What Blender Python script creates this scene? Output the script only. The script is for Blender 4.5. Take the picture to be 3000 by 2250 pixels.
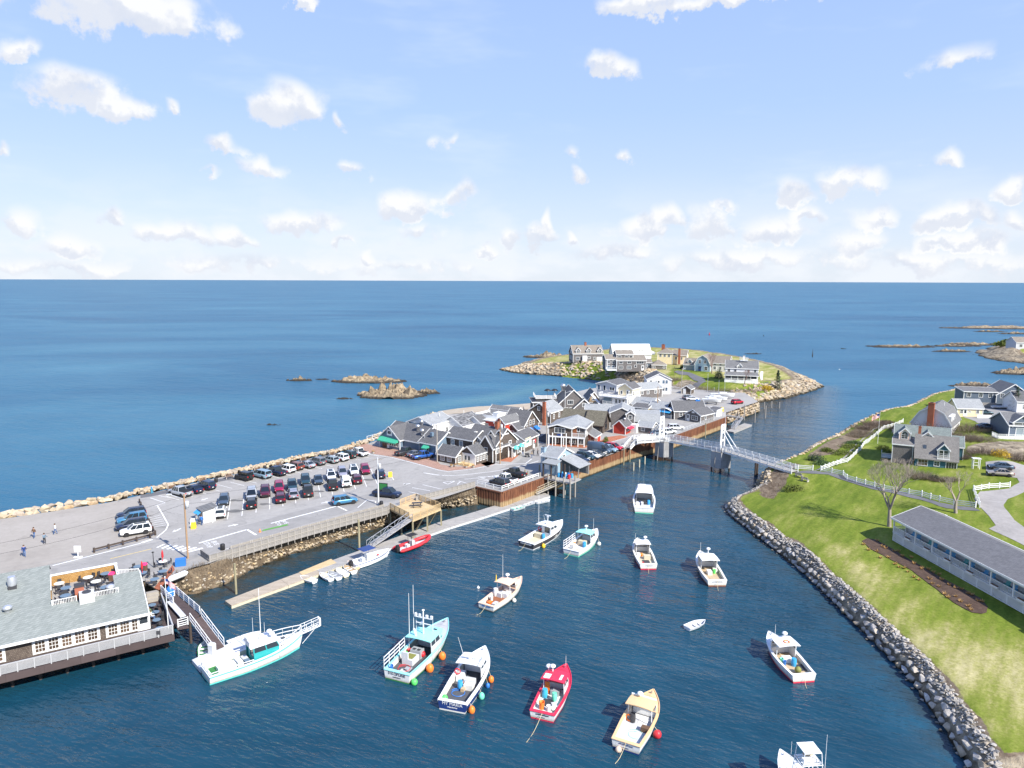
import bpy,bmesh,math,random
import numpy as np
from mathutils import Vector,Matrix,noise as mnoise
R=math.radians
random.seed(7)
SC=bpy.context.scene
for o in list(bpy.data.objects):bpy.data.objects.remove(o)
C=SC.collection
# ------------------------------------------------------------------ camera
CAM_H,FPX=45.0,2083.0
PITCH,ROLL=math.atan(303/2083.),R(0.2)
cp,sp,cr,sr=math.cos(PITCH),math.sin(PITCH),math.cos(ROLL),math.sin(ROLL)
cam=bpy.data.cameras.new('camera');camo=bpy.data.objects.new('camera',cam);C.objects.link(camo)
cam.sensor_width=36;cam.lens=36*FPX/3000;cam.clip_start=1;cam.clip_end=120000
camo.matrix_world=Matrix(((cr,-sr,0,0),(sr*sp,cr*sp,-cp,0),(sr*cp,cr*cp,sp,CAM_H),(0,0,0,1)))
SC.camera=camo
# ------------------------------------------------------------------ world, sun, exposure
SUN_EL,SUN_AZ=R(40),R(-45)          # azimuth measured from +X, counter-clockwise
EXPOSURE,SKY_STR,SUN_STR=1.12,0.06,3.95
W=bpy.data.worlds.new('World');SC.world=W;W.use_nodes=True
sun=bpy.data.lights.new('sun','SUN');sun.energy=SUN_STR;sun.angle=R(0.5);sun.color=(1,.955,.88)
suno=bpy.data.objects.new('sun',sun);C.objects.link(suno);suno.location=(60,-60,120)
SUND=Vector((math.cos(SUN_EL)*math.cos(SUN_AZ),math.cos(SUN_EL)*math.sin(SUN_AZ),math.sin(SUN_EL)))
suno.rotation_euler=SUND.to_track_quat('Z','Y').to_euler()
vs=SC.view_settings;vs.view_transform='Standard';vs.look='None';vs.gamma=1;vs.use_curve_mapping=False
vs.exposure=EXPOSURE
cy=SC.cycles;cy.max_bounces=5;cy.diffuse_bounces=3;cy.glossy_bounces=3;cy.transmission_bounces=3
cy.transparent_max_bounces=6;cy.caustics_reflective=False;cy.caustics_refractive=False
cy.use_adaptive_sampling=True;cy.adaptive_threshold=.015;cy.use_denoising=True
cy.sample_clamp_indirect=6;cy.sample_clamp_direct=12

class NT:                                # small node-tree writer
    def __init__(s,t):s.t=t;t.nodes.clear()
    def n(s,typ,ins=None,**kw):
        nd=s.t.nodes.new(typ)
        for k,v in kw.items():setattr(nd,k,v)
        for k,v in (ins or {}).items():
            sk=nd.inputs[k]
            if hasattr(v,'is_output') and v.is_output:s.t.links.new(v,sk)
            elif hasattr(v,'outputs'):s.t.links.new(v.outputs[0],sk)
            else:sk.default_value=v
        return nd
    def math(s,op,a,b=0.,c=0.,clamp=False):
        return s.n('ShaderNodeMath',{0:a,1:b,2:c},operation=op,use_clamp=clamp).outputs[0]
    def vec(s,op,a,b=(0,0,0),c=(0,0,0)):
        nd=s.n('ShaderNodeVectorMath',{0:a,1:b,2:c},operation=op)
        return nd.outputs[1] if op in ('LENGTH','DOT_PRODUCT','DISTANCE') else nd.outputs[0]
    def mix(s,f,a,b,blend='MIX'):
        nd=s.n('ShaderNodeMix',data_type='RGBA',blend_type=blend)
        for i,v in ((0,f),(6,a),(7,b)):
            sk=nd.inputs[i]
            if hasattr(v,'is_output'):s.t.links.new(v,sk)
            else:sk.default_value=v if (i == 0 or len(v) == 4) else (*v,1)
        return nd.outputs[2]
    def ramp(s,f,stops,interp='LINEAR'):
        nd=s.n('ShaderNodeValToRGB',{0:f});cr_=nd.color_ramp;cr_.interpolation=interp
        while len(cr_.elements) <len(stops):cr_.elements.new(.5)
        for e,(p,c) in zip(cr_.elements,stops):
            e.position=p;e.color=(c,c,c,1) if isinstance(c,(int,float)) else (*c,1)
        return nd.outputs[0]
    def noise(s,v,scale,detail=4,rough=.55,dist=0.,dim='3D'):
        nd=s.n('ShaderNodeTexNoise',noise_dimensions=dim)
        for k_,v_ in {'Scale':scale,'Detail':detail,'Roughness':rough,'Distortion':dist}.items():nd.inputs[k_].default_value=v_
        if v is not None:s.t.links.new(v,nd.inputs['Vector'])
        return nd.outputs[0]
    def sstep(s,v,a,b,lo=0.,hi=1.):
        return s.n('ShaderNodeMapRange',{0:v,1:a,2:b,3:lo,4:hi},interpolation_type='SMOOTHSTEP').outputs[0]

def build_sky():
    t=NT(W.node_tree)
    sky=t.n('ShaderNodeTexSky',sky_type='NISHITA',sun_disc=False,sun_elevation=SUN_EL,
              sun_rotation=math.pi/2-SUN_AZ,altitude=20.,air_density=1.0,dust_density=.6,ozone_density=2.0)
    g=t.n('ShaderNodeNewGeometry').outputs['Incoming']
    tc=t.n('ShaderNodeTexCoord').outputs['Generated']
    xyz=t.n('ShaderNodeSeparateXYZ',{0:tc})
    az=t.math('ARCTAN2',xyz.outputs[0],xyz.outputs[1])
    el=t.math('ARCSINE',xyz.outputs[2])
    # the cloud field in view carries on round the horizon, mirrored every 74 degrees
    K=R(74)
    az=t.math('SUBTRACT',t.math('PINGPONG',t.math('ADD',az,R(37)),K),R(37))
    p=t.n('ShaderNodeCombineXYZ',{0:az,1:el,2:0.}).outputs[0]
    fb=t.noise(p,24.,6,.60,dim='2D');fo=t.noise(t.vec('ADD',p,(.010,.018,0)),24.,4,.60,dim='2D')
    w1=t.noise(p,10.,2,.6,dim='2D');w2=t.noise(t.vec('ADD',p,(.012,.034,0)),10.,2,.6,dim='2D')
    wv=t.n('ShaderNodeCombineXYZ',{0:t.math('SUBTRACT',w1,.5),1:t.math('SUBTRACT',fb,.5),2:0.}).outputs[0]
    pw=t.vec('MULTIPLY_ADD',wv,(.11,.05,0),p)
    # clouds: pixel centre, half sizes (photo pixels), strength
    CL=CLOUDS
    best=bup=None
    for (x,y,a,b,k) in CL:
        d=pix_dir(x,y);ca=math.atan2(d.x,d.y);ce=math.asin(d.z)
        sx=a/FPX*.93;sy=b/FPX
        q=t.vec('MULTIPLY_ADD',pw,(1/sx,1/sy,0),(-ca/sx,-ce/sy,0))
        q=t.vec('MULTIPLY_ADD',t.vec('ABSOLUTE',q),(0,-.45,0),t.vec('MULTIPLY',q,(1,1.35,0)))     # flat base, domed top
        v=t.math('MULTIPLY_ADD',t.vec('LENGTH',q),-k,k);u=t.math('MULTIPLY_ADD',t.vec('DISTANCE',q,(.15,.55,0)),-k,k)
        best,bup=(v,u) if best is None else (t.math('MAXIMUM',best,v),t.math('MAXIMUM',bup,u))
    dens=t.math('MULTIPLY_ADD',t.math('SUBTRACT',fb,.5),1.3,t.math('MINIMUM',best,.6))
    a=t.sstep(dens,-.04,.60)
    veil=t.sstep(t.noise(t.vec('MULTIPLY',p,(2.2,9.,1)),1.6,4,.6,dim='2D'),.5,.8,0.,.22)
    low=t.sstep(el,0.,R(9),1.,0.)           # haze bank low over the sea
    bank=t.math('MULTIPLY',low,t.sstep(t.noise(t.vec('MULTIPLY',p,(1,2.2,1)),7.,4,.6,dim='2D'),.38,.62,.25,.8))
    rel=t.math('SUBTRACT',fb,fo)
    lit=t.math('MULTIPLY_ADD',rel,2.4,t.math('MULTIPLY_ADD',t.math('SUBTRACT',w1,w2),1.2,.85),True)
    lit=t.math('MULTIPLY',lit,t.sstep(t.math('SUBTRACT',bup,best),-.5,.12,.25,1.15),clamp=True)
    ccol=t.mix(lit,(5.6,6.0,6.9),(7.7,7.75,7.85))
    gr=t.ramp(t.math('MULTIPLY',el,1/R(42)),[(0,(1.10,1.06,1.0)),(.35,(.98,1.0,1.0)),(1,(.86,.97,1.04))])
    base=t.mix(1.,sky.outputs[0],gr,'MULTIPLY')
    rampc=t.ramp(t.math('MULTIPLY',el,1/R(42)),[(0,(.64,.72,.84)),(.3,(.43,.59,.90)),(1,(.245,.40,.92))])
    base=t.mix(.8,base,t.vec('MULTIPLY',rampc,(9.6,9.6,9.6)))
    c=t.mix(veil,base,(7.,7.6,8.2))
    c=t.mix(bank,c,(7.1,7.4,7.9))
    c=t.mix(t.math('MULTIPLY',a,.97),c,ccol)
    up=t.sstep(xyz.outputs[2],-.02,.0)
    c=t.mix(up,(1.5,2.4,3.6),c)
    t.n('ShaderNodeOutputWorld',{0:t.n('ShaderNodeBackground',{0:c,1:SKY_STR})})

def pix_ray(px,py):
    u,v=px-1500.,py-1125.
    u,v=u*cr+v*sr,-u*sr+v*cr
    return Vector((u,FPX*cp-v*sp,-FPX*sp-v*cp))
def pix_dir(px,py):return pix_ray(px,py).normalized()
def P(px,py,z=0.):
    """point of the place seen at photo pixel (px, py), lying at height z"""
    d=pix_ray(px,py);t=(z-CAM_H)/d.z
    return Vector((d.x*t,d.y*t,z))
def P2(px,py,z=0.):return P(px,py,z).to_2d()

CLOUDS=[(340,30,270,95,1.5),(250,-40,240,100,1.5),(520,90,70,60,.9),(60,165,65,38,1.),(250,270,150,62,1.15),(330,320,90,45,1.),
 (520,315,26,26,.8),(855,325,105,85,1.2),(1010,370,26,42,.8),(660,430,62,42,1.1),(745,490,50,38,.9),(600,510,45,18,.7),
 (1035,510,75,38,.9),(1310,420,28,30,.6),(890,5,60,18,.9),(1210,620,105,60,1.2),(1330,590,70,70,1.1),(1250,690,90,40,.7),
 (350,650,58,42,1.1),(90,660,80,50,.7),(220,735,75,45,.9),(540,690,100,40,.8),(690,710,62,55,1.1),(870,660,90,45,.9),
 (965,712,28,20,.9),(1050,752,40,28,.9),(1560,705,80,52,1.2),(1590,660,36,52,1.),(1670,700,26,34,.9),(1460,740,60,25,.8),
 (1755,205,90,50,1.25),(1900,20,180,45,1.3),(2150,0,260,28,.8),(2810,180,55,40,.7),(1650,450,40,25,.6),(1865,460,38,26,.7),(1668,508,26,26,.7),
 (2740,470,55,36,.9),(2490,545,95,48,1.2),(2310,575,75,55,1.),(1900,680,100,60,1.2),(1960,650,70,60,1.1),(2080,670,80,70,1.1),
 (2120,620,55,26,1.1),(2350,640,90,40,1.),(2250,690,110,60,1.),(2560,660,75,48,1.1),(2500,720,130,50,.8),(2810,650,75,52,1.2),(2830,720,90,40,1.),
 (2960,560,75,40,1.),(2950,660,50,40,.9),(1800,750,160,40,.8),(2200,765,300,40,.8),(2700,770,300,40,.7),(200,790,300,30,.6),(700,780,350,35,.6),(1200,785,300,30,.5),(5,450,30,25,.8)]
build_sky()
W.cycles.sampling_method='MANUAL';W.cycles.sample_map_resolution=256
# ------------------------------------------------------------------ helpers
class MB:
    """collects faces; build() links them as one mesh object"""
    def __init__(s):s.v,s.f,s.m,s.s=[],[],[],[]
    def add(s,vs_,fs,mi=0,sm=False):
        b=len(s.v);s.v += [tuple(p) for p in vs_]
        for f in fs:s.f.append([i+b for i in f]);s.m.append(mi);s.s.append(sm)
        return s
    def box(s,x0,y0,z0,x1,y1,z1,mi=0):
        return s.add([(x0,y0,z0),(x1,y0,z0),(x1,y1,z0),(x0,y1,z0),(x0,y0,z1),(x1,y0,z1),(x1,y1,z1),(x0,y1,z1)],
              [(3,2,1,0),(4,5,6,7),(0,1,5,4),(1,2,6,5),(2,3,7,6),(3,0,4,7)],mi)
    def cbox(s,x,y,z,sx,sy,sz,mi=0):return s.box(x-sx/2,y-sy/2,z,x+sx/2,y+sy/2,z+sz,mi)
    def frus(s,b,t,z0,z1,mi=0):      # b, t = (x0,y0,x1,y1) rectangles
        return s.add([(b[0],b[1],z0),(b[2],b[1],z0),(b[2],b[3],z0),(b[0],b[3],z0),(t[0],t[1],z1),(t[2],t[1],z1),(t[2],t[3],z1),(t[0],t[3],z1)],
              [(3,2,1,0),(4,5,6,7),(0,1,5,4),(1,2,6,5),(2,3,7,6),(3,0,4,7)],mi)
    def beam(s,p,q,w=.1,h=None,mi=0):
        p,q=Vector(p),Vector(q);h=h or w;d=(q-p)
        if d.length <1e-6:return s
        d.normalize();up=Vector((0,0,1)) if abs(d.z) <.95 else Vector((0,1,0))
        a=d.cross(up).normalized()*w/2;b=a.cross(d).normalized()*h/2
        return s.add([p-a-b,p+a-b,p+a+b,p-a+b,q-a-b,q+a-b,q+a+b,q-a+b],[(3,2,1,0),(4,5,6,7),(0,1,5,4),(1,2,6,5),(2,3,7,6),(3,0,4,7)],mi)
    def tube(s,p,q,r,n=6,r2=None,mi=0,cap=True):
        p,q=Vector(p),Vector(q);r2=r if r2 is None else r2;d=(q-p).normalized()
        up=Vector((0,0,1)) if abs(d.z) <.95 else Vector((1,0,0))
        a=d.cross(up).normalized();b=a.cross(d)
        ring=[(math.cos(2*math.pi*i/n),math.sin(2*math.pi*i/n)) for i in range(n)]
        vs_=[p+(a*c+b*k)*r for c,k in ring]+[q+(a*c+b*k)*r2 for c,k in ring]
        fs=[(i,(i+1)%n,n+(i+1)%n,n+i) for i in range(n)]
        s.add(vs_,fs,mi,n >5)
        if cap:s.add(vs_,[tuple(range(n-1,-1,-1)),tuple(range(n,2*n))],mi)
        return s
    def path(s,pts,r,n=5,mi=0):
        for p,q in zip(pts,pts[1:]):s.tube(p,q,r,n,mi=mi)
        return s
    def lathe(s,c,prof,n=12,mi=0,sm=True):
        c=Vector(c);vs_=[];fs=[]
        for r,z in prof:vs_ += [c+Vector((r*math.cos(2*math.pi*i/n),r*math.sin(2*math.pi*i/n),z)) for i in range(n)]
        for k in range(len(prof)-1):
            for i in range(n):fs.append((k*n+i,k*n+(i+1)%n,(k+1)*n+(i+1)%n,(k+1)*n+i))
        s.add(vs_,fs,mi,sm)
        s.add(vs_[:n],[tuple(range(n-1,-1,-1))],mi);s.add(vs_[-n:],[tuple(range(n))],mi)
        return s
    def prism(s,poly,z0,z1,mi=0):
        n=len(poly);vs_=[(p[0],p[1],z0) for p in poly]+[(p[0],p[1],z1) for p in poly]
        return s.add(vs_,[tuple(range(n-1,-1,-1)),tuple(range(n,2*n))]+[(i,(i+1)%n,n+(i+1)%n,n+i) for i in range(n)],mi)
    def slab(s,poly,t,mi=0,ms=None):    # 3-D polygon, t thick downwards
        n=len(poly);vs_=[Vector(p) for p in poly]+[Vector(p)-Vector((0,0,t)) for p in poly]
        s.add(vs_,[tuple(range(n))],mi)
        return s.add(vs_,[tuple(range(2*n-1,n-1,-1))]+[((i+1)%n,i,n+i,n+(i+1)%n) for i in range(n)],mi if ms is None else ms)
    def loft(s,rings,mi=0,sm=True,closed=True,caps=True):
        n=len(rings[0]);vs_=[p for r in rings for p in r];fs=[]
        for k in range(len(rings)-1):
            for i in range(n if closed else n-1):fs.append((k*n+i,k*n+(i+1)%n,(k+1)*n+(i+1)%n,(k+1)*n+i))
        s.add(vs_,fs,mi,sm)
        if caps:s.add(rings[0],[tuple(range(n-1,-1,-1))],mi);s.add(rings[-1],[tuple(range(n))],mi)
        return s
    def ball(s,c,r,n=8,mi=0,sq=1.):
        m=n//2+1
        return s.lathe(c,[(max(.01,r*math.sin(math.pi*i/m)),-r*sq*math.cos(math.pi*i/m)) for i in range(m+1)],n,mi)
    def mesh(s,name,mats):
        me=bpy.data.meshes.new(name);me.from_pydata(s.v,[],s.f)
        for m in (mats if isinstance(mats,(list,tuple)) else [mats]):me.materials.append(M(m) if isinstance(m,str) else m)
        me.polygons.foreach_set('material_index',s.m);me.polygons.foreach_set('use_smooth',s.s)
        me.update();return me
    def build(s,name,mats,parent=None,loc=None,rz=0.):
        return put(name,s.mesh(name,mats),parent,loc,rz)
def put(name,me,parent=None,loc=None,rz=0.,sc=None):
    o=bpy.data.objects.new(name,me);C.objects.link(o)
    if parent is not None:o.parent=parent
    if loc is not None:o.location=loc
    if rz:o.rotation_euler=(0,0,rz) if isinstance(rz,(int,float)) else rz
    if sc is not None:o.scale=sc if hasattr(sc,'__len__') else (sc,)*3
    return o
def tag(o,label=None,cat=None,group=None,kind=None):
    if label:o['label'] =label
    if cat:o['category'] =cat
    if group:o['group'] =group
    if kind:o['kind'] =kind
    return o
def ent(name,label,cat,loc=(0,0,0),rz=0.,group=None):
    o=put(name,None,None,loc,rz);o.empty_display_size=.2
    return tag(o,label,cat,group)
def copy_tree(o,parent=None):
    c=o.copy();C.objects.link(c)
    if parent is not None:c.parent=parent
    for ch in o.children:copy_tree(ch,c)
    return c
CACHE={}
def cached(key,fn):
    if key not in CACHE:CACHE[key] =fn()
    return CACHE[key]
def jit(a):return random.uniform(-a,a)
def lerp(a,b,t):return a+(b-a)*t
def arr(poly):return np.array([[p[0],p[1]] for p in poly],float)
def sdist(pts,poly):
    """signed distance (positive inside) of points (n,2) to polygon"""
    poly=arr(poly);d=np.full(len(pts),1e9);ins=np.zeros(len(pts),bool)
    for a,b in zip(poly,np.roll(poly,-1,0)):
        e=b-a;w=pts-a;t=np.clip((w@e)/max(e@e,1e-9),0,1);q=w-t[:,None]*e
        d=np.minimum(d,np.hypot(q[:,0],q[:,1]))
        c=((a[1] >pts[:,1]) != (b[1] >pts[:,1]))
        with np.errstate(divide='ignore',invalid='ignore'):
            xi=(b[0]-a[0])*(pts[:,1]-a[1])/(b[1]-a[1])+a[0]
        ins ^= c & (pts[:,0] <xi)
    return np.where(ins,d,-d)
def fbm(x,y,s,oct_=4,seed=0.):
    return mnoise.fractal(Vector((x*s+seed,y*s-seed,seed*.7)),1.,2.,oct_)
class HF:
    """height field over a rectangle, read back by at() and G()"""
    def __init__(s,x0,x1,y0,y1,step,zfun):
        s.x0,s.y0,s.st=x0,y0,step;s.nx=int((x1-x0)/step)+1;s.ny=int((y1-y0)/step)+1
        X,Y=np.meshgrid(x0+np.arange(s.nx)*step,y0+np.arange(s.ny)*step);s.X,s.Y=X,Y
        s.Z=zfun(np.stack([X.ravel(),Y.ravel()],1)).reshape(s.ny,s.nx)
    def at(s,x,y):
        fx=min(max((x-s.x0)/s.st,0),s.nx-1.001);fy=min(max((y-s.y0)/s.st,0),s.ny-1.001)
        i,j=int(fx),int(fy);u,v=fx-i,fy-j;Z=s.Z
        return float((Z[j,i]*(1-u)+Z[j,i+1]*u)*(1-v)+(Z[j+1,i]*(1-u)+Z[j+1,i+1]*u)*v)
    def G(s,px,py):
        z=4.
        for _ in range(14):
            p=P(px,py,z);z=.5*z+.5*max(s.at(p.x,p.y),-.5)
        return P(px,py,z)
    def mesh(s,name,keep,mat,attrs=None):
        idx=-np.ones(s.nx*s.ny,int);Z=s.Z.ravel();K=keep.ravel()
        fs=[]
        for j in range(s.ny-1):
            for i in range(s.nx-1):
                a=j*s.nx+i;q=(a,a+1,a+1+s.nx,a+s.nx)
                if K[q[0]] or K[q[1]] or K[q[2]] or K[q[3]]:fs.append(q)
        used=np.unique(np.array(fs));idx[used] =np.arange(len(used))
        me=bpy.data.meshes.new(name)
        me.from_pydata(np.stack([s.X.ravel()[used],s.Y.ravel()[used],Z[used]],1).tolist(),[],[[int(idx[k]) for k in f] for f in fs])
        me.materials.append(mat)
        for k,v in (attrs or {}).items():
            at=me.attributes.new(k,'FLOAT','POINT');at.data.foreach_set('value',v.ravel()[used].astype(np.float32))
        me.polygons.foreach_set('use_smooth',[True]*len(fs));me.update()
        return me
def idw(pts,ctrl,p=2.5):
    c=np.array(ctrl,float);d=np.hypot(pts[:,None,0]-c[None,:,0],pts[:,None,1]-c[None,:,1])+.5
    w=d**-p;return (w*c[None,:,2]).sum(1)/w.sum(1)
# ------------------------------------------------------------------ materials
MATS={}
def M(k):
    if isinstance(k,str):return MATS[k]
    return k
def mat(name,col,rough=.6,metal=0.,var=.12,vs_=1.5,bump=0.,bs=20.,rnd=0.,spec=.4,extra=None,coat=0.):
    """painted or plain surface with uneven tone; rnd = per-object tone change"""
    m=bpy.data.materials.new(name);m.use_nodes=True;t=NT(m.node_tree);MATS[name] =m
    oc=t.n('ShaderNodeTexCoord').outputs['Object']
    n1=t.noise(oc,vs_,5,.6)
    f=t.math('MULTIPLY_ADD',t.math('SUBTRACT',n1,.5),var*2.6,1.)
    if rnd:
        oi=t.n('ShaderNodeObjectInfo').outputs['Random']
        f=t.math('MULTIPLY',f,t.math('MULTIPLY_ADD',oi,rnd*2,1-rnd))
    c=t.mix(1.,(*col,1),t.n('ShaderNodeCombineXYZ',{0:f,1:f,2:f}).outputs[0],'MULTIPLY')
    if extra:c=extra(t,oc,c)
    b=t.n('ShaderNodeBsdfPrincipled',{'Base Color':c,'Roughness':rough,'Metallic':metal,'Specular IOR Level':spec,'Coat Weight':coat})
    if bump:
        bn=t.n('ShaderNodeBump',{'Strength':min(1,bump),'Distance':.05,'Height':t.noise(oc,bs,4,.6)})
        t.t.links.new(bn.outputs[0],b.inputs['Normal'])
    t.n('ShaderNodeOutputMaterial',{0:b.outputs[0]})
    return m
def rows(name,c1,c2,rough=.8,bw=.3,bh=.14,mort=.012,mc=.35,var=.18,big=.0,axis=None,bumpd=.02):
    """courses of shingles, shakes, bricks or boards: brick texture laid over each face by its own direction"""
    m=bpy.data.materials.new(name);m.use_nodes=True;t=NT(m.node_tree);MATS[name] =m
    oc=t.n('ShaderNodeTexCoord').outputs['Object']
    s=t.n('ShaderNodeSeparateXYZ',{0:oc})
    hx=t.math('ADD',s.outputs[0],t.math('MULTIPLY',s.outputs[1],1.0))
    if axis == 'top':u,v=s.outputs[0],s.outputs[1]
    elif axis == 'roof':u,v=t.math('SUBTRACT',s.outputs[0],s.outputs[1]),t.math('MULTIPLY',s.outputs[2],1.7)
    else:u,v=hx,s.outputs[2]
    uv=t.n('ShaderNodeCombineXYZ',{0:u,1:v,2:0.}).outputs[0]
    br=t.n('ShaderNodeTexBrick',{'Vector':uv,'Color1':(*c1,1),'Color2':(*c2,1),'Mortar':(c1[0]*mc,c1[1]*mc,c1[2]*mc,1),
             'Scale':1.,'Mortar Size':mort,'Mortar Smooth':.3,'Bias':0.,'Brick Width':bw,'Row Height':bh})
    f=t.math('MULTIPLY_ADD',t.math('SUBTRACT',t.noise(oc,.8,6,.65),.5),var*2.6,1.)
    c=t.mix(1.,br.outputs[0],t.n('ShaderNodeCombineXYZ',{0:f,1:f,2:f}).outputs[0],'MULTIPLY')
    b=t.n('ShaderNodeBsdfPrincipled',{'Base Color':c,'Roughness':rough,'Specular IOR Level':.25})
    bn=t.n('ShaderNodeBump',{'Strength':.6,'Distance':bumpd,'Height':t.math('SUBTRACT',t.noise(uv,8,2),br.outputs[1])})
    t.t.links.new(bn.outputs[0],b.inputs['Normal'])
    t.n('ShaderNodeOutputMaterial',{0:b.outputs[0]})
    return m
# plain paints and metals
for k,c,r_,me_ in [('white',(.72,.72,.70),.5,0),('white_gloss',(.74,.75,.75),.3,0),('offwhite',(.66,.64,.58),.6,0),('cream',(.74,.66,.46),.6,0),('black',(.02,.02,.022),.5,0),
  ('dark',(.045,.045,.05),.6,0),('grey',(.32,.33,.34),.6,0),('lgrey',(.52,.53,.54),.55,0),('steel',(.55,.56,.57),.35,.9),('alum',(.62,.63,.65),.45,.7),
  ('red',(.55,.03,.04),.45,0),('barnred',(.42,.05,.03),.7,0),('orange',(.85,.20,.03),.45,0),('yellow',(.80,.52,.03),.5,0),('lime',(.10,.60,.12),.45,0),('seafoam',(.16,.62,.42),.45,0),
  ('teal',(.12,.62,.55),.35,0),('dteal',(.03,.33,.33),.4,0),('aqua',(.30,.72,.68),.35,0),('navy',(.02,.045,.17),.3,0),('blue',(.03,.16,.48),.4,0),('lblue',(.05,.32,.60),.45,0),('cyan',(.05,.38,.55),.5,0),
  ('crimson',(.62,.03,.07),.4,0),('buff',(.70,.47,.25),.5,0),('peach',(.74,.52,.38),.5,0),('tan',(.45,.34,.21),.7,0),('green',(.03,.18,.05),.7,0),('awning_green',(.05,.36,.22),.7,0),
  ('bluegrey',(.13,.19,.25),.65,0),('steelblue',(.25,.36,.44),.6,0),('tealhouse',(.05,.14,.18),.65,0),('skin',(.55,.34,.25),.6,0),('hair',(.09,.055,.035),.8,0),('denim',(.06,.12,.26),.8,0),
  ('pink',(.75,.05,.18),.5,0),('maroon',(.16,.015,.035),.3,0),('rubber',(.018,.018,.02),.8,0),('brown',(.13,.075,.045),.75,0),('deckgrey',(.36,.37,.38),.7,0),('deckdark',(.075,.078,.085),.75,0),
  ('purple',(.10,.03,.16),.6,0),('olive',(.20,.20,.05),.7,0),('turf',(.10,.28,.06),.9,0),('rope',(.62,.52,.30),.9,0),('paint_line',(.74,.74,.72),.7,0),('paint_yellow',(.70,.50,.12),.7,0),('copper',(.30,.11,.05),.6,.2)]:
    mat(k,c,r_,me_,var=.10 if k not in ('rubber','black') else .03)
# ------------------------------------------------------------------ ground materials
def ground_mat(name,cols,scale,fine=6.,rough=.9,bump=.25,crack=0.,stain=0.,bd=.02):
    m=bpy.data.materials.new(name);m.use_nodes=True;t=NT(m.node_tree);MATS[name] =m
    oc=t.n('ShaderNodeTexCoord').outputs['Object']
    a=t.math('ADD',t.math('MULTIPLY',t.noise(oc,scale,5,.62),.7),t.math('MULTIPLY',t.noise(oc,scale*fine,4,.6),.3))
    n=len(cols)
    c=t.ramp(a,[(.32+.36*i/max(1,n-1),q) for i,q in enumerate(cols)])
    g=t.math('MULTIPLY_ADD',t.math('SUBTRACT',t.noise(oc,1.6,6,.75),.5),.34,1.)
    c=t.mix(1.,c,t.n('ShaderNodeCombineXYZ',{0:g,1:g,2:g}).outputs[0],'MULTIPLY')
    if stain:
        c=t.mix(t.sstep(t.noise(oc,.22,3,.5,1.),.60,.72,0.,stain),c,(cols[0][0]*.55,cols[0][1]*.55,cols[0][2]*.57))
    if crack:
        v=t.n('ShaderNodeTexVoronoi',{'Vector':t.vec('ADD',oc,t.vec('MULTIPLY',t.n('ShaderNodeTexNoise',{'Vector':oc,'Scale':.7,'Detail':4.}).outputs['Color'],(2.2,2.2,0))),'Scale':.17},feature='DISTANCE_TO_EDGE').outputs[0]
        c=t.mix(t.math('MULTIPLY',t.sstep(v,.0,.006,crack,0.),t.sstep(t.noise(oc,.12,3),.45,.6)),c,(.05,.05,.05))
    b=t.n('ShaderNodeBsdfPrincipled',{'Base Color':c,'Roughness':rough,'Specular IOR Level':.2})
    bn=t.n('ShaderNodeBump',{'Strength':bump,'Distance':bd,'Height':t.noise(oc,14.,4,.7)})
    t.t.links.new(bn.outputs[0],b.inputs['Normal']);t.n('ShaderNodeOutputMaterial',{0:b.outputs[0]})
    return m
ground_mat('asphalt',[(.255,.245,.228),(.305,.292,.272),(.34,.325,.302)],.10,crack=.5,stain=.42)
ground_mat('gravel',[(.275,.25,.22),(.315,.288,.253),(.345,.315,.28)],.12,crack=.12,stain=.18)
ground_mat('road',[(.225,.217,.205),(.27,.26,.246),(.305,.293,.277)],.12,crack=.5,stain=.3)
ground_mat('fresh_tar',[(.045,.045,.048),(.06,.06,.062),(.075,.075,.078)],.2)
ground_mat('path_tar',[(.10,.10,.105),(.13,.13,.135),(.15,.15,.155)],.2)
ground_mat('concrete',[(.36,.34,.31),(.42,.40,.37),(.46,.44,.41)],.3)
ground_mat('sand',[(.34,.27,.19),(.42,.35,.26),(.48,.42,.33)],.3)
ground_mat('mulch',[(.055,.035,.025),(.085,.055,.04),(.12,.08,.06)],1.2,bump=.8,bd=.08)
ground_mat('driveway',[(.24,.225,.21),(.30,.28,.26),(.34,.32,.30)],.2,crack=.3)
rows('brick_paving',(.33,.20,.15),(.39,.25,.19),.85,.22,.11,.01,.7,axis='top',bumpd=.005)
rows('brick_paving_red',(.36,.13,.07),(.42,.17,.10),.85,.22,.11,.01,.7,axis='top',bumpd=.005)
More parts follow.
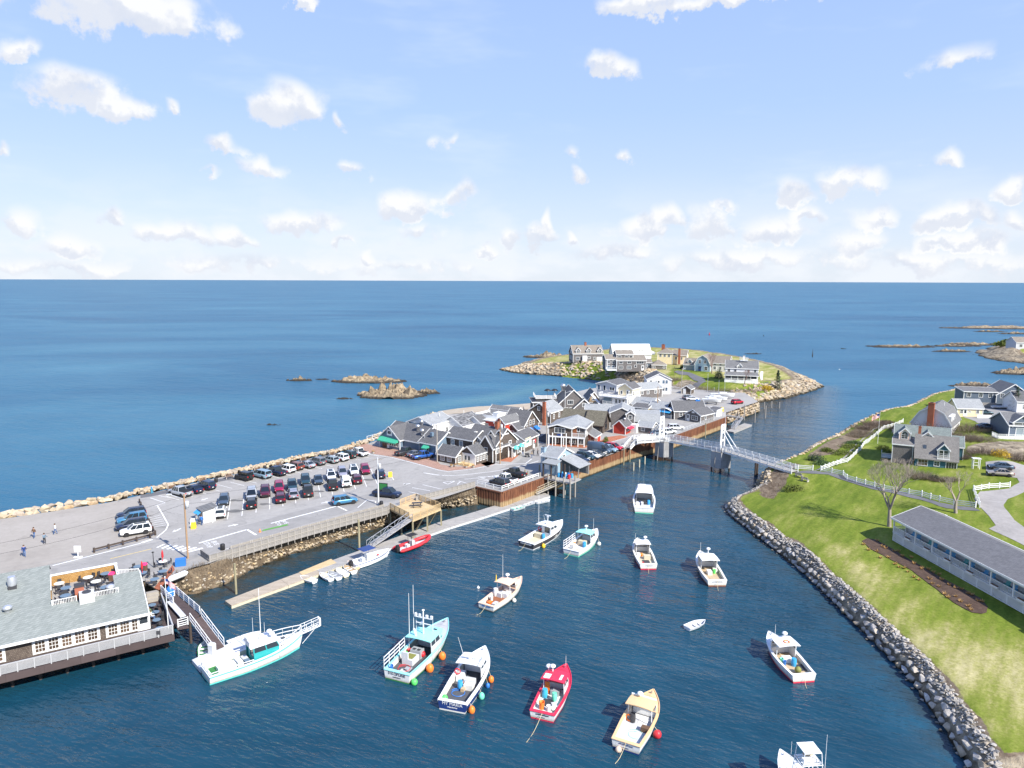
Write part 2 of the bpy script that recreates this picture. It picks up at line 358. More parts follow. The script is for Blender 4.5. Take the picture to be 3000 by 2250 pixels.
def land_mat(name):
    """grass, bare earth and ledge by the vertex values 'grass' and 'rocky'"""
    m=bpy.data.materials.new(name);m.use_nodes=True;t=NT(m.node_tree);MATS[name] =m
    oc=t.n('ShaderNodeTexCoord').outputs['Object']
    gv=t.n('ShaderNodeAttribute',attribute_name='grass').outputs['Fac']
    ro=t.n('ShaderNodeAttribute',attribute_name='rocky').outputs['Fac']
    dry=t.n('ShaderNodeAttribute',attribute_name='dry').outputs['Fac']
    st=t.vec('MULTIPLY',t.n('ShaderNodeVectorRotate',{0:oc,'Angle':R(-52)},rotation_type='Z_AXIS').outputs[0],(.35,1.,1.))
    a=t.math('ADD',t.math('MULTIPLY',t.noise(st,.28,6,.68),.75),t.math('MULTIPLY',t.noise(oc,2.2,4,.7),.25))
    a=t.math('ADD',a,t.math('MULTIPLY',t.math('SUBTRACT',dry,.45),.16))
    gc=t.ramp(a,[(.32,(.085,.128,.012)),(.45,(.138,.176,.022)),(.54,(.195,.212,.045)),(.62,(.29,.272,.10)),(.72,(.40,.355,.18))])
    f2=t.math('MULTIPLY_ADD',t.math('SUBTRACT',t.noise(oc,2.6,5,.8),.5),1.1,1.)
    f2=t.math('MULTIPLY',f2,t.math('MULTIPLY_ADD',t.math('SINE',t.math('MULTIPLY',t.n('ShaderNodeSeparateXYZ',{0:st}).outputs[1],4.2)),.05,1.))
    gc=t.mix(1.,gc,t.n('ShaderNodeCombineXYZ',{0:f2,1:f2,2:f2}).outputs[0],'MULTIPLY')
    ec=t.ramp(t.noise(oc,.9,6,.65),[(.3,(.09,.065,.045)),(.5,(.17,.13,.09)),(.7,(.25,.20,.14))])
    rk=t.ramp(t.noise(oc,.55,7,.68,.6),[(.28,(.045,.036,.028)),(.42,(.17,.138,.10)),(.55,(.30,.25,.175)),(.70,(.43,.37,.275))])
    sz=t.n('ShaderNodeSeparateXYZ',{0:oc}).outputs[2]
    rk=t.mix(t.sstep(t.math('ADD',sz,t.math('MULTIPLY',t.noise(oc,.5,3),1.2)),.5,1.7,1.,0.),rk,(.028,.022,.014))
    c=t.mix(t.sstep(t.math('ADD',gv,t.math('MULTIPLY',t.math('SUBTRACT',t.noise(oc,1.1,4,.7),.5),.7)),.40,.58),ec,gc)
    c=t.mix(t.sstep(t.math('ADD',ro,t.math('MULTIPLY',t.math('SUBTRACT',t.noise(oc,.8,4,.7),.5),.5)),.42,.55),c,rk)
    b=t.n('ShaderNodeBsdfPrincipled',{'Base Color':c,'Roughness':.92,'Specular IOR Level':.15})
    bn=t.n('ShaderNodeBump',{'Strength':.8,'Distance':t.math('MULTIPLY_ADD',ro,.5,.07),'Height':t.math('ADD',t.noise(oc,1.4,6,.7),t.math('MULTIPLY',t.noise(oc,12.,2),.25))})
    t.t.links.new(bn.outputs[0],b.inputs['Normal']);t.n('ShaderNodeOutputMaterial',{0:b.outputs[0]})
    return m
land_mat('land')
def rock_mat(name,cols,wet=1.2,attr=False):
    m=bpy.data.materials.new(name);m.use_nodes=True;t=NT(m.node_tree);MATS[name] =m
    oc=t.n('ShaderNodeTexCoord').outputs['Object'];gp=t.n('ShaderNodeNewGeometry').outputs['Position']
    r_=t.n('ShaderNodeAttribute',attribute_name='tone').outputs['Fac'] if attr else t.n('ShaderNodeObjectInfo').outputs['Random']
    c=t.ramp(r_,[(i/(len(cols)-1),q) for i,q in enumerate(cols)])
    f=t.math('MULTIPLY_ADD',t.math('SUBTRACT',t.noise(gp,2.2,6,.68),.5),1.3,1.)
    c=t.mix(1.,c,t.n('ShaderNodeCombineXYZ',{0:f,1:f,2:f}).outputs[0],'MULTIPLY')
    sz=t.n('ShaderNodeSeparateXYZ',{0:gp}).outputs[2]
    c=t.mix(t.sstep(t.math('ADD',sz,t.math('MULTIPLY',t.noise(gp,1.2,3),.7)),wet*.55,wet*1.1,.92,0.),c,(.030,.023,.013))
    b=t.n('ShaderNodeBsdfPrincipled',{'Base Color':c,'Roughness':.88,'Specular IOR Level':.25})
    bn=t.n('ShaderNodeBump',{'Strength':.7,'Distance':.06,'Height':t.noise(gp,5.,6,.7)})
    t.t.links.new(bn.outputs[0],b.inputs['Normal']);t.n('ShaderNodeOutputMaterial',{0:b.outputs[0]})
rock_mat('granite_tan',[(0.34,0.28,0.19),(0.43,0.35,0.25),(0.30,0.25,0.20),(0.46,0.39,0.27),(0.39,0.27,0.15),(0.45,0.41,0.34)],.9)
rock_mat('granite_tan_mass',[(0.34,0.28,0.19),(0.43,0.35,0.25),(0.25,0.21,0.16),(0.46,0.39,0.27),(0.39,0.27,0.15),(0.41,0.38,0.33)],1.1,True)
rock_mat('granite_grey',[(.30,.28,.25),(.38,.35,.31),(.33,.31,.29),(.42,.38,.32),(.40,.32,.22),(.46,.44,.41)],.8)
rock_mat('granite_grey_mass',[(.26,.24,.21),(.35,.325,.285),(.20,.185,.165),(.42,.395,.355),(.33,.28,.215),(.38,.36,.33)],.6,True)
rock_mat('bank_mass',[(.25,.21,.16),(.40,.33,.23),(.50,.40,.26),(.33,.29,.24),(.48,.34,.17),(.44,.42,.38)],.8,True)
def rock_hull(seed,n=13,blocky=.5):
    rg=random.Random(seed);bm=bmesh.new()
    for _ in range(n):
        v=Vector((rg.gauss(0,1),rg.gauss(0,1),rg.gauss(0,1))).normalized()
        m_=max(abs(v.x),abs(v.y),abs(v.z));v=v*(1-blocky)+v/m_*blocky*.8
        bm.verts.new(v*rg.uniform(.85,1.1)*.5)
    r_=bmesh.ops.convex_hull(bm,input=bm.verts)
    bmesh.ops.delete(bm,geom=list({g for g in r_['geom_interior']+r_['geom_unused'] if isinstance(g,bmesh.types.BMVert)}),context='VERTS')
    bmesh.ops.recalc_face_normals(bm,faces=bm.faces)
    bm.verts.index_update()
    d=([tuple(v.co) for v in bm.verts],[[v.index for v in f.verts] for f in bm.faces]);bm.free();return d
HULLS=[rock_hull(i,12+i % 5,.35+.4*(i % 3)/2) for i in range(14)]
def rock_me(i,matn):
    return cached(('rock',i,matn),lambda:MB().add(*HULLS[i]).mesh('stone',matn))
def rock_mass(name,items,matn,parent=None):
    """items: (x,y,z,sx,sy,sz,rz) joined into one mesh, each with a tone of its own"""
    V,Fc,T=[],[],[]
    for (x,y,z,sx,sy,sz,rz) in items:
        vs_,fs=random.choice(HULLS);b=len(V);c,s_=math.cos(rz),math.sin(rz);tn=random.random();tx=jit(.4)
        for p in vs_:
            a,q,k=p[0]*sx,p[1]*sy,p[2]*sz+p[0]*sx*tx*.5
            V.append((x+a*c-q*s_,y+a*s_+q*c,z+k));T.append(tn)
        Fc += [[i+b for i in f] for f in fs]
    me=bpy.data.meshes.new(name);me.from_pydata(V,[],Fc);me.materials.append(M(matn))
    me.attributes.new('tone','FLOAT','POINT').data.foreach_set('value',np.array(T,np.float32));me.update()
    return put(name,me,parent)
# ------------------------------------------------------------------ shores (photo pixel of the top edge, of the waterline)
ZP=3.6
HARB=[((-900,1900),(-900,2050)),((250,1735),(250,1800)),((505,1692),(522,1744)),((560,1668),(575,1740)),((610,1655),(660,1712)),((700,1622),(735,1670)),((820,1582),(820,1634)),
        ((960,1540),(960,1592)),((1132,1498),(1141,1537)),((1200,1482),(1210,1515)),((1290,1463),(1292,1490)),((1392,1430),(1400,1478))]
SEAS=[(-900,1640),(0,1521),(150,1499),(313,1473),(450,1443),(628,1402),(773,1373),(898,1345),(1019,1322),(1067,1303),(1108,1290),(1150,1268),(1230,1238),(1290,1216),(1400,1208),(1560,1200),(1620,1165),(1720,1140),(1830,1126)]
QUAY=[(1395,1424),(1470,1441),(1855,1305),(1972,1277),(2128,1221)]
h_top=[P2(*a,3.4) for a,b in HARB];h_bot=[P2(*b,0) for a,b in HARB]
s_top=[P2(*a,ZP) for a in SEAS]
q_top=[P2(*a,ZP) for a in QUAY]
PIER=[P2(2128,1211,3.3),P2(2221,1179,3.3),P2(2200,1165,3.3)]
def offs(line,d):
    """polyline moved sideways by d (left of its direction)"""
    out=[]
    for i,p in enumerate(line):
        a=line[max(0,i-1)];b=line[min(len(line)-1,i+1)];e=(b-a).normalized()
        out.append(p+Vector((-e.y,e.x))*d)
    return out
s_bot=offs(s_top,5.0)
pen_top=h_top+q_top+PIER+[P2(2180,1150,3.6),P2(2030,1140,3.6),P2(1900,1120,3.6)]+s_top[::-1]
def sheet(name,poly,z,matn,kind='structure',parent=None):
    bm=bmesh.new();vs_=[bm.verts.new((p[0],p[1],z)) for p in poly];f=bm.faces.new(vs_)
    if f.normal.z <0:f.normal_flip()
    bm.normal_update()
    if f.normal.z <0:bmesh.ops.reverse_faces(bm,faces=[f])
    bmesh.ops.triangulate(bm,faces=bm.faces[:])
    me=bpy.data.meshes.new(name);bm.to_mesh(me);bm.free();me.materials.append(M(matn))
    o=put(name,me,parent)
    if kind and parent is None:o['kind'] =kind
    return o
def psheet(name,pix,dz,matn,z=ZP,parent=None):return sheet(name,[P2(*p,z) for p in pix],z+dz,matn,parent=parent)
ground=sheet('ground',pen_top,ZP,'asphalt')
# bank between ground and water on the harbour side, revetment core on the sea side
b=MB();n=len(h_top)
rr=[]
for k,f in ((0,0),(1,.35),(2,.7),(3,1.),(4,1.25)):
    rr.append([(lerp(a.x,c.x,f),lerp(a.y,c.y,f),[3.4,2.4,1.1,-.05,-1.2][k]) for a,c in zip(h_top,h_bot)])
for k in range(4):
    for i in range(n-1):b.add([rr[k][i],rr[k][i+1],rr[k+1][i+1],rr[k+1][i]],[(3,2,1,0)])
ground_mat('bank_soil',[(.10,.075,.05),(.16,.12,.08),(.22,.175,.12)],.7,bump=.8,bd=.12)
b.build('bank','bank_soil')['kind'] ='structure'
b=MB();s_b2=offs(s_top,7)
for i in range(len(s_top)-1):
    p,q,r_,u=s_top[i],s_top[i+1],s_b2[i+1],s_b2[i]
    b.add([(*p,3.6),(*q,3.6),(*r_,-1.5),(*u,-1.5)],[(0,1,2,3)])
b.build('shore_slope','bank_soil')['kind'] ='structure'
b=MB()
for p,q in zip(PIER,PIER[1:]):b.add([(*p,3.3),(*q,3.3),(*q,-1.5),(*p,-1.5)],[(0,1,2,3)])
for p,q in ((q_top[-1],PIER[0]),):b.add([(*p,3.6),(*q,3.6),(*q,-1.5),(*p,-1.5)],[(0,1,2,3)])
b.build('pier_core','bank_soil')['kind'] ='structure'
# ------------------------------------------------------------------ island beyond the village
ISL_PX=[(1463,1083),(1500,1092),(1545,1097),(1600,1100),(1650,1104),(1700,1110),(1760,1115),(1820,1122),(1850,1140),(1900,1150),(2000,1160),(2080,1180),(2150,1185),(2200,1186),(2232,1177),(2290,1169),(2345,1157),(2395,1139),(2412,1133),(2385,1119),(2335,1097),(2260,1078),(2180,1062),(2050,1042),(1900,1034),(1790,1036),(1740,1042),(1680,1050),(1640,1056),(1570,1062),(1520,1070)]
ISL=[P2(*p) for p in ISL_PX]
isl_ctrl=[(1463,1083,.6),(1540,1085,2.4),(1600,1075,4),(1650,1068,5.5),(1690,1062,6.5),(1760,1062,7),(1800,1086,6.5),(1900,1086,6.5),(1960,1085,6.2),(2030,1090,6),(2100,1085,6),(1900,1115,4.2),(1960,1120,4.0),(2000,1140,3.7),(2080,1150,3.4),(2130,1120,5.6),(2220,1122,5.6),(2180,1145,4.6),(2260,1120,5.2),(2330,1120,3.4),(2390,1131,1.2),(2150,1175,2.6),(2000,1165,3.2),(1860,1140,3.4),(1860,1108,4.5),(2050,1120,5.2),(2060,1135,4.2)]
isl_c=[(*P2(x,y,z),z) for x,y,z in isl_ctrl]
def isl_z(p):
    d=sdist(p,ISL);base=idw(p,isl_c)
    nz=np.array([fbm(x,y,.09,5,3.) for x,y in p]);n2=np.array([fbm(x,y,.35,4,9.) for x,y in p])
    edge=np.clip(d/9.,0,1);z=base*edge**.75
    z += nz*1.1*np.clip(1-np.abs(d-4)/8,0,1)+n2*.7*np.clip(1-np.abs(d-3)/6,0,1)
    return np.where(d >-1,z,-2.5)
xs=[p.x for p in ISL];ys=[p.y for p in ISL]
isl=HF(min(xs)-3,max(xs)+3,min(ys)-3,max(ys)+3,1.5,isl_z)
q=np.stack([isl.X.ravel(),isl.Y.ravel()],1);dI=sdist(q,ISL).reshape(isl.X.shape)
gI=np.clip((dI-11)/6,0,1)
LAWNS=[[(1640,1062),(1700,1060),(1800,1070),(1810,1095),(1860,1100),(1840,1108),(1740,1098),(1680,1083),(1650,1072)],
         [(1970,1078),(2010,1078),(2010,1105),(1975,1112),(1965,1095)],[(2005,1085),(2080,1092),(2100,1110),(2040,1115),(2000,1100)],
         [(2040,1105),(2130,1108),(2230,1115),(2260,1112),(2265,1125),(2200,1140),(2100,1140),(2045,1120)]]
gI2=np.zeros_like(gI)
for L in LAWNS:gI2=np.maximum(gI2,np.clip(sdist(q,[P2(x,y,5.5) for x,y in L]).reshape(gI.shape)/2+.6,0,1))
rI=np.clip(1-(dI-8)/6,0,1)*(1-gI2)
e=MATS['land']
island=put('island',isl.mesh('island',dI >-3,e,{'grass':np.maximum(gI2,.62*(1-rI)),'rocky':rI,'dry':np.where(gI2 >.5,.15,1.1)}));island['kind'] ='structure'
# ------------------------------------------------------------------ land on the right
RT_PX=[(2880,2330),(2838,2250),(2780,2150),(2710,2045),(2640,1962),(2560,1880),(2500,1822),(2400,1722),(2300,1632),(2200,1558),(2142,1512),(2127,1490),(2142,1477),(2182,1463),(2222,1442),(2216,1424),(2240,1405),(2290,1385),(2330,1370),(2355,1352),(2420,1318),(2470,1290),(2535,1262),(2600,1240),(2660,1216),(2720,1190),(2790,1165),(2840,1146),(2880,1134),(2950,1124),(3010,1112),(3300,1090),(4600,1200),(4600,2300)]
RT=[P2(*p) for p in RT_PX]
rt_ctrl=[(2860,2280,2.1),(2700,2010,2.1),(2560,1850,2.1),(2400,1690,2.1),(2250,1570,2.0),(2160,1490,1.9),(2230,1450,2.2),(2260,1420,2.4),(2320,1385,4.2),(2350,1372,4.6),(2420,1380,4.4),(2500,1400,4.2),(2400,1450,3.2),(2500,1500,3.2),(2600,1545,3.4),(2620,1580,3.2),(2560,1580,3.0),(2700,1650,3.1),(2850,1740,3.1),(2990,1800,3.1),(3000,1950,2.7),(2800,1850,2.6),(2600,1700,2.6),(2980,2150,2.3),
           (2640,1440,4.4),(2760,1470,4.6),(2850,1440,5.),(2900,1480,5.),(2700,1400,4.8),(2800,1400,5.),(2450,1350,4.),(2560,1290,3.6),(2650,1260,4.5),(2600,1330,4.6),(2700,1330,5.2),(2850,1300,7.),(2900,1330,7.),(2950,1300,7.2),(2850,1250,7.2),(2990,1250,7.4),(2800,1230,6.2),(2850,1200,6.6),(2980,1190,6.6),(2950,1150,4.),(2760,1200,4.),(3000,1420,5.2),(3000,1360,5.6),(2930,1345,6.8),(3100,1700,4.5),(3100,1500,5.)]
rt_c=[(*P2(x,y,z),z) for x,y,z in rt_ctrl]
def rt_z(p):
    d=sdist(p,RT);base=idw(p,rt_c,3.)
    n2=np.array([fbm(x,y,.25,3,5.) for x,y in p])
    return np.where(d >-.5,base*np.clip((d+.3)/1.9,0,1)**.8+n2*.12,-2.)
rt=HF(34,175,52,330,1.2,rt_z)
q=np.stack([rt.X.ravel(),rt.Y.ravel()],1);dR=sdist(q,RT).reshape(rt.X.shape)
gR=np.clip((dR-2.1)/.7,0,1)
far=np.clip((rt.Y-170)/10,0,1)
rR=np.clip(1-(dR-1.6)/.7,0,1)
LEDGE=[[(2823,1318),(2870,1308),(3010,1300),(3010,1350),(2960,1348),(2880,1342),(2825,1338)]]
for L in LEDGE:
    k=np.clip(sdist(q,[P2(x,y,6) for x,y in L]).reshape(gR.shape)/2+.3,0,1);rR=np.maximum(rR,k*.75);gR *= 1-k*.8
BROWN=[[(2225,1440),(2262,1455),(2300,1418),(2318,1395),(2345,1378),(2310,1372),(2240,1402)],[(2360,1352),(2440,1345),(2500,1300),(2590,1255),(2560,1250),(2470,1285),(2400,1325)]]
for L in BROWN:gR *= 1-np.clip(sdist(q,[P2(x,y,3) for x,y in L]).reshape(gR.shape)/1.2+.6,0,1)*.85
dry=np.clip(sdist(q,[P2(x,y,3) for x,y in [(2400,1560),(2560,1620),(2800,1830),(3100,1900),(3100,2250),(2900,2180),(2700,1950),(2450,1700)]]).reshape(gR.shape)/8+.5,0,1)
rightland=put('land',rt.mesh('land',(dR >-3),e,{'grass':gR,'rocky':rR,'dry':dry}));rightland['kind'] ='structure'
def G(px,py):return rt.G(px,py)
def GI(px,py):return isl.G(px,py)
# ------------------------------------------------------------------ sea
def water_mat():
    m=bpy.data.materials.new('water');m.use_nodes=True;t=NT(m.node_tree);MATS['water'] =m
    gp=t.n('ShaderNodeNewGeometry').outputs['Position']
    sh=t.n('ShaderNodeAttribute',attribute_name='shallow').outputs['Fac']
    hb=t.n('ShaderNodeAttribute',attribute_name='harbour').outputs['Fac']
    bt=t.n('ShaderNodeAttribute',attribute_name='sandy').outputs['Fac']
    # wind lanes and cat's paws on the open water
    lanes=t.noise(t.vec('MULTIPLY',gp,(.0032,.0085,1)),1.,6,.64,.8)
    open_c=t.ramp(lanes,[(.28,(.012,.072,.140)),(.48,(.022,.108,.182)),(.68,(.044,.150,.222))])
    har_c=t.ramp(t.noise(t.vec('MULTIPLY',gp,(.7,1.2,1)),.06,5,.65,.6),[(.3,(.0045,.034,.058)),(.7,(.0095,.055,.090))])
    c=t.mix(hb,open_c,har_c)
    c=t.mix(t.math('MULTIPLY',bt,.6),c,(.085,.20,.22))
    weed=t.math('MULTIPLY',sh,t.sstep(t.noise(gp,.35,5,.65),.25,.6))
    c=t.mix(weed,c,(.035,.026,.010))
    # ripples: height fades with distance so far water stays calm to the eye
    g2=t.n('ShaderNodeVectorRotate',{0:gp,'Angle':R(25)},rotation_type='Z_AXIS').outputs[0]
    r1=t.noise(t.vec('MULTIPLY',g2,(.75,1.9,1)),1.,3,.55,.35)
    r2=t.noise(t.vec('MULTIPLY',g2,(.10,.26,1)),1.,4,.6)
    r3=t.noise(t.vec('MULTIPLY',gp,(.012,.03,1)),1.,3,.6)
    hgt=t.math('ADD',t.math('MULTIPLY',r1,.42),t.math('ADD',t.math('MULTIPLY',r2,1.5),t.math('MULTIPLY',r3,2.)))
    paws=t.sstep(t.noise(t.vec('MULTIPLY',gp,(.012,.03,1)),1.,4,.6),.3,.7,.55,1.15)
    bn=t.n('ShaderNodeBump',{'Strength':t.math('MULTIPLY',paws,t.math('MULTIPLY_ADD',hb,-.12,.62)),'Distance':1.,'Height':hgt})
    b=t.n('ShaderNodeBsdfPrincipled',{'Base Color':c,'Roughness':t.math('MULTIPLY_ADD',hb,-.30,.37),'IOR':1.33,'Specular IOR Level':t.math('MULTIPLY_ADD',hb,.22,.30),'Normal':bn.outputs[0]})
    t.n('ShaderNodeOutputMaterial',{0:b.outputs[0]})
water_mat()
HARB_POLY=[P2(*p) for p in [(-400,2600),(-400,1950),(250,1800),(522,1744),(660,1712),(820,1634),(1141,1537),(1292,1490),(1400,1478),(1470,1475),(1860,1330),(1980,1300),(2150,1225),(2232,1180),(2420,1134),(2420,1320),(2350,1355),(2290,1385),(2225,1442),(2127,1490),(2200,1558),(2500,1822),(2838,2250),(2838,2600)]]
SANDY=[P2(*p) for p in [(1150,1260),(1250,1215),(1330,1190),(1480,1178),(1580,1155),(1640,1125),(1560,1130),(1400,1160),(1200,1190),(1100,1180),(1060,1230)]]
X0,X1,Y0,Y1,ST=-160,360,40,560,4
gx=np.arange(X0,X1+1,ST);gy=np.arange(Y0,Y1+1,ST);GX,GY=np.meshgrid(gx,gy);pts=np.stack([GX.ravel(),GY.ravel()],1).astype(float)
hv=np.clip(sdist(pts,HARB_POLY)/14+.6,0,1);sv=np.clip(sdist(pts,SANDY)/12+.35,0,1)
bankd=np.full(len(pts),1e9)
def seg_d(line):
    d=np.full(len(pts),1e9)
    for a,c_ in zip(line,line[1:]):
        a=np.array(a);c_=np.array(c_);e_=c_-a;w_=pts-a;tt=np.clip((w_@e_)/(e_@e_),0,1);r_=w_-tt[:,None]*e_;d=np.minimum(d,np.hypot(r_[:,0],r_[:,1]))
    return d
shv=np.clip(1-seg_d([tuple(p) for p in h_bot[2:]])/7.5,0,1)
shv=np.maximum(shv,np.clip(1-seg_d([tuple(P2(*p)) for p in [(2150,1222),(2224,1193),(2232,1178),(2300,1170)]])/14,0,1)*.9)
shv=np.maximum(shv,np.clip(1-seg_d([tuple(p) for p in RT[1:30]])/4.5,0,1)*.75)
nxw=len(gx);fs=[(j*nxw+i,j*nxw+i+1,(j+1)*nxw+i+1,(j+1)*nxw+i) for j in range(len(gy)-1) for i in range(nxw-1)]
V=[(float(x),float(y),0.) for x,y in pts]
B_=70000.;o4=[(-B_,-200,0),(B_,-200,0),(B_,B_,0),(-B_,B_,0)];i4=[(X0,Y0,0),(X1,Y0,0),(X1,Y1,0),(X0,Y1,0)]
k=len(V);V += [tuple(map(float,p)) for p in o4+i4]
fs += [(k+a,k+(a+1)%4,k+4+(a+1)%4,k+4+a) for a in range(4)]
me=bpy.data.meshes.new('sea');me.from_pydata(V,[],fs);me.materials.append(M('water'))
for nm,v in (('harbour',hv),('sandy',sv),('shallow',shv)):
    me.attributes.new(nm,'FLOAT','POINT').data.foreach_set('value',np.concatenate([v,np.zeros(8)]).astype(np.float32))
put('sea',me)['kind'] ='structure'
# ------------------------------------------------------------------ building materials
rows('shingle_dark',(.098,.098,.102),(.138,.137,.140),.9,.32,.15,.01,.6,axis='roof')
rows('shingle_grey',(.135,.136,.138),(.18,.18,.181),.9,.32,.15,.01,.7,axis='roof')
rows('shingle_light',(.25,.26,.265),(.31,.32,.325),.9,.32,.15,.01,.75,axis='roof')
rows('shingle_green',(.195,.215,.20),(.26,.28,.26),.9,.32,.15,.01,.75,axis='roof',var=.1)
rows('shingle_tan',(.19,.165,.135),(.245,.215,.18),.9,.32,.15,.01,.7,axis='roof')
rows('shingle_brown',(.115,.105,.08),(.165,.15,.115),.95,.25,.18,.015,.6,axis='roof',var=.3)
rows('shingle_patch',(.06,.062,.066),(.22,.22,.225),.9,.75,.34,.008,.8,axis='roof')
rows('shingle_houseroof',(.155,.145,.135),(.205,.195,.18),.92,.32,.15,.01,.7,axis='roof')
rows('shingle_sea',(.15,.175,.165),(.20,.23,.215),.92,.32,.15,.01,.7,axis='roof')
rows('shake_brown',(.095,.075,.062),(.155,.125,.105),.9,.16,.2,.014,.5,var=.3)
rows('shake_grey',(.135,.125,.12),(.185,.17,.165),.9,.16,.2,.014,.6,var=.2)
rows('shingle_motel',(.145,.143,.146),(.185,.182,.185),.92,.32,.15,.01,.75,axis='roof',var=.15)
rows('shake_tan',(.33,.235,.15),(.42,.31,.205),.9,.16,.2,.014,.6)
rows('shake_amber',(.34,.19,.065),(.42,.25,.095),.85,.18,.22,.014,.55)
rows('clap_white',(.70,.70,.69),(.72,.72,.71),.6,4.,.14,.006,.72,var=.05,bumpd=.01)
rows('clap_grey',(.50,.51,.53),(.53,.54,.56),.6,4.,.14,.006,.72,var=.05,bumpd=.01)
rows('clap_lilac',(.60,.59,.61),(.63,.62,.64),.6,4.,.14,.006,.72,var=.05,bumpd=.01)
rows('clap_blue',(.13,.185,.245),(.145,.20,.26),.65,4.,.14,.006,.7,var=.07,bumpd=.01)
rows('clap_steel',(.26,.36,.44),(.29,.39,.47),.6,4.,.14,.006,.72,var=.06,bumpd=.01)
rows('clap_cream',(.72,.60,.38),(.76,.64,.42),.6,4.,.14,.006,.75,var=.05,bumpd=.01)
rows('clap_teal',(.045,.125,.16),(.055,.145,.18),.6,4.,.14,.006,.7,var=.06,bumpd=.01)
rows('clap_slate',(.10,.13,.17),(.12,.15,.19),.65,4.,.14,.006,.7,var=.06,bumpd=.01)
rows('clap_red',(.42,.045,.03),(.47,.06,.04),.6,4.,.14,.006,.7,var=.06,bumpd=.01)
rows('brick',(.26,.085,.045),(.33,.12,.07),.85,.22,.075,.012,1.5)
rows('planks',(.36,.30,.23),(.44,.38,.30),.85,3.5,.15,.012,.5,axis='top',bumpd=.01)
rows('planks_new',(.50,.37,.20),(.58,.44,.26),.8,3.5,.15,.012,.6,axis='top',bumpd=.01)
rows('planks_grey',(.30,.285,.265),(.38,.365,.34),.85,3.5,.15,.012,.55,axis='top',bumpd=.01)
rows('planks_brown',(.07,.052,.05),(.092,.068,.066),.8,3.5,.15,.012,.5,axis='top',bumpd=.01)
rows('boards_grey',(.25,.235,.215),(.33,.31,.29),.85,.14,3.,.012,.5,bumpd=.01)
rows('boards_midgrey',(.27,.265,.26),(.36,.355,.35),.85,.16,3.,.014,.45,bumpd=.015)  # plain mid-grey boards for the bridge fenders and lean-to wall
mat('rail_grey',(.40,.40,.40),.6,var=.15)
mat('wood_new',(.52,.38,.20),.75,var=.15);mat('wood_grey',(.31,.285,.25),.85,var=.2);mat('wood_pole',(.34,.22,.13),.85,var=.22)
mat('wood_pile',(.27,.24,.15),.85,var=.3);mat('wood_dark',(.06,.045,.038),.85,var=.25);mat('wood_pale',(.50,.45,.33),.85,var=.2)
def glass_mat(name,col,rough=.06):
    m=bpy.data.materials.new(name);m.use_nodes=True;t=NT(m.node_tree);MATS[name] =m
    r_=t.n('ShaderNodeObjectInfo').outputs['Random']
    c=t.mix(r_,(*[k*.5 for k in col],1),(*[k*1.5 for k in col],1))
    b=t.n('ShaderNodeBsdfPrincipled',{'Base Color':c,'Roughness':rough,'Specular IOR Level':.8,'IOR':1.5})
    t.n('ShaderNodeOutputMaterial',{0:b.outputs[0]})
glass_mat('glass',(.035,.045,.055));glass_mat('glass_blue',(.03,.07,.12));glass_mat('glass_warm',(.09,.06,.04));glass_mat('car_glass',(.012,.018,.022),.04)
glass_mat('glass_pale',(.22,.26,.28),.15)
# ------------------------------------------------------------------ windows
def win_me(w,h,nx,ny,cas,fm):
    def f():
        b=MB();c=cas;d=.07
        b.box(-w/2-c,-d,-c,w/2+c,.0,0);b.box(-w/2-c,-d,h,w/2+c,.0,h+c)
        b.box(-w/2-c,-d,0,-w/2,0,h);b.box(w/2,-d,0,w/2+c,0,h)
        for i in range(1,nx):b.cbox(-w/2+w*i/nx,-.03,0,.045,.05,h)
        for i in range(1,ny):b.box(-w/2,-.052,h*i/ny-.02,w/2,-.006,h*i/ny+.02)
        return b.mesh('window',fm)
    return cached(('win',round(w,2),round(h,2),nx,ny,cas,fm),f)
def pane_me(w,h,gm):
    return cached(('pane',round(w,2),round(h,2),gm),lambda:MB().add([(-w/2,-.004,0),(w/2,-.004,0),(w/2,-.004,h),(-w/2,-.004,h)],[(0,1,2,3)]).mesh('pane',gm))
def arch_me(w,fm):
    def f():
        b=MB();n=10;r_=w/2
        for i in range(n):
            a0,a1=math.pi*i/n,math.pi*(i+1)/n
            b.add([(math.cos(a)*k,-.07,math.sin(a)*k) for a in (a0,a1) for k in (r_,r_+.13)],[(0,2,3,1)])
            b.add([(math.cos(a)*(r_+.13),y,math.sin(a)*(r_+.13)) for a in (a0,a1) for y in (-.07,0)],[(0,1,3,2)])
        b.box(-r_-.13,-.07,-.12,r_+.13,0,0)
        for a in (60,120):b.beam((0,-.03,0),(math.cos(R(a))*r_,-.03,math.sin(R(a))*r_),.04,.05)
        return b.mesh('arched_window',fm)
    return cached(('arch',w,fm),f)
def arch_pane(w,gm):
    n=10;r_=w/2
    return cached(('apane',w,gm),lambda:MB().add([(math.cos(math.pi*i/n)*r_,-.004,math.sin(math.pi*i/n)*r_) for i in range(n+1)],[tuple(range(n+1))]).mesh('pane',gm))
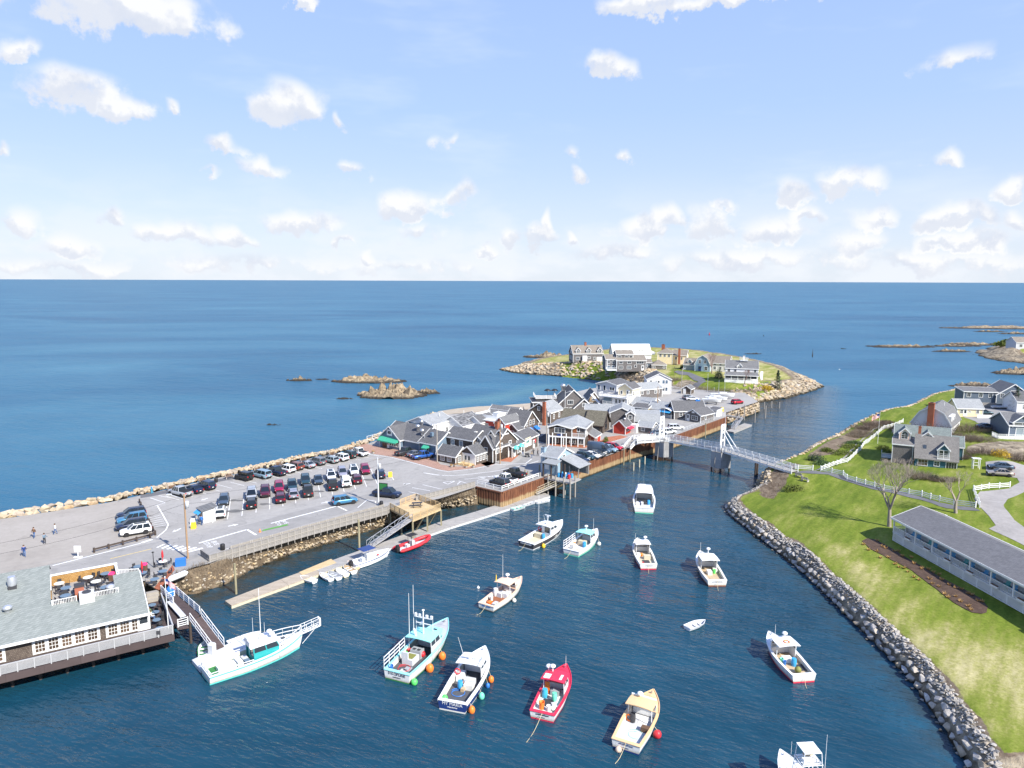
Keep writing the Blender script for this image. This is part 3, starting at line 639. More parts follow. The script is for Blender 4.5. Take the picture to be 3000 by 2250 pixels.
class House:
    def __init__(s,name,label,A,B=None,z=ZP,ang=-33.,cat='house',group=None,zr=None,w=None):
        """A, B: photo pixels of the two ends of the front wall (left, right) at height zr"""
        zr=z if zr is None else zr
        a=A if isinstance(A,Vector) else P(*A,zr)
        if B is not None:
            b_=P(*B,zr)
            if ang is None:ang=math.degrees(math.atan2(b_.y-a.y,b_.x-a.x))
            s.w=(b_-a).dot(Vector((math.cos(R(ang)),math.sin(R(ang)),0)))
        else:s.w=w or 6.
        s.rz=R(ang);s.o=ent(name,label,cat,(a.x,a.y,z),s.rz,group);s.bl=[];s.z=z;s.a=Vector((a.x,a.y,z))
    def loc(s,px,py,z):
        """local (x, y) of the point seen at a pixel, z metres above the house's ground"""
        p=P(px,py,s.z+z)-s.a;c,k=math.cos(-s.rz),math.sin(-s.rz)
        return (p.x*c-p.y*k,p.x*k+p.y*c)
    def part(s,name,mb,m,parent=None):return mb.build(name,m,parent or s.o)
    def blk(s,x,y,w,d,h,roof='gx',rh=2.,wall='shake_grey',rm='shingle_dark',z0=0.,ov=.3,trim='white',corner=True,t=.14):
        b=MB();zt=z0+h;x1,y1=x+w,y+d
        b.box(x,y,z0-.4,x1,y1,zt)
        if roof == 'gx':
            for xx,fl in ((x,0),(x1,1)):b.add([(xx,y,zt),(xx,y1,zt),(xx,(y+y1)/2,zt+rh)],[(0,2,1) if fl == 0 else (0,1,2)])
        if roof == 'gy':
            for yy,fl in ((y,0),(y1,1)):b.add([(x,yy,zt),(x1,yy,zt),((x+x1)/2,yy,zt+rh)],[(0,1,2) if fl == 0 else (0,2,1)])
        if roof == 'gam':
            for xx,fl in ((x,0),(x1,1)):
                pl=[(xx,y,zt),(xx,y+d*.2,zt+rh*.68),(xx,y+d*.5,zt+rh),(xx,y+d*.8,zt+rh*.68),(xx,y1,zt)]
                b.add(pl,[(0,1,2,3,4) if fl == 0 else (4,3,2,1,0)])
        if roof == 'gamy':
            for yy,fl in ((y,1),(y1,0)):
                pl=[(x,yy,zt),(x+w*.2,yy,zt+rh*.68),(x+w*.5,yy,zt+rh),(x+w*.8,yy,zt+rh*.68),(x1,yy,zt)]
                b.add(pl,[(0,1,2,3,4) if fl == 0 else (4,3,2,1,0)])
        if roof in ('shedf','shedb'):
            ya,yb=(y,y1) if roof == 'shedf' else (y1,y)   # low side first
            b.add([(x,ya,zt),(x1,ya,zt),(x,yb,zt),(x1,yb,zt),(x,yb,zt+rh),(x1,yb,zt+rh)],[(2,3,5,4),(0,2,4),(1,5,3)])
        if roof in ('shedl','shedr'):
            xa,xb=(x,x1) if roof == 'shedl' else (x1,x)
            b.add([(xa,y,zt),(xa,y1,zt),(xb,y,zt),(xb,y1,zt),(xb,y,zt+rh),(xb,y1,zt+rh)],[(2,3,5,4),(0,2,4),(1,5,3)])
        s.part('wall',b,wall)
        r_=MB();tr=MB();u=.04
        def edge(p,q):tr.beam(Vector(p)-Vector((0,0,t*.5+.01)),Vector(q)-Vector((0,0,t*.5+.01)),.06,t+.12)
        if roof == 'gx':
            e=ov*rh/(d/2);ym=(y+y1)/2;A_,B_=x-ov,x1+ov
            for ya in (y-ov,y1+ov):
                q=[(A_,ya,zt-e+u),(B_,ya,zt-e+u),(B_,ym,zt+rh+u),(A_,ym,zt+rh+u)]
                r_.slab(q if ya <ym else q[::-1],t);edge(q[0],q[1]);edge(q[0],q[3]);edge(q[1],q[2])
        elif roof == 'gy':
            e=ov*rh/(w/2);xm=(x+x1)/2;A_,B_=y-ov,y1+ov
            for xa in (x-ov,x1+ov):
                q=[(xa,A_,zt-e+u),(xm,A_,zt+rh+u),(xm,B_,zt+rh+u),(xa,B_,zt-e+u)]
                r_.slab(q if xa <xm else q[::-1],t);edge(q[0],q[1]);edge(q[0],q[3]);edge(q[2],q[3])
        elif roof in ('gam','gamy'):
            L_=d if roof == 'gam' else w
            st=[(-ov,-ov*1.2),(L_*.2-.05,rh*.68),(L_*.5,rh),(L_*.8+.05,rh*.68),(L_+ov,-ov*1.2)]
            for (p0,h0),(p1,h1) in zip(st,st[1:]):
                if roof == 'gam':q=[(x-ov,y+p0,zt+h0+u),(x1+ov,y+p0,zt+h0+u),(x1+ov,y+p1,zt+h1+u),(x-ov,y+p1,zt+h1+u)];e1,e2=(q[0],q[3]),(q[1],q[2])
                else:q=[(x+p0,y1+ov,zt+h0+u),(x+p0,y-ov,zt+h0+u),(x+p1,y-ov,zt+h1+u),(x+p1,y1+ov,zt+h1+u)];e1,e2=(q[0],q[3]),(q[1],q[2])
                r_.slab(q,t);edge(*e1);edge(*e2)
        elif roof == 'hip':
            e=.12;a_=x-ov;b_=x1+ov;c_=y-ov;d_=y1+ov;k=min(w,d)/2+ov
            z_=zt-e+u;zr=zt+rh+u
            if w >= d:p,q=(a_+k,(c_+d_)/2,zr),(b_-k,(c_+d_)/2,zr)
            else:p,q=((a_+b_)/2,c_+k,zr),((a_+b_)/2,d_-k,zr)
            A4=[(a_,c_,z_),(b_,c_,z_),(b_,d_,z_),(a_,d_,z_)]
            if w >= d:fs=[(A4[0],A4[1],q,p),(A4[1],A4[2],q),(A4[2],A4[3],p,q),(A4[3],A4[0],p)]
            else:fs=[(A4[0],A4[1],p),(A4[1],A4[2],q,p),(A4[2],A4[3],q),(A4[3],A4[0],p,q)]
            for f in fs:r_.slab(list(f),t)
            for i in range(4):edge(A4[i],A4[(i+1)%4])
        elif roof in ('shedf','shedb','shedl','shedr'):
            if roof[-1] in 'fb':sl=rh/d;zz={y-ov:-ov*sl,y1+ov:rh+ov*sl} if roof == 'shedf' else {y-ov:rh+ov*sl,y1+ov:-ov*sl};zf=lambda X,Y:zz[Y]
            else:sl=rh/w;zz={x-ov:-ov*sl,x1+ov:rh+ov*sl} if roof == 'shedl' else {x-ov:rh+ov*sl,x1+ov:-ov*sl};zf=lambda X,Y:zz[X]
            q=[(X,Y,zt+zf(X,Y)+u) for X,Y in ((x-ov,y-ov),(x1+ov,y-ov),(x1+ov,y1+ov),(x-ov,y1+ov))]
            r_.slab(q,t)
            for i in range(4):edge(q[i],q[(i+1)%4])
        elif roof == 'flat':
            q=[(x-ov,y-ov,zt+t),(x1+ov,y-ov,zt+t),(x1+ov,y1+ov,zt+t),(x-ov,y1+ov,zt+t)]
            r_.slab(q,t)
            for i in range(4):edge(q[i],q[(i+1)%4])
        ro=s.part('roof',r_,rm) if roof != 'none' else None
        if corner and trim:
            for xx in (x,x1):
                for yy in (y,y1):tr.cbox(xx,yy,z0-.3,.16,.16,h+.28)
        if trim and tr.v:s.part('trim',tr,trim)
        s.bl.append((x,y,w,d,h,z0,roof,rh));s.roof=ro
        return s
    def pos(s,face,u,bi=-1):
        x,y,w,d=s.bl[bi][:4]
        return {'f':((x+u,y),0.),'r':((x+w,y+u),R(90)),'l':((x,y+d-u),R(-90)),'b':((x+w-u,y+d),R(180))}[face]
    def win(s,face,us,v,w=.9,h=1.2,nx=2,ny=2,bi=-1,cas=.12,fm='white',gm='glass',name='window'):
        for u in (us if hasattr(us,'__len__') else [us]):
            (x,y),rz=s.pos(face,u,bi);z0=s.bl[bi][5]
            o=put(name,win_me(w,h,nx,ny,cas,fm),s.o,(x,y,z0+v),rz)
            put('pane',pane_me(w,h,gm),o)
        return s
    def arch(s,face,u,v,w=1.2,bi=-1,fm='white',gm='glass'):
        (x,y),rz=s.pos(face,u,bi);o=put('arched_window',arch_me(w,fm),s.o,(x,y,s.bl[bi][5]+v),rz);put('pane',arch_pane(w,gm),o)
        return s
    def door(s,face,u,w=1.,h=2.1,bi=-1,m='white',glass=True,v=0.05):
        (x,y),rz=s.pos(face,u,bi)
        me=cached(('door',w,h,m),lambda:MB().box(-w/2-.1,-.05,0,w/2+.1,0,h+.1).box(-w/2,-.08,0,w/2,-.051,h).box(w/2-.16,-.13,.95,w/2-.1,-.081,1.05).mesh('door',m))
        o=put('door',me,s.o,(x,y,s.bl[bi][5]+v),rz)
        if glass:put('pane',cached(('dpane',w,h),lambda:MB().box(-w/2+.15,-.09,h*.42,w/2-.15,-.0805,h-.2).mesh('pane','glass')),o)
        return s
    def dormer(s,x,y,z,w=1.8,h=1.4,d=3.,rh=.8,wall='shake_grey',rm='shingle_dark',wn=2,face='f',arch=False,gm='glass',fm='white'):
        """gabled dormer whose front stands at local x (centre), y, looking to the front"""
        b=MB();b.box(-w/2,0,-.3,w/2,d,h,0);b.add([(-w/2,0,h),(w/2,0,h),(0,0,h+rh)],[(0,1,2)],0)
        ov=.25;e=ov*rh/(w/2)
        for sx in (-1,1):
            q=[(sx*(w/2+ov),-ov,h-e+.03),(0,-ov,h+rh+.03),(0,d+.6,h+rh+.03),(sx*(w/2+ov),d+.1,h-e+.03)]
            b.slab(q if sx <0 else q[::-1],.12,1);b.beam(Vector(q[0])-Vector((0,0,.08)),Vector(q[1])-Vector((0,0,.08)),.06,.24,2);b.beam(Vector(q[0])-Vector((0,0,.08)),Vector(q[3])-Vector((0,0,.08)),.06,.24,2)
            b.cbox(sx*w/2,0,-.2,.14,.14,h+.2,2)
        rz={'f':0.,'r':R(90),'l':R(-90),'b':R(180)}[face]
        o=b.build('dormer',[wall,rm,'white'],s.o,(x,y,z),rz)
        ww=(w-.5)/max(1,wn)
        if arch:
            b2=MB();put('window',win_me(w*.55,h*.55,2,2,.1,fm),o,(0,0,.15));put('pane',pane_me(w*.55,h*.55,gm),o,(0,0,.15))
            put('arched_window',arch_me(round(w*.55,2),fm),o,(0,0,.25+h*.55));put('pane',arch_pane(round(w*.55,2),gm),o,(0,0,.25+h*.55))
        else:
            for i in range(wn):
                xx=(i-(wn-1)/2)*ww;put('window',win_me(ww-.16,h-.45,1 if wn >1 else 2,2,.09,fm),o,(xx,0,.2));put('pane',pane_me(ww-.16,h-.45,gm),o,(xx,0,.2))
        return s
    def chimney(s,x,y,z0,z1,w=.8,d=.6,m='brick'):
        b=MB().box(x-w/2,y-d/2,z0,x+w/2,y+d/2,z1,0).box(x-w/2-.06,y-d/2-.06,z1,x+w/2+.06,y+d/2+.06,z1+.12,0).box(x-w/4,y-d/4,z1+.12,x+w/4,y+d/4,z1+.3,1)
        p=s.roof or s.o
        b.build('chimney',[m,'dark'],p);return s
    def vent(s,x,y,z,r_=.2,h=.8,m='steel',kind='pipe'):
        b=MB()
        if kind == 'pipe':b.tube((x,y,z),(x,y,z+h),r_,8)
        elif kind == 'fan':b.lathe((x,y,z),[(r_*.8,0),(r_*.8,h*.45),(r_*1.25,h*.55),(r_*1.25,h*.85),(r_*.7,h)],10)
        else:b.cbox(x,y,z,r_*2,r_*2,h);b.lathe((x,y,z+h),[(r_*.8,0),(r_*.8,.06)],10)
        b.build('vent',m,s.roof or s.o);return s
    def awning(s,face,u,v,w,m,out=1.1,drop=.7,bi=-1):
        (x,y),rz=s.pos(face,u,bi)
        b=MB().slab([(-w/2,-out,-drop),(w/2,-out,-drop),(w/2,0,0),(-w/2,0,0)],.04);b.box(-w/2,-out-.03,-drop-.28,w/2,-out,-drop)
        for sx in (-1,1):b.add([(sx*w/2,-out,-drop),(sx*w/2,0,0),(sx*w/2,0,-drop)],[(0,1,2)])
        b.build('awning',m,s.o,(x,y,s.bl[bi][5]+v),rz);return s
    def rail(s,pts,h=1.,m='white',gap=.14,post=1.8,name='railing',z=0.):
        b=MB();railing(b,[Vector((p[0],p[1],(p[2] if len(p) >2 else z))) for p in pts],h,gap,post);s.part(name,b,m);return s
    def slab(s,name,x,y,w,d,z0,z1,m):s.part(name,MB().box(x,y,z0,x+w,y+d,z1),m);return s
    def posts(s,pts,z0,z1,r_=.09,m='white',name='post'):
        for (x,y) in pts:put(name,cached(('post',r_,round(z1-z0,2),m),lambda:MB().box(-r_,-r_,0,r_,r_,z1-z0).mesh(name,m)),s.o,(x,y,z0))
        return s
    def sign(s,face,u,v,w,h,txt,fm='dark',tm='white',bi=-1,size=None,oval=False):
        (x,y),rz=s.pos(face,u,bi)
        b=MB()
        if oval:b.loft([[(math.cos(a)*w/2,-.06,math.sin(a)*h/2) for a in [2*math.pi*i/16 for i in range(16)]],[(math.cos(a)*w/2,-.01,math.sin(a)*h/2) for a in [2*math.pi*i/16 for i in range(16)]]],sm=False)
        else:b.box(-w/2,-.06,-h/2,w/2,-.01,h/2)
        o=b.build('sign',fm,s.o,(x,y,s.bl[bi][5]+v),rz)
        if txt:text(txt,size or h*.6,tm,o,(0,-.07,-(size or h*.6)*.35),(R(90),0,0))
        return s
def railing(b,pts,h=1.,gap=.14,post=1.8,mi=0,rails=(1.,.12),pw=.1,bal=.04):
    for p,q in zip(pts,pts[1:]):
        d=q-p;L=d.length
        for f in rails:b.beam(p+Vector((0,0,h*f)),q+Vector((0,0,h*f)),.07,.07,mi)
        n_=max(1,round(L/post))
        for i in range(n_+1):c=p+d*i/n_;b.box(c.x-pw/2,c.y-pw/2,c.z,c.x+pw/2,c.y+pw/2,c.z+h*1.06,mi)
        if gap:
            k=int(L/gap)
            for i in range(1,k):c=p+d*i/k;b.box(c.x-bal/2,c.y-bal/2,c.z+h*rails[-1],c.x+bal/2,c.y+bal/2,c.z+h,mi)
def text(txt,size,m,parent,loc,rot,name='lettering',ext=.004,sx=1.):
    cu=bpy.data.curves.new(name,'FONT');cu.body=txt;cu.size=size;cu.align_x='CENTER';cu.extrude=ext;cu.resolution_u=1
    tmp=bpy.data.objects.new('tmp',cu);C.objects.link(tmp)
    me=bpy.data.meshes.new_from_object(tmp.evaluated_get(bpy.context.evaluated_depsgraph_get()))
    bpy.data.objects.remove(tmp);me.materials.clear();me.materials.append(M(m))
    o=put(name,me,parent,loc,rot);o.scale=(sx,1,1);return o
# ------------------------------------------------------------------ the village on the point
# grey-blue eatery with green awnings beside the car park
h=House('eatery','slate blue restaurant with green awnings at the end of the car park',(1112,1307),None,ang=-38,cat='restaurant')
h.blk(13,1.2,5.6,8,2.9,'gx',2.4,'clap_blue','shingle_dark').win('f',2.6,.9,.9,1.1).awning('f',2.6,2.5,1.9,'awning_green')
h.vent(15.5,3.,4.2,.35,.9,'bluegrey','box')
h.blk(0,1.2,13,9.5,2.7,'gx',2.9,'clap_blue','shingle_dark')
h.vent(9.5,4.2,4.6,.45,1.5,'steel','fan').vent(12.,3.2,4.,.45,1.5,'steel','fan').vent(7.,8.,4.6,.42,1.8,'steel','fan').vent(11.2,7.5,4.8,.3,1.1,'steel','fan').vent(13.6,2.4,3.6,.1,1.1,'alum')
h.blk(.2,0,7.2,6,2.7,'gy',2.9,'clap_blue','shingle_dark')
h.awning('f',1.6,2.75,2.7,'awning_green',1.2,.8).awning('f',5.0,2.75,3.9,'awning_green',1.2,.8)
h.win('f',[3.9,4.7,5.5,6.3],.8,.6,1.3,1,2).door('f',1.8,1.6,2.1,m='brown').door('f',3.,.7,2.)
h.sign('f',3.6,4.,1.9,1.5,None,'white').sign('f',3.6,4.0,1.35,.8,None,'dark',oval=True)
for u in (1.6,5.6):h.vent(.2+u,-.12,3.9,.09,.16,'white')
b=MB();Q=[P(1072,1272,5.2),P(1118,1262,5.2),P(1157,1250,5.2),P(1225,1232,5.2)]
h.rail([(*h.loc(px,py,1.2),) for px,py in [(1075,1284),(1108,1276),(1157,1261),(1225,1240)]],1.1,'white',0,2.2,z=.6)
# white walled annex behind it
h=House('annex_hall','grey roofed hall with white clapboard side behind the slate blue restaurant',(1193,1232),(1262,1243),zr=8.,cat='building',ang=-33)
h.blk(0,0,h.w,9,4.2,'gy',1.7,'clap_white','shingle_light').win('r',[2.2,6.2],1.4,.8,1.1).door('r',4.3,.9,2.)
h.part('gable_siding',MB().box(.08,-.02,0,h.w-.08,-.005,4.15),'clap_blue')
h.vent(6.2,6.,5.2,.08,.9,'white');h.rail([(h.w+.2,4.5,1.9),(h.w+1.8,4.5,1.9),(h.w+1.8,7.5,1.9)],1.,'wood_grey',0)
h=House('patchwork_house','low house with mottled grey shingle roof at the edge of the beach',(1290,1222),None,zr=8.4,cat='house',ang=-33)
h.blk(0,0,7.5,9,3.2,'gy',2.2,'clap_white','shingle_patch').win('f',1.6,1.6,.8,.9,gm='glass_warm').vent(3.7,5.6,5.2,.07,1.,'white')
h.blk(5.2,5.,4.5,7,3.6,'gy',1.5,'clap_white','shingle_dark')
# brown shingled ice cream parlour and shops on the corner
h=House('corner_shop','rambling brown shingled shop with white framed windows on the street corner',(1281,1351),None,ang=-36,cat='shop')
h.blk(-3.4,6.8,8.5,6.5,4.4,'gx',1.8,'shake_brown','shingle_dark').win('f',[2.3,4.9],2.3,.9,1.4,gm='glass_pale').vent(4.,9.5,5.2,.45,.7,'offwhite','box')
h.blk(1.8,7.8,9.3,8.2,3.9,'gx',3.2,'shake_brown','shingle_dark').win('r',[2.,5.5],2.6,.9,1.3).chimney(8.6,11.6,6.4,8.4,.8,.8)
h.blk(7.2,6.6,3.9,6.,3.5,'gy',2.6,'shake_brown','shingle_dark').win('f',1.9,2.1,.8,1.1,1,2).win('f',1.9,.35,.8,1.2,1,2,gm='glass_pale').win('r',[1.5,2.9],1.9,.8,1.4)
h.blk(0,0,5.6,4.6,2.0,'gx',1.7,'shake_brown','shingle_dark').win('f',[1.6,3.7],.55,1.1,1.1,3,3,gm='glass_warm').win('r',1.3,.35,.9,1.5,2,3)
h.blk(5.,2.4,4.3,8.2,2.5,'gy',1.6,'shake_brown','shingle_dark').win('r',[.9,2.,3.1,4.2,5.3],.75,.5,1.3,2,3)
h.part('porch_front',MB().box(5.1,2.32,0,9.2,2.39,2.45),'white');h.door('f',1.6,.85,2.).door('f',2.6,.85,2.).win('f',[.45,3.8],.35,.4,1.5,1,1)
h.part('wood_steps',MB().box(5.4,.6,-.02,9.,2.3,.3).box(6.,.2,-.02,9.,.6,.15),'wood_new');h.rail([(7.6,.3,.1),(7.6,.6,.3),(9.,.6,.3)],.9,'wood_new',0)
h.dormer(5.6,8.0,3.7,1.9,.95,2.6,.5,'shake_brown','shingle_dark',2).dormer(8.6,9.4,4.6,1.6,1.2,2.6,1.,'shake_brown','shingle_dark',1).dormer(10.3,10.2,5.2,1.5,1.0,2.2,.8,'shake_brown','shingle_dark',1)
b=MB();b.slab([(-1.6,4.4,2.),(.6,4.2,2.1),(.8,5.8,2.7),(-1.4,6.,2.6)],.05);h.part('canvas_canopy',b,'white')
# shop row with aqua parasols
h=House('gift_shop','dark shingled shop with aqua umbrellas over its doors',(1447,1334),None,ang=-28,cat='shop')
h.blk(-.4,6.2,5.4,7.5,3.1,'gy',1.5,'shake_brown','shingle_dark').win('r',[1.2,3.2],1.2,1.,1.3,gm='glass_pale').door('r',5.2,.9,2.)
h.part('upper_sign_front',MB().box(5.01,6.6,1.1,5.06,9.6,3.3),'cream');h.sign('r',1.8,2.5,1.7,1.,None,'dteal').sign('r',5.6,1.7,1.4,.9,None,'red')
h.blk(0,0,4.9,6.2,2.7,'gy',1.3,'shake_brown','shingle_dark').win('f',3.2,.4,1.6,1.7,1,1,cas=.2,gm='glass_warm').win('r',[3.1,4.2],.6,.7,1.4).door('r',1.3,.9,2.).door('r',5.3,.9,2.)
for k,(yy) in enumerate((.9,3.6)):
    b=MB().lathe((5.5,yy,2.1),[(.75,0),(.7,.3),(.4,.6),(.05,.72)],12);h.part('door_canopy',b,'teal')
# red building with the white roof terrace
h=House('red_shop','barn red shop with white roof terrace and arched gable window',(1382,1224),(1473,1237),zr=7.6,ang=-36,cat='shop')
h.blk(0,0,h.w,8,3.9,'flat',0,'clap_red','white',ov=.25).win('f',[5.2],1.8,.9,1.2)
h.part('terrace_wall',MB().box(0,1.5,4.05,h.w-3,1.6,5.).box(0,1.5,4.05,.1,7.9,5.1).box(h.w-3,1.5,4.05,h.w-2.9,8,5.6).box(h.w-5.5,3,4.05,h.w-3,5.5,5.6),'white')
h.rail([(.2,7.9,4.05),(h.w*.3,7.9,4.05),(h.w*.6,7.9,4.05),(h.w-2.9,7.9,4.05)],1.5,'white',0,2.5)
h.blk(h.w-.8,-2.2,3.2,7,4.4,'gy',1.5,'clap_red','shingle_grey').arch('f',1.6,4.0,1.1).win('f',1.6,2.0,1.1,1.7,2,2)
h.part('fence_panel',MB().box(h.w+2.5,-3.2,0,h.w+2.6,1.5,1.5).box(h.w-.5,-3.3,0,h.w+2.6,-3.2,1.5),'white')
h=House('brown_gable_shop','brown shingled shop with dark roof and three upper windows above the lane',(1478,1240),(1545,1246),zr=6.6,ang=-33,cat='shop')
h.blk(0,-.6,h.w,7.5,3.2,'gx',3.4,'shake_brown','shingle_dark').win('r',[1.5,3.2,4.9],2.9,.7,1.2,1,2).win('r',[1.4,5.5],.5,.9,1.4,2,2,gm='glass_blue').awning('r',2.6,2.2,2.2,'blue').awning('r',5.8,2.2,1.8,'blue')
h.blk(-9,3.4,9,8.5,3.2,'gx',3.0,'shake_brown','shingle_grey')
h.blk(h.w-3.6,-3.4,3.4,4,2.6,'gy',1.4,'shake_brown','shingle_dark').win('f',1.7,.8,1.,1.2)
h=House('chimney_cottage','brown cottage with pale grey roof and a tall brick chimney stack',(1574,1236),(1606,1243),ang=-33,cat='house')
h.blk(-3,0,h.w+3,7.5,3.3,'gy',2.5,'shake_brown','shingle_light').win('r',[2.,5.2],1.2,.7,1.2).win('f',[5.2],1.2,.8,1.3).win('f',[3.5],3.6,.7,1.)
c=h.loc(1594,1246,0);h.chimney(c[0],c[1],0,6.7,.85,.75)
# pub with the roof deck
h=House('pub','large brown shingled pub with twin white edged gables above the cove',(1631,1218),None,ang=4,cat='restaurant')
h.blk(-7,3.,8,9,3.9,'hip',.6,'shake_brown','shingle_dark',ov=.5).win('f',[2.2],.6,1.2,2.4,2,1).win('f',[5.6],.6,1.4,2.3,3,2)
h.slab('roof_terrace',-6.2,3.8,6.6,7.4,4.62,4.7,'planks_grey').rail([(-6.2,11.2,4.7),(-6.2,3.8,4.7),(.4,3.8,4.7),(.4,11.,4.7)],1.05,'white',.16,1.6)
h.blk(0,0,10.4,11,3.2,'gy',4.9,'shake_grey','shingle_dark').win('f',[4.2],3.6,1.6,1.2,3,1).win('f',[2.9,4.6],1.4,1.0,1.1,2,2).win('f',[1.3],.2,1.,1.2).win('f',[5.6],.1,1.2,1.8,2,1)
h.vent(3.,8.,6.6,.7,2.2,'steel','fan')
h.blk(4.8,-2.2,6.6,5,2.6,'gy',3.0,'shake_grey','shingle_dark',ov=.4).win('f',3.3,3.2,.9,1.,2,2).win('f',[2.2,3.6,5.],.4,1.1,1.7,1,2)
h.slab('sea_deck',-9.5,5,2.5,6,-.4,0,'planks_grey').rail([(-7.2,5,0),(-9.5,5,0),(-9.5,11,0)],1.,'wood_grey',0)
for xx in (-.5,1.4):     # two folded black patio umbrellas on the terrace
    p=ent('parasol','black tilted patio umbrella on the pub roof terrace','umbrella',h.o.matrix_basis @ Vector((-1.2+xx*1.2,9.5,4.7)),0,'black terrace umbrellas')
    MB().tube((0,0,0),(0,0,2.2),.04).build('pole','dark',p);MB().lathe((0,0,1.7),[(1.1,0),(1.,.25),(.5,.55),(.04,.65)],10).build('canopy','black',p)
h=House('peaked_shop','narrow tan shingled shop with pointed gable and fan window',(1722,1194),None,ang=2,cat='shop')
h.blk(0,0,3.9,9,2.8,'gy',2.5,'shake_tan','shingle_grey').arch('f',1.95,3.2,1.1,gm='glass_blue').win('f',1.95,2.4,1.1,.6,2,1).win('f',[1.1,2.7],1.,.9,.7,3,1)
# white three storey block with balconies
h=House('white_inn','white three storey building with cream gable and railed balconies',(1793,1205),None,ang=-36,cat='building')
h.blk(-10,7.5,7.5,9,7.4,'gy',1.0,'clap_grey','shingle_dark').win('f',[.9,3.],5.3,.8,1.6,1,1,gm='glass_blue').win('f',[5.4,6.3],5.5,.7,1.,1,1).win('r',[2.6,3.6],5.1,.8,1.8,1,1)
h.blk(-4.5,2.2,5.,8,4.6,'flat',0,'clap_steel','planks_grey').win('f',[3.6],2.9,1.1,1.2,2,2)
h.blk(0,0,5.2,9.5,4.7,'none',0,'clap_white').win('f',[1.4,2.7,4.],2.9,.65,1.2,1,2).win('f',[1.,2.2,3.6],.4,.8,1.6,1,1).win('r',[1.2],2.8,.7,1.3).win('r',[1.2],5.4,.7,1.3)
h.blk(.2,3.6,4.9,5.8,2.6,'gy',1.6,'clap_cream','shingle_dark',z0=4.7).win('f',1.2,.6,.6,1.,1,1).win('r',1.1,.4,.7,1.3).door('f',3.5,.9,2.)
h.slab('balcony',-4.6,-.9,9.9,4.4,4.6,4.75,'white').rail([(-4.6,2.,4.75),(-4.6,-.9,4.75),(5.3,-.9,4.75),(5.3,3.4,4.75)],1.05,'white',.18,1.7)
h.slab('balcony',-2.6,-1.6,4.,1.6,2.3,2.42,'white').rail([(-2.6,-1.6,2.42),(1.4,-1.6,2.42)],1.0,'white',.18,1.5).posts([(-2.5,-1.5),(1.3,-1.5)],0,2.3)
b=MB();b.beam((-8.4,1.2,4.6),(-3.6,-.6,1.6),.9,.18);h.part('outside_stair',b,'white')
# smaller shops beyond the white block
h=House('teal_shop','low shop with dark awning roof and pale teal front by the bend',(1852,1215),None,ang=-33,cat='shop')
h.blk(-1.5,3,6.5,8,3.,'gx',1.8,'offwhite','shingle_light').win('r',[2,5],1.,.9,1.2)
h.blk(0,0,5.2,3.2,2.6,'shedf',.7,'yellow','shingle_dark').win('f',[1.2,2.6,4.],1.4,1.2,.9,1,1,gm='glass_pale')
h.blk(4.8,1.2,5.4,7,2.6,'gx',1.7,'clap_grey','shingle_light').win('r',[1.5,3.5,5.4],.8,.9,1.2).win('f',[1.4,3.6],.7,1.,1.3)
h.part('yard_fence',MB().box(-2,-2.4,0,6.4,-2.3,1.6),'boards_grey')
h=House('long_shed','long low shingled building with pale grey roof behind the shops',(1842,1143),None,zr=7.,ang=28,cat='building')
h.blk(0,0,15,7,3.2,'gx',1.9,'shake_grey','shingle_light').win('f',[3,6,8.6,12,13.2],1.5,.9,1.)
h=House('lilac_house','pale lilac grey two storey house with paired windows above the street',(1895,1151),None,z=4.,ang=-4,cat='house')
h.blk(0,0,8.8,9,5.2,'gy',2.1,'clap_lilac','shingle_dark').win('f',[6.,7.1],.9,.8,1.2,1,2,gm='glass_blue').win('f',[6.,7.1],3.6,.8,1.2,1,2,gm='glass_blue').win('f',[3.4,4.2],3.8,.6,.8,1,1).door('f',1.4,.9,2.,v=2.9).door('f',3.6,1.,2.).win('r',[2.5,6],3.4,.8,1.2)
h.slab('balcony',-2.,-1.8,5.4,1.8,2.7,2.85,'white').rail([(-2.,0,2.85),(-2.,-1.8,2.85),(2.6,-1.8,2.85)],1.,'white',.2).posts([(-1.9,-1.7),(3.2,-1.7)],0,2.7)
# brown two storey shop with the white columned porch
h=House('porch_shop','two storey brown shingled shop on white arched porch columns',(1607,1304),None,ang=-18,cat='shop')
h.blk(0,1.7,9.2,8,2.5,'none',0,'shake_brown',corner=False).win('f',[1.4,5.8],.5,1.4,1.6,3,1).door('f',3.4,.9,2.1,m='brown').win('f',[8.],.5,1.3,1.6,2,1)
h.blk(0,0,6.,9.7,2.4,'none',0,'shake_brown',z0=2.5).win('f',2.9,.9,2.6,1.2,3,1)
h.blk(5.8,1.2,3.4,8.5,2.4,'none',0,'shake_grey',z0=2.5).door('f',.7,.9,2.1,m='copper',glass=False).win('f',1.6,1.3,.5,.8,1,1).win('r',1.,1.2,.7,.9,2,1)
b=MB();ZE=4.9
for q in ([(-.4,-.4,ZE-.1),(2.3,-.4,ZE+.75),(5.2,9.9,ZE+1.6),(-.4,9.9,ZE-.1)],[(2.3,-.4,ZE+.75),(6.2,-.4,ZE-.1),(7.2,.8,ZE+.35),(5.2,9.9,ZE+1.6)],[(7.2,.8,ZE+.35),(9.6,.8,ZE-.1),(9.6,9.9,ZE-.1),(5.2,9.9,ZE+1.6)]):b.slab(q,.15)
h.roof=h.part('roof',b,'shingle_light')
b=MB()
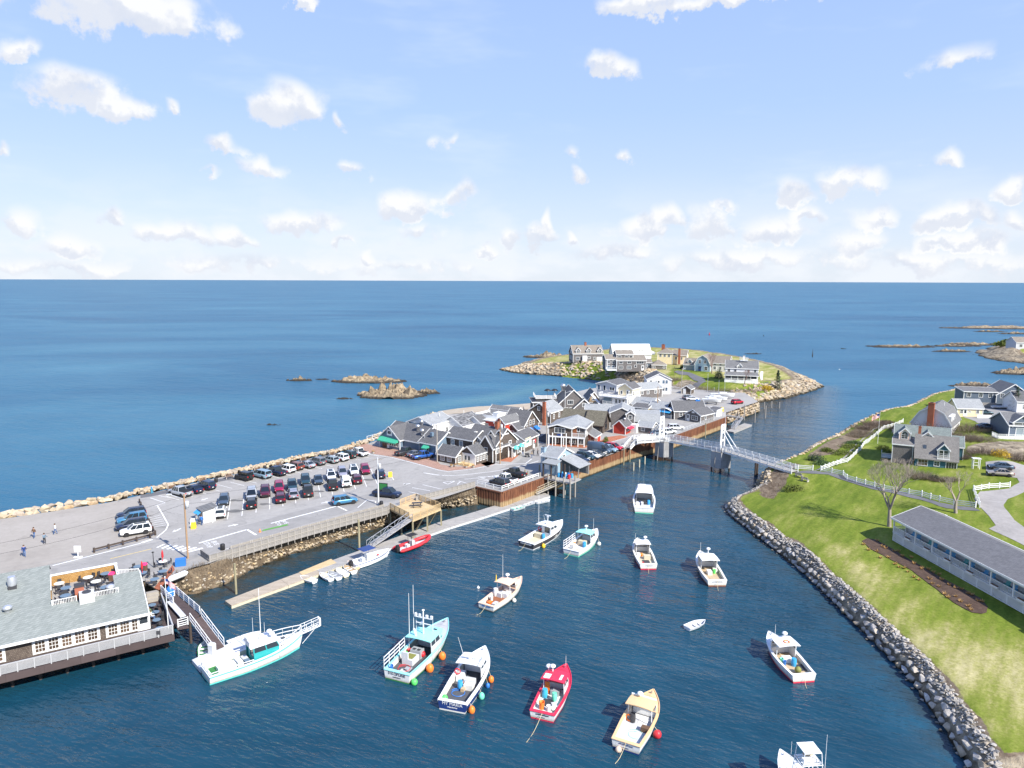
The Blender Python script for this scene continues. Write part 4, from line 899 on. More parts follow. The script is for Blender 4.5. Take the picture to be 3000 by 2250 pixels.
for p,q in (((-.4,-.4,ZE-.1),(2.3,-.4,ZE+.75)),((2.3,-.4,ZE+.75),(6.2,-.4,ZE-.1)),((6.2,-.4,ZE-.1),(7.2,.8,ZE+.35)),((7.2,.8,ZE+.35),(9.6,.8,ZE-.1)),((9.6,.8,ZE-.1),(9.6,9.9,ZE-.1))):b.beam(Vector(p)-Vector((0,0,.1)),Vector(q)-Vector((0,0,.1)),.07,.28)
h.part('trim',b,'white')
h.part('porch_arches',MB().box(-.1,-.12,2.2,6.1,.1,2.55).box(6,.0,2.2,9.4,.2,2.55),'white').location=(0,0,0)
h.posts([(0,0),(1.8,0),(3.9,0),(5.9,0),(7.6,.1),(9.2,.1)],0,2.25,.11).slab('porch_floor',-.3,-.3,9.9,2.,.01,.14,'brick_paving_red')
h.sign('f',2.9,.35,1.7,.6,None,'navy',bi=1,oval=True).sign('f',2.2,.3,3.0,.8,None,'brown',bi=2).rail([(6.1,.0,2.55),(9.4,.0,2.55),(9.4,3.,2.55)],1.,'white',.16)
# brown barn, grey cottages and the red snack bar along the quay street
h=House('barn_shop','weathered brown barn with mossy roof and tall gable glazing',(1716,1239),(1756,1249),zr=6.2,ang=-24,cat='shop')
h.blk(-7.5,.6,8,6.5,2.6,'gx',2.9,'shake_brown','shingle_brown',trim=None,ov=.4)
h.blk(0,0,h.w,6.4,2.6,'gx',3.1,'shake_brown','shingle_brown',trim='wood_dark',ov=.5).win('r',3.2,.8,1.9,1.4,2,1,fm='wood_dark').win('r',3.2,2.4,1.7,1.6,2,2,fm='wood_dark').win('f',3.2,.9,1.2,.8,2,1,fm='wood_dark')
h=House('plank_cottage','tiny red fronted cottage with grey roof behind bare bushes',(1716,1299),None,ang=-24,cat='shed')
h.blk(-2.2,0,4.6,5.,1.9,'gy',1.2,'barnred','shingle_grey').win('f',2.4,.6,.7,.9,1,2).win('r',[1.5],.6,.8,.9)
h=House('grey_cottages','linked grey shingled cottages with silvery roofs behind the barn',(1757,1262),(1800,1262),ang=-10,cat='house')
h.blk(-5,12,9,7,3.,'gx',1.9,'shake_grey','shingle_light').win('f',[2,4.5,7],1.,.9,1.2)
h.blk(2.6,5,6.5,9,4.4,'gy',1.5,'shake_grey','shingle_light').win('r',[2.,5.],2.8,.8,1.1)
h.blk(7.2,2.5,2.2,3.4,4.6,'gy',.8,'shake_grey','shingle_light').win('f',1.1,3.2,.8,1.,1,2)
h.blk(9.6,3.8,6.6,8.5,2.6,'gam',2.4,'shake_brown','shingle_light').win('r',[2,4,6],.8,.8,1.)
h=House('snack_bar','small red snack bar with bright red awning by the footbridge stairs',(1806,1270),None,ang=-33,cat='kiosk')
h.blk(-1.,0,3.6,4.4,2.2,'gy',1.6,'clap_red','shingle_dark').awning('r',1.7,2.1,3.,'crimson',1.2,.4).win('r',1.7,.8,1.6,.9,2,1).vent(1.4,2.,3.2,.3,1.0,'steel','fan')
h.part('side_wing',MB().box(2.6,3.4,0,4.4,5.4,2.3),'white')
h.blk(4.2,4.6,4.2,4.,2.0,'gx',1.0,'shake_grey','shingle_light').win('r',[1.2],.8,.8,.9).win('f',[1.6],.7,.9,1.).door('r',2.8,.9,1.9)
# bait shop on piles by the quay
h=House('bait_shop','steel blue two storey bait shed with lean-to on quay piles',(1588,1385),(1631,1394),ang=-36,cat='shed')
w_=h.w
h.blk(0,0,w_,6.2,4.0,'gx',1.5,'clap_steel','shingle_light').win('f',[1.3,2.6],2.9,.9,.7,1,1).win('r',[2.6],3.4,.9,.7,2,1)
h.door('f',2.8,.9,2.2,m='steelblue',glass=False).part('notice_board',MB().box(.7,-.08,1.,1.8,-.02,2.2),'white')
h.chimney(-.3,1.,0,5.3,.9,.8,'clap_steel')
h.part('lean_to_wall',MB().box(w_,5.6,-.1,w_+4.6,5.7,2.6).box(w_+.02,1.4,-.1,w_+.1,5.6,2.9),'boards_midgrey');h.part('lean_to_roof',MB().slab([(w_,1.,3.7),(w_+4.9,1.,2.2),(w_+4.9,6.,2.2),(w_,6.,3.7)],.13),'shingle_light');h.posts([(w_+4.5,1.3),(w_+4.5,5.4),(w_+2.3,1.3)],-.1,2.25,.08,'wood_grey')
b=MB().slab([(1.6,-2.6,3.1),(w_+1.2,-2.6,3.1),(w_+1.2,-.1,3.6),(1.6,-.1,3.6)],.12).slab([(1.6,-2.6,3.1),(1.6,-2.6,2.9),(w_+1.2,-2.6,2.9),(w_+1.2,-2.6,3.1)],.06);h.part('hoist_canopy',b,'shingle_light')
h.posts([(1.9,-2.4),(w_,-2.4),(w_+1.1,-.2),(w_+2.2,-.6)],-.2,3.0,.13,'wood_dark')
for i in range(5):pass
h.part('pile_deck',MB().box(1.2,-2.9,-.35,w_+5.2,1.3,-.1),'planks_grey')
for i,(xx,yy) in enumerate([(1.4,-2.8),(3.4,-2.8),(w_+1.4,-2.8),(w_+3.4,-2.8),(w_+5.,-2.8),(w_+5.,-.8),(w_+2.4,-.6)]):put('pile',cached('bpile',lambda:MB().tube((0,0,-5),(0,0,.9),.17,8).mesh('pile','wood_grey')),h.o,(xx,yy,0))
BAIT=h
# dark shops near the channel mouth
h=House('channel_shops','row of dark shingled shops with white trimmed gables beside the quay',(2008,1232),None,ang=-48,cat='shop')
h.blk(-5.6,5.2,5.,6,2.3,'gy',1.6,'shake_brown','shingle_dark').win('f',[1.6,3.3],.8,1.3,1.1,2,1).awning('f',2.5,2.3,4.6,'green',1.,.5)
h.blk(0,0,5.2,7,2.3,'gy',1.5,'shake_grey','shingle_dark').win('f',3.2,.7,1.9,1.1,3,2).door('f',.9,.9,2.).win('r',2.6,.9,.6,.8,1,1)
h.sign('f',2.6,2.9,.9,.5,None,'white')
h.part('wood_stair',MB().box(-2.2,1.,0,-.6,3.,.5).box(-2.2,.2,0,-.6,1.,.25),'wood_grey');h.rail([(-2.2,.2,.1),(-2.2,3.,.5),(-.6,3.,.5)],.95,'wood_grey',.2)
h=House('net_store','long dark roofed store behind the channel shops with a blue roof sign',(1976,1203),None,zr=6.3,ang=4,cat='building')
h.blk(0,0,9.6,6.5,2.7,'gx',2.5,'shake_grey','shingle_dark').win('f',[2.,6.],1.,.9,1.)
h.part('roof_sign',MB().box(7.4,2.9,5.0,8.8,2.98,5.5),'blue')
h=House('store_shed','small white storage shed with flat lid beside the dark shops',(2072,1217),None,ang=-48,cat='shed')
h.blk(0,0,3.2,3.,2.1,'shedf',.3,'clap_white','shingle_dark').door('f',1.6,.9,1.9,glass=False)
h=House('blue_kiosk','open kiosk under a curved white canopy with a bright blue awning',(1934,1222),None,ang=-48,cat='kiosk')
b=MB()
rg=[[(x_,y_,2.5+.55*math.sin(math.pi*(x_+.2)/4.4)) for x_ in np.linspace(-.2,4.2,9)] for y_ in (-.4,5.)]
b.loft(rg,closed=False,caps=False);h.roof=h.part('canopy',b,'white');h.posts([(0,0),(4,0),(4,4.8),(0,4.8)],0,2.5,.07,'lgrey')
h.part('counter',MB().box(.2,.4,0,3.8,4.6,1.1),'lgrey');h.part('awning',MB().slab([(0,-1.,1.9),(4,-1.,1.9),(4,0,2.4),(0,0,2.4)],.05),'lblue')
# ------------------------------------------------------------------ houses on the island
h=House('shore_house','grey shingled house with three gabled dormers on the far point',(1679,1060),None,z=6.6,ang=8,cat='house')
h.blk(0,0,14.6,9,4.0,'gx',3.6,'shake_grey','shingle_tan').win('f',[2.2],1.,1.5,1.2,3,1).win('f',[7.8],1.5,1.3,.8,3,1).win('f',[10.6],.9,1.,1.2,2,2)
h.part('garage_door',MB().box(11.6,-.06,0,14.2,-.01,2.2),'white').parent=h.o
h.part('entry_bay',MB().box(4.4,-1.,0,6.6,0,2.9),'white');h.door('f',5.5,1.,2.1).chimney(7.,4.5,7,8.8,.9,.9)
for x_ in (2.4,7.6,13.):h.dormer(x_,.1,4.1,2.,1.5,3.4,1.1,'shake_grey','shingle_tan',2)
h.win('l',[2.4,4.5,6.6],.8,.9,1.7,1,2).win('l',[2.8,4.5,6.2],3.8,.8,1.5,1,2)
h=House('tiered_house','tall grey shingled house of stacked storeys with bay windows',(1806,1086),None,z=6.2,ang=4,cat='house')
h.blk(0,0,13.,9,4.5,'gx',2.0,'shake_grey','shingle_tan').win('f',[1.9,5.6],3.1,1.5,1.0,2,1).win('f',[10.4],3.0,3.2,1.1,3,1).win('f',[1.9,5.6],.8,1.8,1.2,3,2).door('f',11.6,1.,2.1).win('f',[8.4],1.5,.9,.9,1,1)
h.blk(.4,2.2,7.4,6,2.2,'gx',1.4,'shake_grey','shingle_tan',z0=4.9).win('f',[1.3,4.4,6.4],.6,1.2,.9,2,1)
h.blk(-4.4,1.4,4.4,7,5.0,'gx',1.7,'shake_grey','shingle_tan').win('f',[1.2,3.2],3.1,1.,1.1,2,1).win('f',[1.2,3.2],.6,1.1,1.5,2,1,gm='glass_blue')
h.slab('porch',-4.4,-1.2,4.3,2.5,.2,.6,'white').rail([(-4.4,1,.6),(-4.4,-1.2,.6),(-.2,-1.2,.6)],1.,'white',.2).posts([(-.2,-1.1),(-4.3,-1.1)],.6,5.,.1)
h=House('white_lodge','broad white roofed lodge with long dormers behind the tiered house',(1797,1056),None,z=6.6,ang=3,cat='house')
h.blk(0,0,18.6,11,3.0,'gx',4.6,'clap_white','offwhite').win('f',[2.,5,8,12,15],.9,1.4,1.2,2,2)
h.part('shed_dormer',MB().box(2.2,1.4,3.6,8.8,6.,5.5),'white');h.part('shed_dormer',MB().box(12.2,1.8,3.8,16.,6.,5.4),'white')
for x_ in (3.,4.7,5.5,6.3,8.2):put('window',win_me(.5,.5,1,1,.06,'white'),h.o,(x_,1.38,4.6));put('pane',pane_me(.5,.5,'glass'),h.o,(x_,1.38,4.6))
for x_ in (13.,13.9,14.8):put('window',win_me(.5,.5,1,1,.06,'white'),h.o,(x_,1.78,4.6));put('pane',pane_me(.5,.5,'glass'),h.o,(x_,1.78,4.6))
h.slab('balcony',18.6,.5,2.,9,2.8,3.,'white').rail([(18.6,.5,3.),(20.6,.5,3.),(20.6,9.5,3.)],1.,'white',.2)
h=House('cream_house','cream house with hipped tan roof and two brick chimneys',(1932,1064),None,z=6.,ang=-20,cat='house')
h.blk(-1.,0,7,8,5.0,'hip',2.2,'clap_cream','shingle_tan').win('f',[1.4,3.4,5.4],3.2,.9,1.2).win('r',[2,5],3.,.8,1.2).chimney(1.,4.,5.5,8.6,1.5,.9)
h.blk(6,1,6.5,7,4.2,'gx',2.2,'clap_cream','shingle_tan').win('f',[1.6,4.2],2.,.8,1.2).win('r',[2,4.5],2.4,.8,1.1).chimney(9.2,-.2,0,7.2,1.0,.9)
h=House('boat_garage','shingled garage with hipped tan roof below the cream house',(1910,1084),None,z=5.8,ang=-6,cat='garage')
h.blk(0,0,6.2,6,2.4,'hip',1.9,'shake_grey','shingle_tan').win('f',[1.,5.2],.9,.7,.8).win('r',[2.5],.8,.8,.9)
h.blk(-5.2,3,5.2,6,3.0,'shedf',1.,'clap_slate','shingle_tan').win('f',[1.,2.6,4.2],.8,1.2,1.6,2,2,gm='glass_blue')
h=House('gambrel_house','blue grey barn roofed house with small porch on the island',(2035,1087),None,z=5.8,ang=-28,cat='house')
h.blk(0,0,6.6,9.5,3.2,'gamy',4.0,'clap_steel','shingle_tan').win('f',[2.1,4.4],3.6,.9,1.4,2,2).win('f',[4.9],.7,1.3,1.5,2,2).door('f',2.2,1.,2.1,m='navy').win('r',[2.,4,7],1.,.8,1.2)
h.blk(-5.4,1.6,5.4,6.4,2.6,'gx',2.6,'clap_steel','shingle_tan').dormer(-2.8,2.,2.7,1.7,1.4,2.5,.9,'clap_steel','shingle_tan',1)
h.part('garage_door',MB().box(-4.9,1.52,0,-1.4,1.59,2.1),'grey')
h.blk(6.6,2.2,7.5,8,3.9,'gx',2.8,'offwhite','shingle_tan').win('f',[1.6,4,6.2],1.,.9,1.3).win('f',[1.6,4,6.2],2.9,.8,.9)
h=House('captain_house','white island house with screened porch and rooftop lookout',(2125,1120),None,z=5.4,ang=-16,cat='house')
h.blk(0,2.4,12.2,8,5.6,'gx',2.7,'clap_white','shingle_grey').win('f',[1.2,3.6,8.6,11.1],3.7,.9,1.3,1,2).win('r',[2,4,6],3.8,.9,1.3).win('r',[2,5],1.,.9,1.3)
h.slab('porch_base',-.4,-.6,12.6,3.,-.6,1.1,'clap_white').posts([(-.2,-.4),(2.2,-.4),(4.6,-.4),(7.,-.4),(9.4,-.4),(11.9,-.4)],1.1,3.1,.12)
b=MB().slab([(-.7,-1.,3.05),(12.5,-1.,3.05),(12.,2.4,4.1),(.1,2.4,4.1)],.14);h.part('porch_roof',b,'shingle_grey');h.part('trim',MB().box(-.7,-1.03,2.85,12.5,-.97,3.1),'white')
for x_ in (1.,3.4,5.8,8.2,10.6):put('screen',pane_me(2.1,1.3,'glass'),h.o,(x_,-.35,1.75))
h.rail([(-.2,-.5,1.1),(11.9,-.5,1.1)],.65,'white',.2)
h.part('lookout',MB().box(5.4,5.2,8.0,8.2,7.6,8.3),'white');h.rail([(5.2,5.,8.3),(8.4,5.,8.3),(8.4,7.8,8.3),(5.2,7.8,8.3),(5.2,5.,8.3)],1.,'white',.25);h.chimney(6.8,6.4,8.2,10.,.8,.8,'offwhite')
h.dormer(5.2,2.5,5.4,1.9,1.1,3.,1.,'clap_white','shingle_grey',1)
h.part('outside_stair',MB().beam((12.4,3,4.6),(13.6,3,1.),.9,.15).beam((13.6,3,1.2),(13.9,7,4.),.9,.15),'white')
h=House('net_shed','tiny dark shed with grey roof at the foot of the drive',(1997,1153),None,z=3.6,ang=-30,cat='shed')
h.blk(0,0,3.4,4.2,2.0,'gy',1.1,'shake_brown','shingle_grey').door('f',1.,.9,1.8,glass=False)
# ------------------------------------------------------------------ houses on the right bank
p=G(2640,1388)
h=House('gable_house','teal and grey shingled house with arched dormers and broad shingle roof',(2652,1366),None,z=4.7,ang=-28,cat='house');h.o.scale=(.8,.9,.95)
h.blk(-3.0,5.6,13.5,8.5,5.3,'gx',2.9,'clap_teal','shingle_sea',ov=.3)
h.dormer(-.6,5.2,5.4,2.7,1.6,4.,1.1,'peach','shingle_sea',arch=True).dormer(5.0,5.2,5.0,2.9,1.6,4.,1.1,'peach','shingle_sea',arch=True)
h.blk(9.6,6.6,4.2,7,4.6,'gx',1.9,'clap_teal','shingle_sea')
h.blk(-3.4,2.6,5.,3.2,4.6,'shedf',.9,'shake_grey','shingle_houseroof',ov=.2)
# broad catslide roof towards the water
b=MB();b.box(2.2,.4,-.3,12.2,6.,2.3);h.part('wall',b,'clap_teal')
b=MB().slab([(1.9,0,2.2),(12.5,0,2.2),(12.5,5.4,7.0),(1.9,5.4,7.0)],.18);b.add([(1.95,.1,2.1),(1.95,5.4,6.9),(1.95,5.4,2.1)],[(0,1,2)],0);b.add([(12.45,.1,2.1),(12.45,5.4,6.9),(12.45,5.4,2.1)],[(0,2,1)],0);h.roof=h.part('roof',b,'shingle_houseroof')
h.bl.append((2.2,.4,10.,5.6,2.3,0,'x',0));h.win('f',[1.9],.6,2.2,1.3,3,2,gm='glass_warm').win('f',[5.2],.8,1.2,1.,2,2).win('f',[8.6],.4,2.4,1.5,4,1)
h.dormer(8.8,.9,2.75,2.7,1.9,3.2,1.3,'clap_teal','shingle_houseroof',2);h.rail([(7.4,.35,2.55),(10.2,.35,2.55)],.85,'white',.16,1.4);h.slab('balcony',7.3,.1,3.,1.,2.42,2.54,'white')
put('skylight',cached('skyl',lambda:MB().box(-.4,-.02,-.5,.4,.06,.5).mesh('skylight','glass')),h.o,(4.4,2.55,4.58),(R(-41),0,0));h.chimney(3.0,5.7,6.3,8.6,.7,.6)
h.slab('side_deck',-6.,4.4,2.6,4.,.5,.7,'bluegrey').rail([(-3.4,4.4,.7),(-6.,4.4,.7),(-6.,8.4,.7)],1.,'white',.18)
h=House('barn_house','white house under a big grey barn roof with brick end chimney',(2783,1287),None,z=5.6,ang=50,cat='house')
h.blk(0,0,13.5,9,3.4,'gam',4.4,'clap_white','shingle_grey').win('f',[1.2,2.6,4.4,9.,11.5],1.,.6,1.4,1,2).chimney(-.5,4.6,0,8.8,.9,1.4).vent(8.8,3.2,7.,.06,.9,'white')
h.part('shed_dormer',MB().box(2.2,.35,3.5,7.6,4.,5.4),'clap_white')
for x_ in (3.4,5.6,6.2):put('window',win_me(.5,1.1,1,1,.07,'white'),h.o,(x_,.33,3.9));put('pane',pane_me(.5,1.1,'glass'),h.o,(x_,.33,3.9))
h=House('yellow_cottage','pale yellow cottage with light grey roof and round window',(2803,1219),None,z=6.4,ang=-6,cat='house')
h.blk(0,0,7.0,6,2.5,'gx',2.2,'clap_cream','shingle_light').win('f',[1.2,5.6],.9,.7,.9).arch('f',3.4,1.2,.7).door('f',2.2,.9,2.)
h.part('fence',MB().box(4.6,-2.,-.1,8.4,-1.92,.9),'white')
h=House('slate_house','slate blue house with a wide gridded picture window',(2821,1188),None,z=6.2,ang=-12,cat='house')
h.blk(0,0,10.,7,4.6,'shedf',.5,'clap_slate','shingle_grey').win('f',[1.4,4.8,7.6],2.9,1.,1.3,2,1).win('f',[1.3],.8,1.6,1.0,2,2).win('f',[3.6],.6,1.,.8)
h.blk(9.,-.6,9.6,10,4.0,'gy',3.4,'clap_slate','shingle_grey').win('f',[5.9],2.4,3.8,2.9,6,5).win('f',[1.6],3.,1.,1.2).win('f',[4.6],.7,1.,.8)
h.part('fence',MB().box(4.2,-2.6,-.2,8.4,-2.5,1.6),'boards_grey')
h=House('deck_house','dark clapboard house with white railed deck at the photo edge',(2957,1283),None,z=7.0,ang=-8,cat='house')
h.blk(.6,1.6,12,9,3.0,'gx',2.4,'clap_slate','shingle_grey').win('f',[3.2],.3,3.2,1.9,2,1,gm='glass_pale').dormer(3.4,1.5,2.6,4.2,1.2,3.,1.6,'clap_slate','shingle_grey',1)
h.slab('deck',-3.2,-1.2,14,3.,-.1,.12,'white').rail([(-3.2,1.6,.12),(-3.2,-1.2,.12),(10.,-1.2,.12)],1.,'white',.14,1.8).posts([(-3.,-1.),(-1.5,-1.),(0,-1.),(2,-1.),(4,-1.)],-1.2,-.1,.08)
h=House('edge_cottage','white and slate cottage cut by the photo edge above the car yard',(2978,1206),None,z=6.6,ang=-8,cat='house')
h.blk(0,0,9,8,3.2,'gx',2.4,'clap_white','shingle_dark').win('f',[2.2],.9,1.,1.3)
h=House('cove_house','grey gabled house above the far rocks at the photo edge',(2976,1022),None,z=5.0,ang=-4,cat='house')
h.blk(0,0,16,10,4.,'gx',3.,'clap_grey','shingle_tan').win('f',[2.8],1.2,1.6,1.6)
# long white motel with the veranda
h=House('motel','long white motel with grey roof and railed veranda of blue chairs',Vector((62.6,111.5,0)),None,z=3.2,ang=-83.5,cat='motel')
ML=34.
h.blk(0,2.2,ML,6.5,2.6,'none',0,'clap_white',z0=1.4,corner=False)
h.part('wall',MB().box(.1,.3,-.3,ML,8.6,1.35),'white')
b=MB().slab([(-.5,-.5,3.72),(ML+.5,-.5,3.72),(ML+.5,4.6,5.5),(-.5,4.6,5.5)],.16).slab([(-.5,4.6,5.5),(ML+.5,4.6,5.5),(ML+.5,9.4,3.7),(-.5,9.4,3.7)],.16)
b.add([(-.1,2.2,4.),(-.1,8.7,4.),(-.1,4.6,5.3)],[(0,2,1)]);h.roof=h.part('roof',b,'shingle_motel')
h.part('trim',MB().box(-.55,-.56,3.5,ML+.5,-.5,3.78).beam((-.52,-.5,3.6),(-.52,4.6,5.4),.08,.26).beam((-.52,4.6,5.4),(-.52,9.4,3.6),.08,.26).box(-.5,-.5,3.42,ML,-.1,3.5),'white')
h.slab('veranda_floor',-.1,-.3,ML+.2,2.5,1.3,1.4,'lgrey')
PX=[0,5.2,9.0,12.8,16.6,20.4,24.2,28.,31.8]
h.posts([(x_,-.2) for x_ in PX]+[(0,2.)],1.4,3.55,.08)
for x0,x1 in zip(PX,PX[1:]):
    h.rail([(x0,-.2,1.4),((x0+x1)/2,-.2,1.4),(x1,-.2,1.4)],.95,'white',.15,9)
h.rail([(0,-.2,1.4),(0,2.1,1.4)],.95,'white',.15,9)
def lattice(w,hh):
    b=MB();st=.22
    b.box(0,-.03,0,w,.03,.08).box(0,-.03,hh-.08,w,.03,hh).box(0,-.04,0,.09,.04,hh).box(w-.09,-.04,0,w,.04,hh)
    k=-hh
    while k <w:
        for y_,fl in ((-.012,0),(.012,1)):
            a0,a1=max(0,k),min(w,k+hh)
            if a1-a0 >.1:
                z0,z1=a0-k,a1-k
                p,q=((a0,y_,z0),(a1,y_,z1)) if not fl else ((a0,y_,hh-z0),(a1,y_,hh-z1))
                b.beam(p,q,.02,.055)
        k += st
    return b
lm=lattice(2.6,1.3).mesh('lattice_panel','white')
for i in range(13):put('lattice_panel',lm,h.o,(i*2.6,-.25,0))
put('lattice_panel',cached('lat2',lambda:lattice(2.4,1.3).mesh('lattice_panel','white')),h.o,(0,-.2,0),R(90))
h.bl.append((0,2.2,ML,6.5,2.6,1.4,'x',0))
for i in range(8):
    x0=2.2+i*3.8
    h.win('f',[x0],.7,.7,1.3,2,3).win('f',[x0+1.2],.9,1.2,1.,2,1,gm='glass_blue').door('f',x0+2.5,.8,2.,glass=False)
    h.part('shutter',MB().box(x0+.42,2.1,2.2,x0+.58,2.19,3.3),'navy')
h.part('end_ramp_wall',MB().box(30.5,-3.2,-.3,36,-2.8,.9),'white')
for i in range(6):     # window boxes
    h.part('flower_box',MB().box(3.2+i*4.4,-.62,1.5,4.4+i*4.4,-.32,1.72,0).box(3.25+i*4.4,-.58,1.72,4.35+i*4.4,-.36,1.84,1),['white','brown'])
MOTEL=h
def chair_me():
    b=MB()
    b.slab([(-.3,-.35,.38),(.3,-.35,.38),(.3,.2,.3),(-.3,.2,.3)],.04)
    for i in range(5):b.slab([(-.3+i*.125,.16,.3),(-.2+i*.125,.16,.3),(-.2+i*.125,.5,1.05),(-.3+i*.125,.5,1.05)],.03)
    for sx in (-.38,.38):b.box(sx-.06,-.42,.55,sx+.06,.35,.6);b.box(sx-.03,-.4,0,sx+.03,-.3,.55);b.box(sx-.03,.25,0,sx+.03,.33,.55)
    return b
cm={}
for i in range(8):
    for k in range(2):
        key=('adirondack',('lblue','dteal')[(i+k*(i%2))%2]);me=cached(key,lambda:chair_me().mesh('adirondack_chair',key[1]))
        q=h.o.matrix_basis @ Vector((3.2+i*3.75+k*1.25,.7,1.4))
        o=put('adirondack_chair',me,None,q,h.rz+R(8+14*k))
        tag(o,'blue slatted lounge chair on the motel veranda','chair','veranda chairs')
# ------------------------------------------------------------------ waterside restaurant, lower left
h=House('harbour_restaurant','shingled waterside restaurant with grey green roof, window wall and roof terrace',(428,1845),None,z=2.4,ang=33,cat='restaurant')
XL=-36.
h.blk(XL,0,-XL,12,2.35,'none',0,'shake_brown',corner=False)
def zr_(y):return 2.45+(y+.8)*.235
b=MB()
for x0,x1,y1 in ((XL-.5,-9.5,13.4),(-9.5,-2.7,4.6),(-2.7,.35,8.4)):
    b.slab([(x0,-.8,zr_(-.8)),(x1,-.8,zr_(-.8)),(x1,y1,zr_(y1)),(x0,y1,zr_(y1))],.16)
b.slab([(XL,13.4,zr_(13.4)),(-9.5,13.4,zr_(13.4)),(-9.5,19,3.4),(XL,19,3.4)],.16)
h.roof=h.part('roof',b,'shingle_green')
h.part('gable_wall',MB().add([(.0,0,2.3),(.0,8.3,2.3),(.0,8.3,zr_(8.3)-.1),(.0,0,zr_(0)-.1)],[(0,1,2,3)]).box(-.15,0,0,0,8.3,2.35),'shake_brown')
b=MB().box(XL,-.92,zr_(-.8)-.3,.4,-.82,zr_(-.8)+.02).beam((.4,-.85,zr_(-.8)-.1),(.4,8.4,zr_(8.4)-.1),.1,.3)
h.part('gutter',b,'white')
# terrace sunk into the roof
TZ=3.15
h.part('terrace_floor',MB().box(-9.45,4.5,TZ-.3,-2.2,12.6,TZ),'planks_grey')
h.part('terrace_wall',MB().box(-9.5,12.6,TZ-.5,-2.1,12.75,TZ+1.35).box(-9.6,8.2,TZ,-9.45,12.6,TZ+1.2),'shake_amber')
h.part('terrace_cap',MB().box(-9.7,12.5,TZ+1.35,-1.9,12.85,TZ+1.5).box(-2.25,8.6,TZ+1.2,-1.95,12.6,TZ+1.4).box(-9.75,8.,TZ+1.2,-9.4,12.6,TZ+1.35),'white')
h.rail([(-9.4,4.6,TZ+.1),(-6.9,4.6,TZ+.1)],1.05,'white',.16,2.4).rail([(-5.2,4.6,TZ+.1),(-2.4,4.6,TZ+.1)],1.05,'white',.16,2.4).rail([(-2.1,8.6,TZ+.4),(-2.1,12.6,TZ+.4)],1.,'white',.16,2.).rail([(-2.,8.8,TZ+.9),(.3,8.6,TZ+.6)],1.0,'white',.16,2.)
h.part('rooftop_unit',MB().box(-6.6,3.6,zr_(3.6)-.1,-5.,5.,TZ+1.5,0).lathe((-5.8,4.3,TZ+1.5),[(.5,0),(.5,.1)],12,1),['lgrey','dark'])
h.part('brick_grill',MB().box(-7.,5.2,TZ,-6.,7.4,TZ+1.2,0).box(-7.05,7.,TZ+1.2,-5.9,8.,TZ+1.5,1),['brick','dark'])
for x_,y_,k in ((-16.6,9.6,'box'),(-17.6,4.8,'ac'),(-13.8,5.2,'mush'),(-3.2,5.3,'mush'),(-13.4,9.9,'fan'),(-18.4,9.2,'big')):
    z_=zr_(y_)
    if k == 'ac':b=MB().cbox(x_,y_,z_-.15,1.,1.,1.1,0).lathe((x_,y_,z_+.95),[(.38,0),(.38,.06)],12,1)
    elif k == 'mush':b=MB().lathe((x_,y_,z_-.2),[(.3,0),(.3,.5),(.52,.55),(.5,.8),(.25,.95)],12,0)
    elif k == 'fan':b=MB().cbox(x_,y_,z_-.3,.9,.9,.6,1).lathe((x_,y_,z_+.3),[(.45,0),(.5,.7),(.42,1.1)],12,0)
    elif k == 'big':b=MB().cbox(x_,y_,z_-.3,1.3,1.3,1.2,0).lathe((x_,y_,z_+.9),[(.7,0),(.85,.3),(.8,1.3),(.9,1.5)],14,0)
    else:b=MB().cbox(x_,y_,z_-.2,.8,.8,.6,0)
    b.build('roof_vent',['alum','dark'],h.roof)
# window wall: bays of sash windows in white frames
def bay(xs,w=.92):
    for x_ in xs:h.win('f',[x_-XL],.35,w,1.7,3,4,bi=0,cas=.17,gm='glass_warm')
[h.part('window_surround',MB().box(x0,-.003,.12,x1,.05,2.3),'white') for x0,x1 in ((-4.25,-.25),(-11.55,-4.85),(-22.,-14.05))]
bay([-1.0,-2.25,-3.5]);bay([-5.6,-6.9,-8.2,-9.5,-10.8]);bay([-14.8,-16.1,-17.4,-18.7,-20.,-21.3])
h.door('f',12.5+23.3,1.2,2.1,bi=0)
h.bl[0] =(XL,0,-XL,12,2.35,0,'none',0)
h.part('striped_awning',MB().slab([(-21.9,-.75,2.15),(-13.6,-.75,2.15),(-13.6,-.02,2.4),(-21.9,-.02,2.4)],.04),'awning_stripe' if 'awning_stripe' in MATS else 'lgrey')
# deck over the water with horizontal slatted rail
h.part('deck',MB().box(XL,-2.9,-.22,2.6,0,-.02).box(.02,0,-.22,2.6,8.,-.02),'planks_brown');h.part('deck_fascia',MB().box(XL,-3.05,-.85,2.75,-2.9,-.02).box(2.6,-2.9,-.85,2.75,8,-.02),'planks_brown')
b=MB()
for i in range(9):b.box(XL,-2.96,.12+i*.11,2.7,-2.93,.18+i*.11)
for i in range(9):b.box(2.63,-2.9,.12+i*.11,2.66,7.6,.18+i*.11)
h.part('rail_slats',b,'rail_grey');b=MB()
for i in range(25):b.cbox(2.6-i*1.55,-2.95,-.3,.1,.1,1.45)
for i in range(1,6):b.cbox(2.65,-2.95+i*1.9,-.3,.1,.1,1.45)
b.box(XL,-3.02,1.12,2.75,-2.88,1.2).box(2.58,-2.9,1.12,2.74,7.6,1.2);h.part('rail_posts',b,'rail_grey')
for i in range(9):put('pile',cached('rpile',lambda:MB().tube((0,0,-4.5),(0,0,-.3),.18,8).mesh('pile','wood_dark')),h.o,(2-i*2.6,-1.2,0))
h.part('sea_wall',MB().box(XL,1.,-3.5,2.,1.4,-.25),'concrete')
